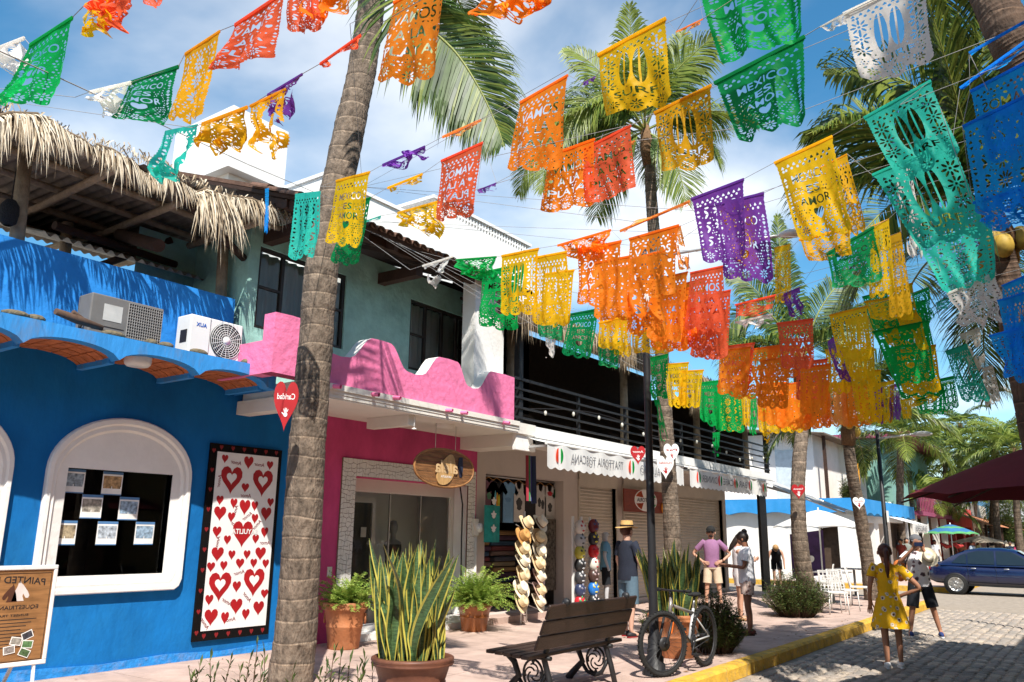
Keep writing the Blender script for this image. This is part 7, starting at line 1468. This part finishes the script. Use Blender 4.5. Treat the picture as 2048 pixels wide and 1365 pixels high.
def scallop(mb, n0, n1, fn, zt, zb, amp, per, off=.28):
    nn = int(abs(n1-n0)/.06)
    for i in range(nn):
        a, c = n0+(n1-n0)*i/nn, n0+(n1-n0)*(i+1)/nn; za = zb+amp*abs(math.sin(a*math.pi/per)); zc = zb+amp*abs(math.sin(c*math.pi/per))
        mb.quad(fn(a, za, 0), fn(c, zc, 0), fn(c, zt, 0), fn(a, zt, 0)); mb.quad(fn(a, za, 0), fn(a, za, off), fn(c, zc, off), fn(c, zc, 0)); mb.quad(fn(a, zt, 0), fn(c, zt, 0), fn(c, zt, off), fn(a, zt, off))
b = MB(); scallop(b, -16, -YB+.3, lambda a, z, o: V(XB-.3+o, -a, z), 3.07, 2.46, .1, 1.25); scallop(b, XB-.3, 43.5, lambda a, z, o: V(a, YB-.3+o, z), 3.07, 2.46, .1, 1.25); b.build('blue_fascia', m_fb, t)
b = MB(); b.box(XB-.28, 43.5, YB-.28, 16, 2.98, 3.04); b.build('terrace', m_concrete, t)
b = MB(); b.grid(lambda u, v: V(37.0+3.4*u, YB-.3-1.0*v, 2.5-.3*v), 6, 3); b.build('shop_awning', m_canvas, t); b = MB(); b.grid(lambda u, v: V(37.0+3.4*u, YB-1.3, 2.2-.35*v+.03*math.sin(u*60)), 60, 1); vo = b.build('awning_valance', m_canvas, t)
b = MB(); letter(b, 'BURGERS', Fr((37, YB-1.3, 2.02)), 1.7, 0, 2.6, .24, .04, True, .02); b.build('lettering', m_gtx, vo)
# upper house on its terrace
t = thing('upper_house', 'white terrace house with corrugated eave above the blue fascia', 'building', (38, 12, 3)); 
b = MB(); b.box(35.0, 44, 9.6, 15, 3.041, 5.9); b.box(34.6, 36.5, 12.2, 15, 3.041, 5.6); b.build('wall', m_white, t); b = MB(); corr(b, 34.2, 44.4, 8.9, 15.4, 5.75, 6.4, 60, .04); b.build('roof', m_corr, t)
for x_, y_ in ((35.2, 9.2), (39, 9.2)): b = MB(); b.box(x_-.06, x_+.06, y_-.06, y_+.06, 3.041, 5.8); b.build('post', m_wood, t)
b = MB(); b.box(34.98, 34.995, 10.2, 11.2, 3.1, 5.2); b.build('door', mat('pale_blue_door', (.5, .58, .62), .7), t); b = MB(); b.box(34.985, 34.999, 13.0, 13.5, 4.0, 5.2); b.build('window', mat('grey_pane', (.2, .22, .24), .3), t)
t = thing('orange_screen', 'orange cut-metal screen on the terrace behind the palm', 'screen', (37, 8.6, 3)); b = MB(); b.box(36.2, 37.9, 8.5, 8.56, 3.041, 4.8); b.build('panel', mat('orange_panel', (.8, .33, .02), .6, .2, 8), t); b = MB(); f2 = Fr((37, 8.49, 3.9)); b.prism([(.3*math.cos(q)*(1+.5*math.sin(5*q)), .35*math.sin(q)*(1+.4*math.cos(7*q))) for q in np.linspace(0, 6.28, 40)[:-1]], f2, 0, .01); b.build('cutout', m_ink, t)
shrub((35.8, 8.5, 3.05), .5, .4, 1.0, 120, 31, 'potted greenery on the terrace beside the orange screen', .16)
# thatched hall behind
t = thing('thatched_hall', 'broad grey thatched roof rising beyond the terrace house', 'roof', (52, 16, 0)); b = MB(); b.grid(lambda u, v: V(44+17*u, 11+8*v, 6.4+3.6*v+.12*noise.noise((u*9, v*9, 0))), 40, 14); b.grid(lambda u, v: V(44, 11+8*u, 6.4+3.6*u-1.5*v*u), 10, 2); b.build('thatch', mat('grey_thatch', (.34, .27, .22), .95, .25, 3, .8, 14), t); b = MB(); b.box(44.2, 60, 11.5, 19, 0, 6.5); b.build('wall', m_cream, t)
# teal and magenta house down the street
t = thing('teal_house', 'teal balcony house with magenta eaves down the street', 'building', (48, 9, 0)); m_mag = mat('magenta_paint', (.30, .06, .12), .8, .15, 3)
b = MB(); b.box(45.0, 56, 8.6, 14, 2.9, 6.6); b.build('wall', mat('mint_wall', (.22, .42, .36), .85, .12, 2), t); b = MB(); b.box(44.4, 56.5, 7.5, 14, 6.6, 6.85); b.build('roof_slab', m_mag, t); b = MB(); b.box(44.6, 56.2, 7.4, 8.6, 2.75, 2.95); b.build('balcony', m_mag, t)
for k in range(26): b = MB(); b.box(44.7+k*.45, 44.74+k*.45, 7.45, 7.49, 2.95, 3.9); b.build('baluster', m_mag, t)
b = MB(); b.box(44.6, 56.2, 7.43, 7.51, 3.9, 3.97); b.build('handrail', m_mag, t)
for k in range(3): b = MB(); b.box(46+k*3.2, 47.4+k*3.2, 8.57, 8.6, 3.0, 5.3); wo = b.build('window', m_sash, t); b = MB(); b.box(46.1+k*3.2, 47.3+k*3.2, 8.555, 8.57, 3.1, 5.2); b.build('pane', mat('dark_pane', (.03, .045, .05), .15, spec=.6), wo)
b = MB(); b.box(44.8, 56, 9.0, 14, 0, 2.75); b.build('dark_ground_floor', m_ply, t)
for x_ in (44.9, 48, 51, 54): b = MB(); b.box(x_-.15, x_+.15, 7.6, 7.9, 0, 2.75); b.build('column', m_cream, t)
for k, (x0, col, lab) in enumerate(((57, (.5, .06, .05), 'low red shop with tiled lean-to far down the street'), (66, (.55, .5, .42), 'cream shop far down the street'), (76, (.1, .25, .4), 'blue-grey shop at the far end of the street'))):
    t = thing('far_shop', lab, 'building', (x0+4, 9, 0)); b = MB(); wall(b, x0, x0+8.5, 0, 3.6+.5*k, [(x0+.6, x0+3.6, 0, 2.4), (x0+4.6, x0+7.8, 0, 2.4)], Fr((0, 7.6, 0)), .5); b.quad((x0, 7.6, 0), (x0, 7.6, 3.6+.5*k), (x0, 14, 3.6+.5*k), (x0, 14, 0)); b.build('wall', mat('far_wall_%d' % k, col, .85, .15, 1.5), t)
    b = MB(); b.box(x0+.1, x0+8.4, 8.2, 14, 0, 3.5); b.build('dark_inside', m_ply, t); b = MB(); b.grid(lambda u, v: V(x0-.3+9*u, 7.6-1.9*v, 3.2-.75*v+.03*math.sin(u*120)), 60, 2); b.build('tiled_lean_to', mat('orange_tile', (.42, .17, .08), .85, .3, 4), t)
    for q in (.3, 4.2, 8.2): b = MB(); b.box(x0+q-.06, x0+q+.06, 5.9, 6.02, 0, 2.5); b.build('post', m_wood, t)
t = thing('end_building', 'pale building closing the end of the street', 'building', (110, 5, 0)); b = MB(); b.box(105, 118, -30, 30, 0, 6); b.build('wall', mat('haze_wall', (.45, .45, .45), .9, .2, .6), t); b = MB(); b.box(104.7, 118, -30, 30, 6, 6.3); b.build('cornice', m_cream, t)
for k in range(14): b = MB(); b.box(104.9, 104.99, -20+k*3, -18.4+k*3, 1.0, 3.0); b.build('window', m_sash, t)
shrub((86, 5.6, 0), 5, 3, 4.0, 500, 41, 'large green hedge far behind the beige umbrellas', .5)
shrub((90, 1.5, 0), 6, 3, 3.4, 500, 42, 'dark green hedge at the far right end', .5)
shrub((70, 6.2, 0), 1.6, 1.2, 5.2, 240, 43, 'yellow-green leafy tree beside the far red shop', .4)
# dense greenery closing the skyline
hl = MB(); hl.grid(lambda u, v: V(190+40*v, -120+330*u, -2+(14+9*noise.noise((u*7, 0, 0))+4*noise.noise((u*23, 5, 0)))*v), 90, 4); tag(hl.build('hillside', mat('hill_green', (.06, .09, .04), .95, .4, .1)), kind='structure')
# ================================================================== street lamps with arms
def arm_lamp(t, base, top, arm_end, rp=.05):
    b = MB(); b.tube([base, V(base.x, base.y, 1.0), top], [rp*1.5, rp, rp*.75], 10); b.build('pole', m_black, t)
    b = MB(); b.tube([top-V(0, 0, .25), arm_end], .025, 7); b.build('arm', mat('galvanised', (.55, .55, .54), .5, metal=.3), t); d = (arm_end-top); d.z *= .3; d.normalize(); b = MB(); sdv = d.cross(V(0, 0, 1)); f2 = Fr(arm_end+d*.16, d, sdv, V(0, 0, 1)); b.ball(f2.o, (.24, .1, .07), 12, 8, fr=f2); b.build('lamp_head', mat('lamp_shell', (.5, .5, .5), .5), t)
lp = [o for o in COL.objects if o.name == 'lamp_post'][0]
e = P(1590, 466, X=9.3); b = MB(); b.tube([V(lx, ly, 4.29), V(lx, ly, 5.25)], .04, 10); b.build('upper_pole', m_black, lp); b = MB(); b.tube([V(lx, ly, 5.1), e], .02, 7); b.build('arm', mat('galvanised', (.55, .55, .54), .5, metal=.3), lp); d = (e-V(lx, ly, 5.1)); d.normalize(); f2 = Fr(e, d, d.cross(V(0, 0, 1)), V(0, 0, 1)); b = MB(); b.ball(e, (.2, .09, .055), 12, 8, fr=f2); b.build('lamp_head', mat('lamp_shell', (.5, .5, .5), .5), lp)
xl = P(1766, 1000, Y=4.75).x; t = thing('street_lamp', 'black street lamp with white arm far along the kerb', 'street lamp', (xl, 4.75, 0)); zt = P(1758, 862, Y=4.75).z; e = P(1832, 868, X=xl); arm_lamp(t, V(xl, 4.75, 0), V(xl, 4.75, zt), e, .06)
b = MB(); b.box(xl-.09, xl+.09, 4.66, 4.68, 2.0, 2.3); b.build('notice', m_paper, t)
e0 = Pd(2070, 800, 16); t = thing('street_lamp', 'grey lamp arm reaching in from the right edge', 'street lamp', (e0.x, e0.y-.4, -.15)); arm_lamp(t, V(e0.x, e0.y-.4, -.15), V(e0.x, e0.y-.4, e0.z), Pd(2005, 778, 16), .06)
# ================================================================== parasols
def parasol(label, c, r, h, mats, n=8, drop=.42, val=.0, pole=True, base=-.15, yaw=.2, m_pole=None):
    t = thing('parasol', label, 'parasol', (c.x, c.y, base)); top = V(c.x, c.y, c.z)
    for k in range(n):
        a0, a1 = yaw+2*math.pi*k/n, yaw+2*math.pi*(k+1)/n; b = MB()
        def gf(u, v, a0=a0, a1=a1): a = a0+(a1-a0)*u; rr_ = r*v*(1-.05*math.sin(u*math.pi)*v); return V(c.x+rr_*math.cos(a), c.y+rr_*math.sin(a), c.z-drop*v**1.25-(.05*math.sin(u*math.pi)*-v))
        if len(mats) > 1 and isinstance(mats[0], tuple): pass
        b.grid(gf, 4, 6); b.cur = 0
        if len(mats) == 3:
            for q in range(len(b.m)): vv = (q//4)/6; b.m[q] = 0 if vv < .3 else 1 if vv < .5 else 0 if vv < .7 else 2 if vv > .84 else 1
        else: b.m = [0]*len(b.m)
        b.build('canopy_panel', list(mats) if len(mats) == 3 else mats[0], t)
        b = MB(); p0 = V(c.x, c.y, c.z-.12); p1 = V(c.x+r*math.cos(a0), c.y+r*math.sin(a0), c.z-drop-.03); b.tube([p0, p0.lerp(p1, .5)+V(0, 0, .0), p1], .01, 5); b.build('rib', m_pole or m_metalw, t)
    b = MB(); b.tube([V(c.x, c.y, base), V(c.x, c.y, c.z+.08)], .025, 8); b.build('pole', m_pole or m_metalw, t); b = MB(); b.lathe([(0, .08), (.06, .07), (.28, .05), (.3, 0)], (c.x, c.y, base), 16); b.build('base', m_black, t)
    return t
parasol('open white parasol over the cafe tables beside the palm', Pd(1636, 1020, 28.5), 1.55, 2.3, [mat('white_parasol', (.76, .74, .70), .8, .05, trans=.25)], 8, .6, base=-.15)
parasol('burgundy parasol jutting in at the right edge', Pd(2150, 872, 8.2), 1.65, 2.4, [mat('burgundy_canvas', (.13, .008, .016), .85, .1, trans=.06)], 8, .62, m_pole=m_wood, yaw=.9)
m_sb, m_sgn = mat('umbrella_blue', (.05, .2, .42), .8, trans=.3), mat('umbrella_green', (.12, .42, .16), .8, trans=.3)
parasol('blue and green striped beach umbrella behind the car', Pd(1900, 1049, 42), 1.3, 2.3, [m_sb, m_sgn, mat('umbrella_aqua', (.2, .5, .45), .8, trans=.3)], 10, .5)
m_bei = mat('beige_umbrella', (.5, .42, .32), .8, trans=.2)
for k, (px, py, d, lab) in enumerate(((1958, 1072, 46, 'grey-beige market umbrella right of the striped one'), (1988, 1082, 54, 'small beige umbrella behind the car roof'), (2012, 1084, 50, 'pale umbrella nearest the right edge in the distance'))): parasol(lab, Pd(px, py, d), 1.5, 2.2, [m_bei], 8, .4)
t = thing('stall_hammock', 'red hammocks draped at the stall under the striped umbrella', 'hammock', tuple(Pd(1895, 1092, 43)))
for k in range(2): b = MB(); a = Pd(1880+22*k, 1086, 43); c = Pd(1905+22*k, 1092, 43); b.tube([a, a.lerp(c, .5)-V(0, 0, .12), c], [.05, .12, .05], 8); b.build('hammock', mat('hammock_red', (.4, .04, .04), .9, .4, 12), t)
# ================================================================== cafe chairs and tables
m_chair = mat('white_wicker', (.62, .60, .57), .7, .12, 30)
def chair(loc, yaw, lab):
    t = thing('cafe_chair', lab, 'chair', loc, group='white lattice cafe chairs'); f = Fr(loc, (math.cos(yaw), math.sin(yaw), 0), (-math.sin(yaw), math.cos(yaw), 0), (0, 0, 1))
    b = MB(); b.box(-.21, .21, -.21, .21, .43, .46, f); b.build('seat', m_chair, t)
    for x_ in (-.19, .19):
        for y_ in (-.19, .19): b = MB(); b.tube([f(x_*1.1, y_*1.1, 0), f(x_, y_, .43)], .014, 6); b.build('leg', m_chair, t)
    b = MB(); 
    for k in range(6): x_ = -.2+.08*k; b.bar(f(x_, -.2, .46), f(x_+.0, -.27, .86), .012, .012)
    for k in range(6): z = .5+.07*k; y_ = -.2-.07*(z-.46)/.4; b.bar(f(-.21, y_, z), f(.21, y_, z+.0), .01, .012)
    for k in range(5): x_ = -.2+.08*k; b.bar(f(x_, -.21, .5), f(x_+.08, -.265, .84), .008, .008); b.bar(f(x_+.08, -.21, .5), f(x_, -.265, .84), .008, .008)
    b.build('lattice_back', m_chair, t); b = MB(); b.tube([f(-.22, -.2, .46), f(-.22, -.28, .88), f(.22, -.28, .88), f(.22, -.2, .46)], .016, 6); b.build('back_frame', m_chair, t)
for k, (px, py, yw, lab) in enumerate(((1672, 1228, 2.2, 'white lattice chair nearest the leafy shrub'), (1692, 1222, 2.6, 'white lattice chair in the middle of the cafe row'), (1722, 1213, 3.3, 'white lattice chair at the right end of the cafe row'), (1650, 1196, .2, 'white lattice chair half hidden behind the shrub'))):
    g = P(px, py, Z=0); chair((g.x, g.y, 0), yw, lab)
for k, (px, py, lab) in enumerate(((1668, 1205, 'grey cafe table behind the shrub'), (1712, 1192, 'grey cafe table by the far palm'))):
    g = P(px, py, Z=0); t = thing('cafe_table', lab, 'table', (g.x, g.y, 0)); b = MB(); b.box(g.x-.4, g.x+.4, g.y-.4, g.y+.4, .72, .75); b.build('top', mat('table_grey', (.3, .29, .28), .5), t); b = MB(); b.tube([(g.x, g.y, 0), (g.x, g.y, .72)], .035, 8); b.build('pedestal', m_steel, t); b = MB(); b.lathe([(0, .03), (.25, .02), (.26, 0)], (g.x, g.y, 0), 16); b.build('base', m_black, t)
# purple banner, rubbish bag and dark car boot behind
a, c = Pd(1572, 1075, 29), Pd(1640, 1066, 29); t = thing('purple_banner', 'purple menu banner leaning on the white wall behind the palm', 'banner', (a.x, a.y, 0)); dn = Pd(1585, 1150, 29); f2 = Fr((dn.x, dn.y, .15), (c-a), (0, 0, 1)); b = MB(); b.box(0, 1.2, 0, 1.55, -.02, 0, f2); b.build('panel', mat('purple_print', (.045, .018, .085), .6, .5, 3), t)
for k, (u, v_, r_) in enumerate(((.2, .5, .07), (.25, .25, .08), (.15, .8, .05), (.7, .6, .12))): b = MB(); b.prism([(u+r_*math.cos(q), v_+r_*math.sin(q)) for q in np.linspace(0, 6.28, 13)[:-1]], f2, 0, .004); b.build('white_print', m_hw, t)
g = P(1408, 1190, Z=0); b = MB(); b.ball((g.x, g.y, .28), (.2, .2, .3), 10, 8); b.ball((g.x, g.y, .6), (.06, .06, .08), 8, 6)
tag(b.build('rubbish_bag', mat('black_plastic', (.012, .012, .013), .3, .2, 8, .6, 12)), 'black rubbish bag behind the snake plant', 'bag')
# ================================================================== blue saloon car crossing the street
t = thing('car', 'dark blue saloon car crossing the street at the right edge', 'car', (31.2, 3.0, -.15)); m_car = mat('car_blue', (.003, .007, .042), .25, .05, 3, spec=.6, coat=.8); m_cg = mat('car_glass', (.015, .02, .022), .08, .1, spec=.8); m_rub = mat('car_black', (.01, .01, .011), .6)
CX = 31.9; YR = P(1853, 1150, X=31.1).y
def cp(s_, x_, z): return V(CX+x_, YR-s_, z-.15)     # s from the rear bumper forwards, x across (near side negative)
prof = [(0, .55, .80, .62), (.06, .40, .92, .74), (.25, .32, 1.0, .82), (.7, .28, 1.04, .855), (1.2, .26, .98, .865), (2.0, .24, .96, .87), (2.9, .24, .95, .87), (3.3, .25, .94, .865), (3.9, .27, .86, .84), (4.25, .32, .74, .78), (4.42, .42, .62, .66)]
b = MB(); vs = []; nsec = 18
for s_, zl, zt_, w_ in prof:
    for k in range(nsec):
        a = 2*math.pi*k/nsec-math.pi/2; cx_, sz = math.cos(a), math.sin(a); x_ = math.copysign(abs(cx_)**.45, cx_)*w_; z = (zl+zt_)/2+math.copysign(abs(sz)**.5, sz)*(zt_-zl)/2
        x_ *= 1-.07*max(0, (z-.7)/.3) ; vs.append(cp(s_, x_, z))
b.smooth = True; b.add(vs, [(i*nsec+k, (i+1)*nsec+k, (i+1)*nsec+(k+1) % nsec, i*nsec+(k+1) % nsec) for i in range(len(prof)-1) for k in range(nsec)]+[tuple(range(nsec)), tuple((len(prof)-1)*nsec+k for k in range(nsec-1, -1, -1))]); b.build('body', m_car, t)
gp = [(.42, .98, .70), (.8, 1.22, .66), (1.2, 1.40, .62), (1.6, 1.47, .60), (2.2, 1.475, .60), (2.6, 1.42, .61), (3.0, 1.2, .66), (3.35, .96, .72)]
b = MB(); vs = []
for s_, zt_, w_ in gp:
    for x_, z in ((-.8, .90), (-w_-.03-(.1 if zt_ < 1.1 else 0)*0, .9+(zt_-.9)*.85), (-w_*.8, zt_), (0, zt_+.015), (w_*.8, zt_), (w_+.03, .9+(zt_-.9)*.85), (.8, .90)): vs.append(cp(s_, x_, z))
b.smooth = True; b.add(vs, [(i*7+k, (i+1)*7+k, (i+1)*7+k+1, i*7+k+1) for i in range(len(gp)-1) for k in range(6)]); b.build('cabin', m_car, t)
def side(pts, name, mm, off=.02, par=None):
    b = MB(); q = []
    for s_, z in pts:
        i = max(k for k in range(len(gp)) if gp[k][0] <= s_); f = (s_-gp[i][0])/(gp[min(i+1, len(gp)-1)][0]-gp[i][0]+1e-6); zt_ = gp[i][1]+(gp[min(i+1, len(gp)-1)][1]-gp[i][1])*f; w_ = gp[i][2]+(gp[min(i+1, len(gp)-1)][2]-gp[i][2])*f
        h_ = (z-.9)/max(.05, (zt_-.9)*.85); q.append(cp(s_, -(.8+(w_+.03-.8)*min(1, h_))-off, z))
    b.quad(*q); return b.build(name, mm, par or t)
side([(.78, .99), (1.22, .97), (1.22, 1.3), (1.02, 1.22)], 'rear_quarter_window', m_cg); side([(1.26, .97), (2.02, .96), (2.02, 1.385), (1.55, 1.38), (1.26, 1.31)], 'rear_window', m_cg); side([(2.08, .96), (3.12, .95), (2.82, 1.2), (2.5, 1.37), (2.08, 1.385)], 'front_window', m_cg)
b = MB(); b.quad(cp(3.34, -.68, .985), cp(3.34, .68, .985), cp(2.68, .56, 1.41), cp(2.68, -.56, 1.41)); b.build('windscreen', m_cg, t); b = MB(); b.quad(cp(.44, -.6, 1.01), cp(1.15, -.52, 1.4), cp(1.15, .52, 1.4), cp(.44, .6, 1.01)); b.build('rear_screen', m_cg, t)
for s_ in (.86, 3.46):
    for x_, sg in ((-.80, -1), (.80, 1)):
        c = cp(s_, x_, .315); b = MB(); b.lathe([(0, -.1), (.36, -.1), (.36, .06), (.33, .085), (.30, .08)], c, 28, (sg, 0, 0)); b.build('wheel_arch', m_rub, t)
        b = MB(); b.lathe([(.2, -.08), (.30, -.08), (.315, -.03), (.315, .06), (.29, .1), (.225, .1)], c, 28, (sg, 0, 0)); wo = b.build('wheel', m_tyre, t)
        b = MB(); b.lathe([(0, .09), (.06, .09), (.07, .07), (.19, .06), (.2, .1), (.225, .1)], c, 28, (sg, 0, 0)); b.build('rim', m_steel, wo)
        b = MB()
        for k in range(9): a = 2*math.pi*k/9; b.bar(c+V(sg*.1, 0, 0)+V(0, math.cos(a)*.05, math.sin(a)*.05), c+V(sg*.105, 0, 0)+V(0, math.cos(a)*.2, math.sin(a)*.2), .035, .02, up=(1, 0, 0))
        b.build('rim_spokes', m_steel, wo)
for s_ in (1.42, 2.35): b = MB(); b.ball(cp(s_, -.885, .83), (.018, .09, .018), 8, 6); b.build('door_handle', m_steel, t)
for s_ in (1.25, 2.05, 3.1): b = MB(); b.bar(cp(s_, -.872, .35), cp(s_, -.845, .93), .006, .012); b.build('door_seam', m_rub, t)
b = MB(); b.ball(cp(3.0, -.96, .99), (.07, .06, .06), 10, 7); b.build('wing_mirror', m_car, t); b = MB(); b.bar(cp(1.2, -.875, .3), cp(3.1, -.875, .3), .02, .05); b.build('sill', m_rub, t)
b = MB(); b.ball(cp(.06, -.66, .8), (.16, .08, .09), 8, 6); b.build('tail_light', mat('tail_red', (.3, .01, .012), .2), t); b = MB(); b.ball(cp(4.3, -.62, .66), (.16, .1, .07), 8, 6); b.build('headlight', m_steel, t)

# ================================================================== leaf litter on the pavement
rr = random.Random(77); lt = MB()
for k in range(160):
    x_, y_ = rr.uniform(4, 18), rr.choice((rr.uniform(4.3, 9.3), rr.gauss(9.2, .12), rr.gauss(4.45, .12), rr.uniform(2.5, 4)))
    y_ = min(y_, 9.4); z = .006 if y_ > 4.22 else (-.125 if y_ < 3.98 else .02); a = rr.uniform(0, 6.28); l = rr.uniform(.03, .09); d = V(math.cos(a), math.sin(a), 0); n_ = V(-d.y, d.x, 0)*l*.22; p = V(x_, y_, z); lt.cur = rr.randrange(3)
    lt.add([p-d*l*.5, p+n_+V(0, 0, .006), p+d*l*.5+V(0, 0, rr.uniform(0, .012)), p-n_], [(0, 3, 2, 1)])
tag(lt.build('leaf_litter', [m_straw[0], m_straw[1], mat('dry_leaf', (.2, .1, .035), .9)]), 'scattered dry leaves on pavement and road', 'leaves', kind='stuff')
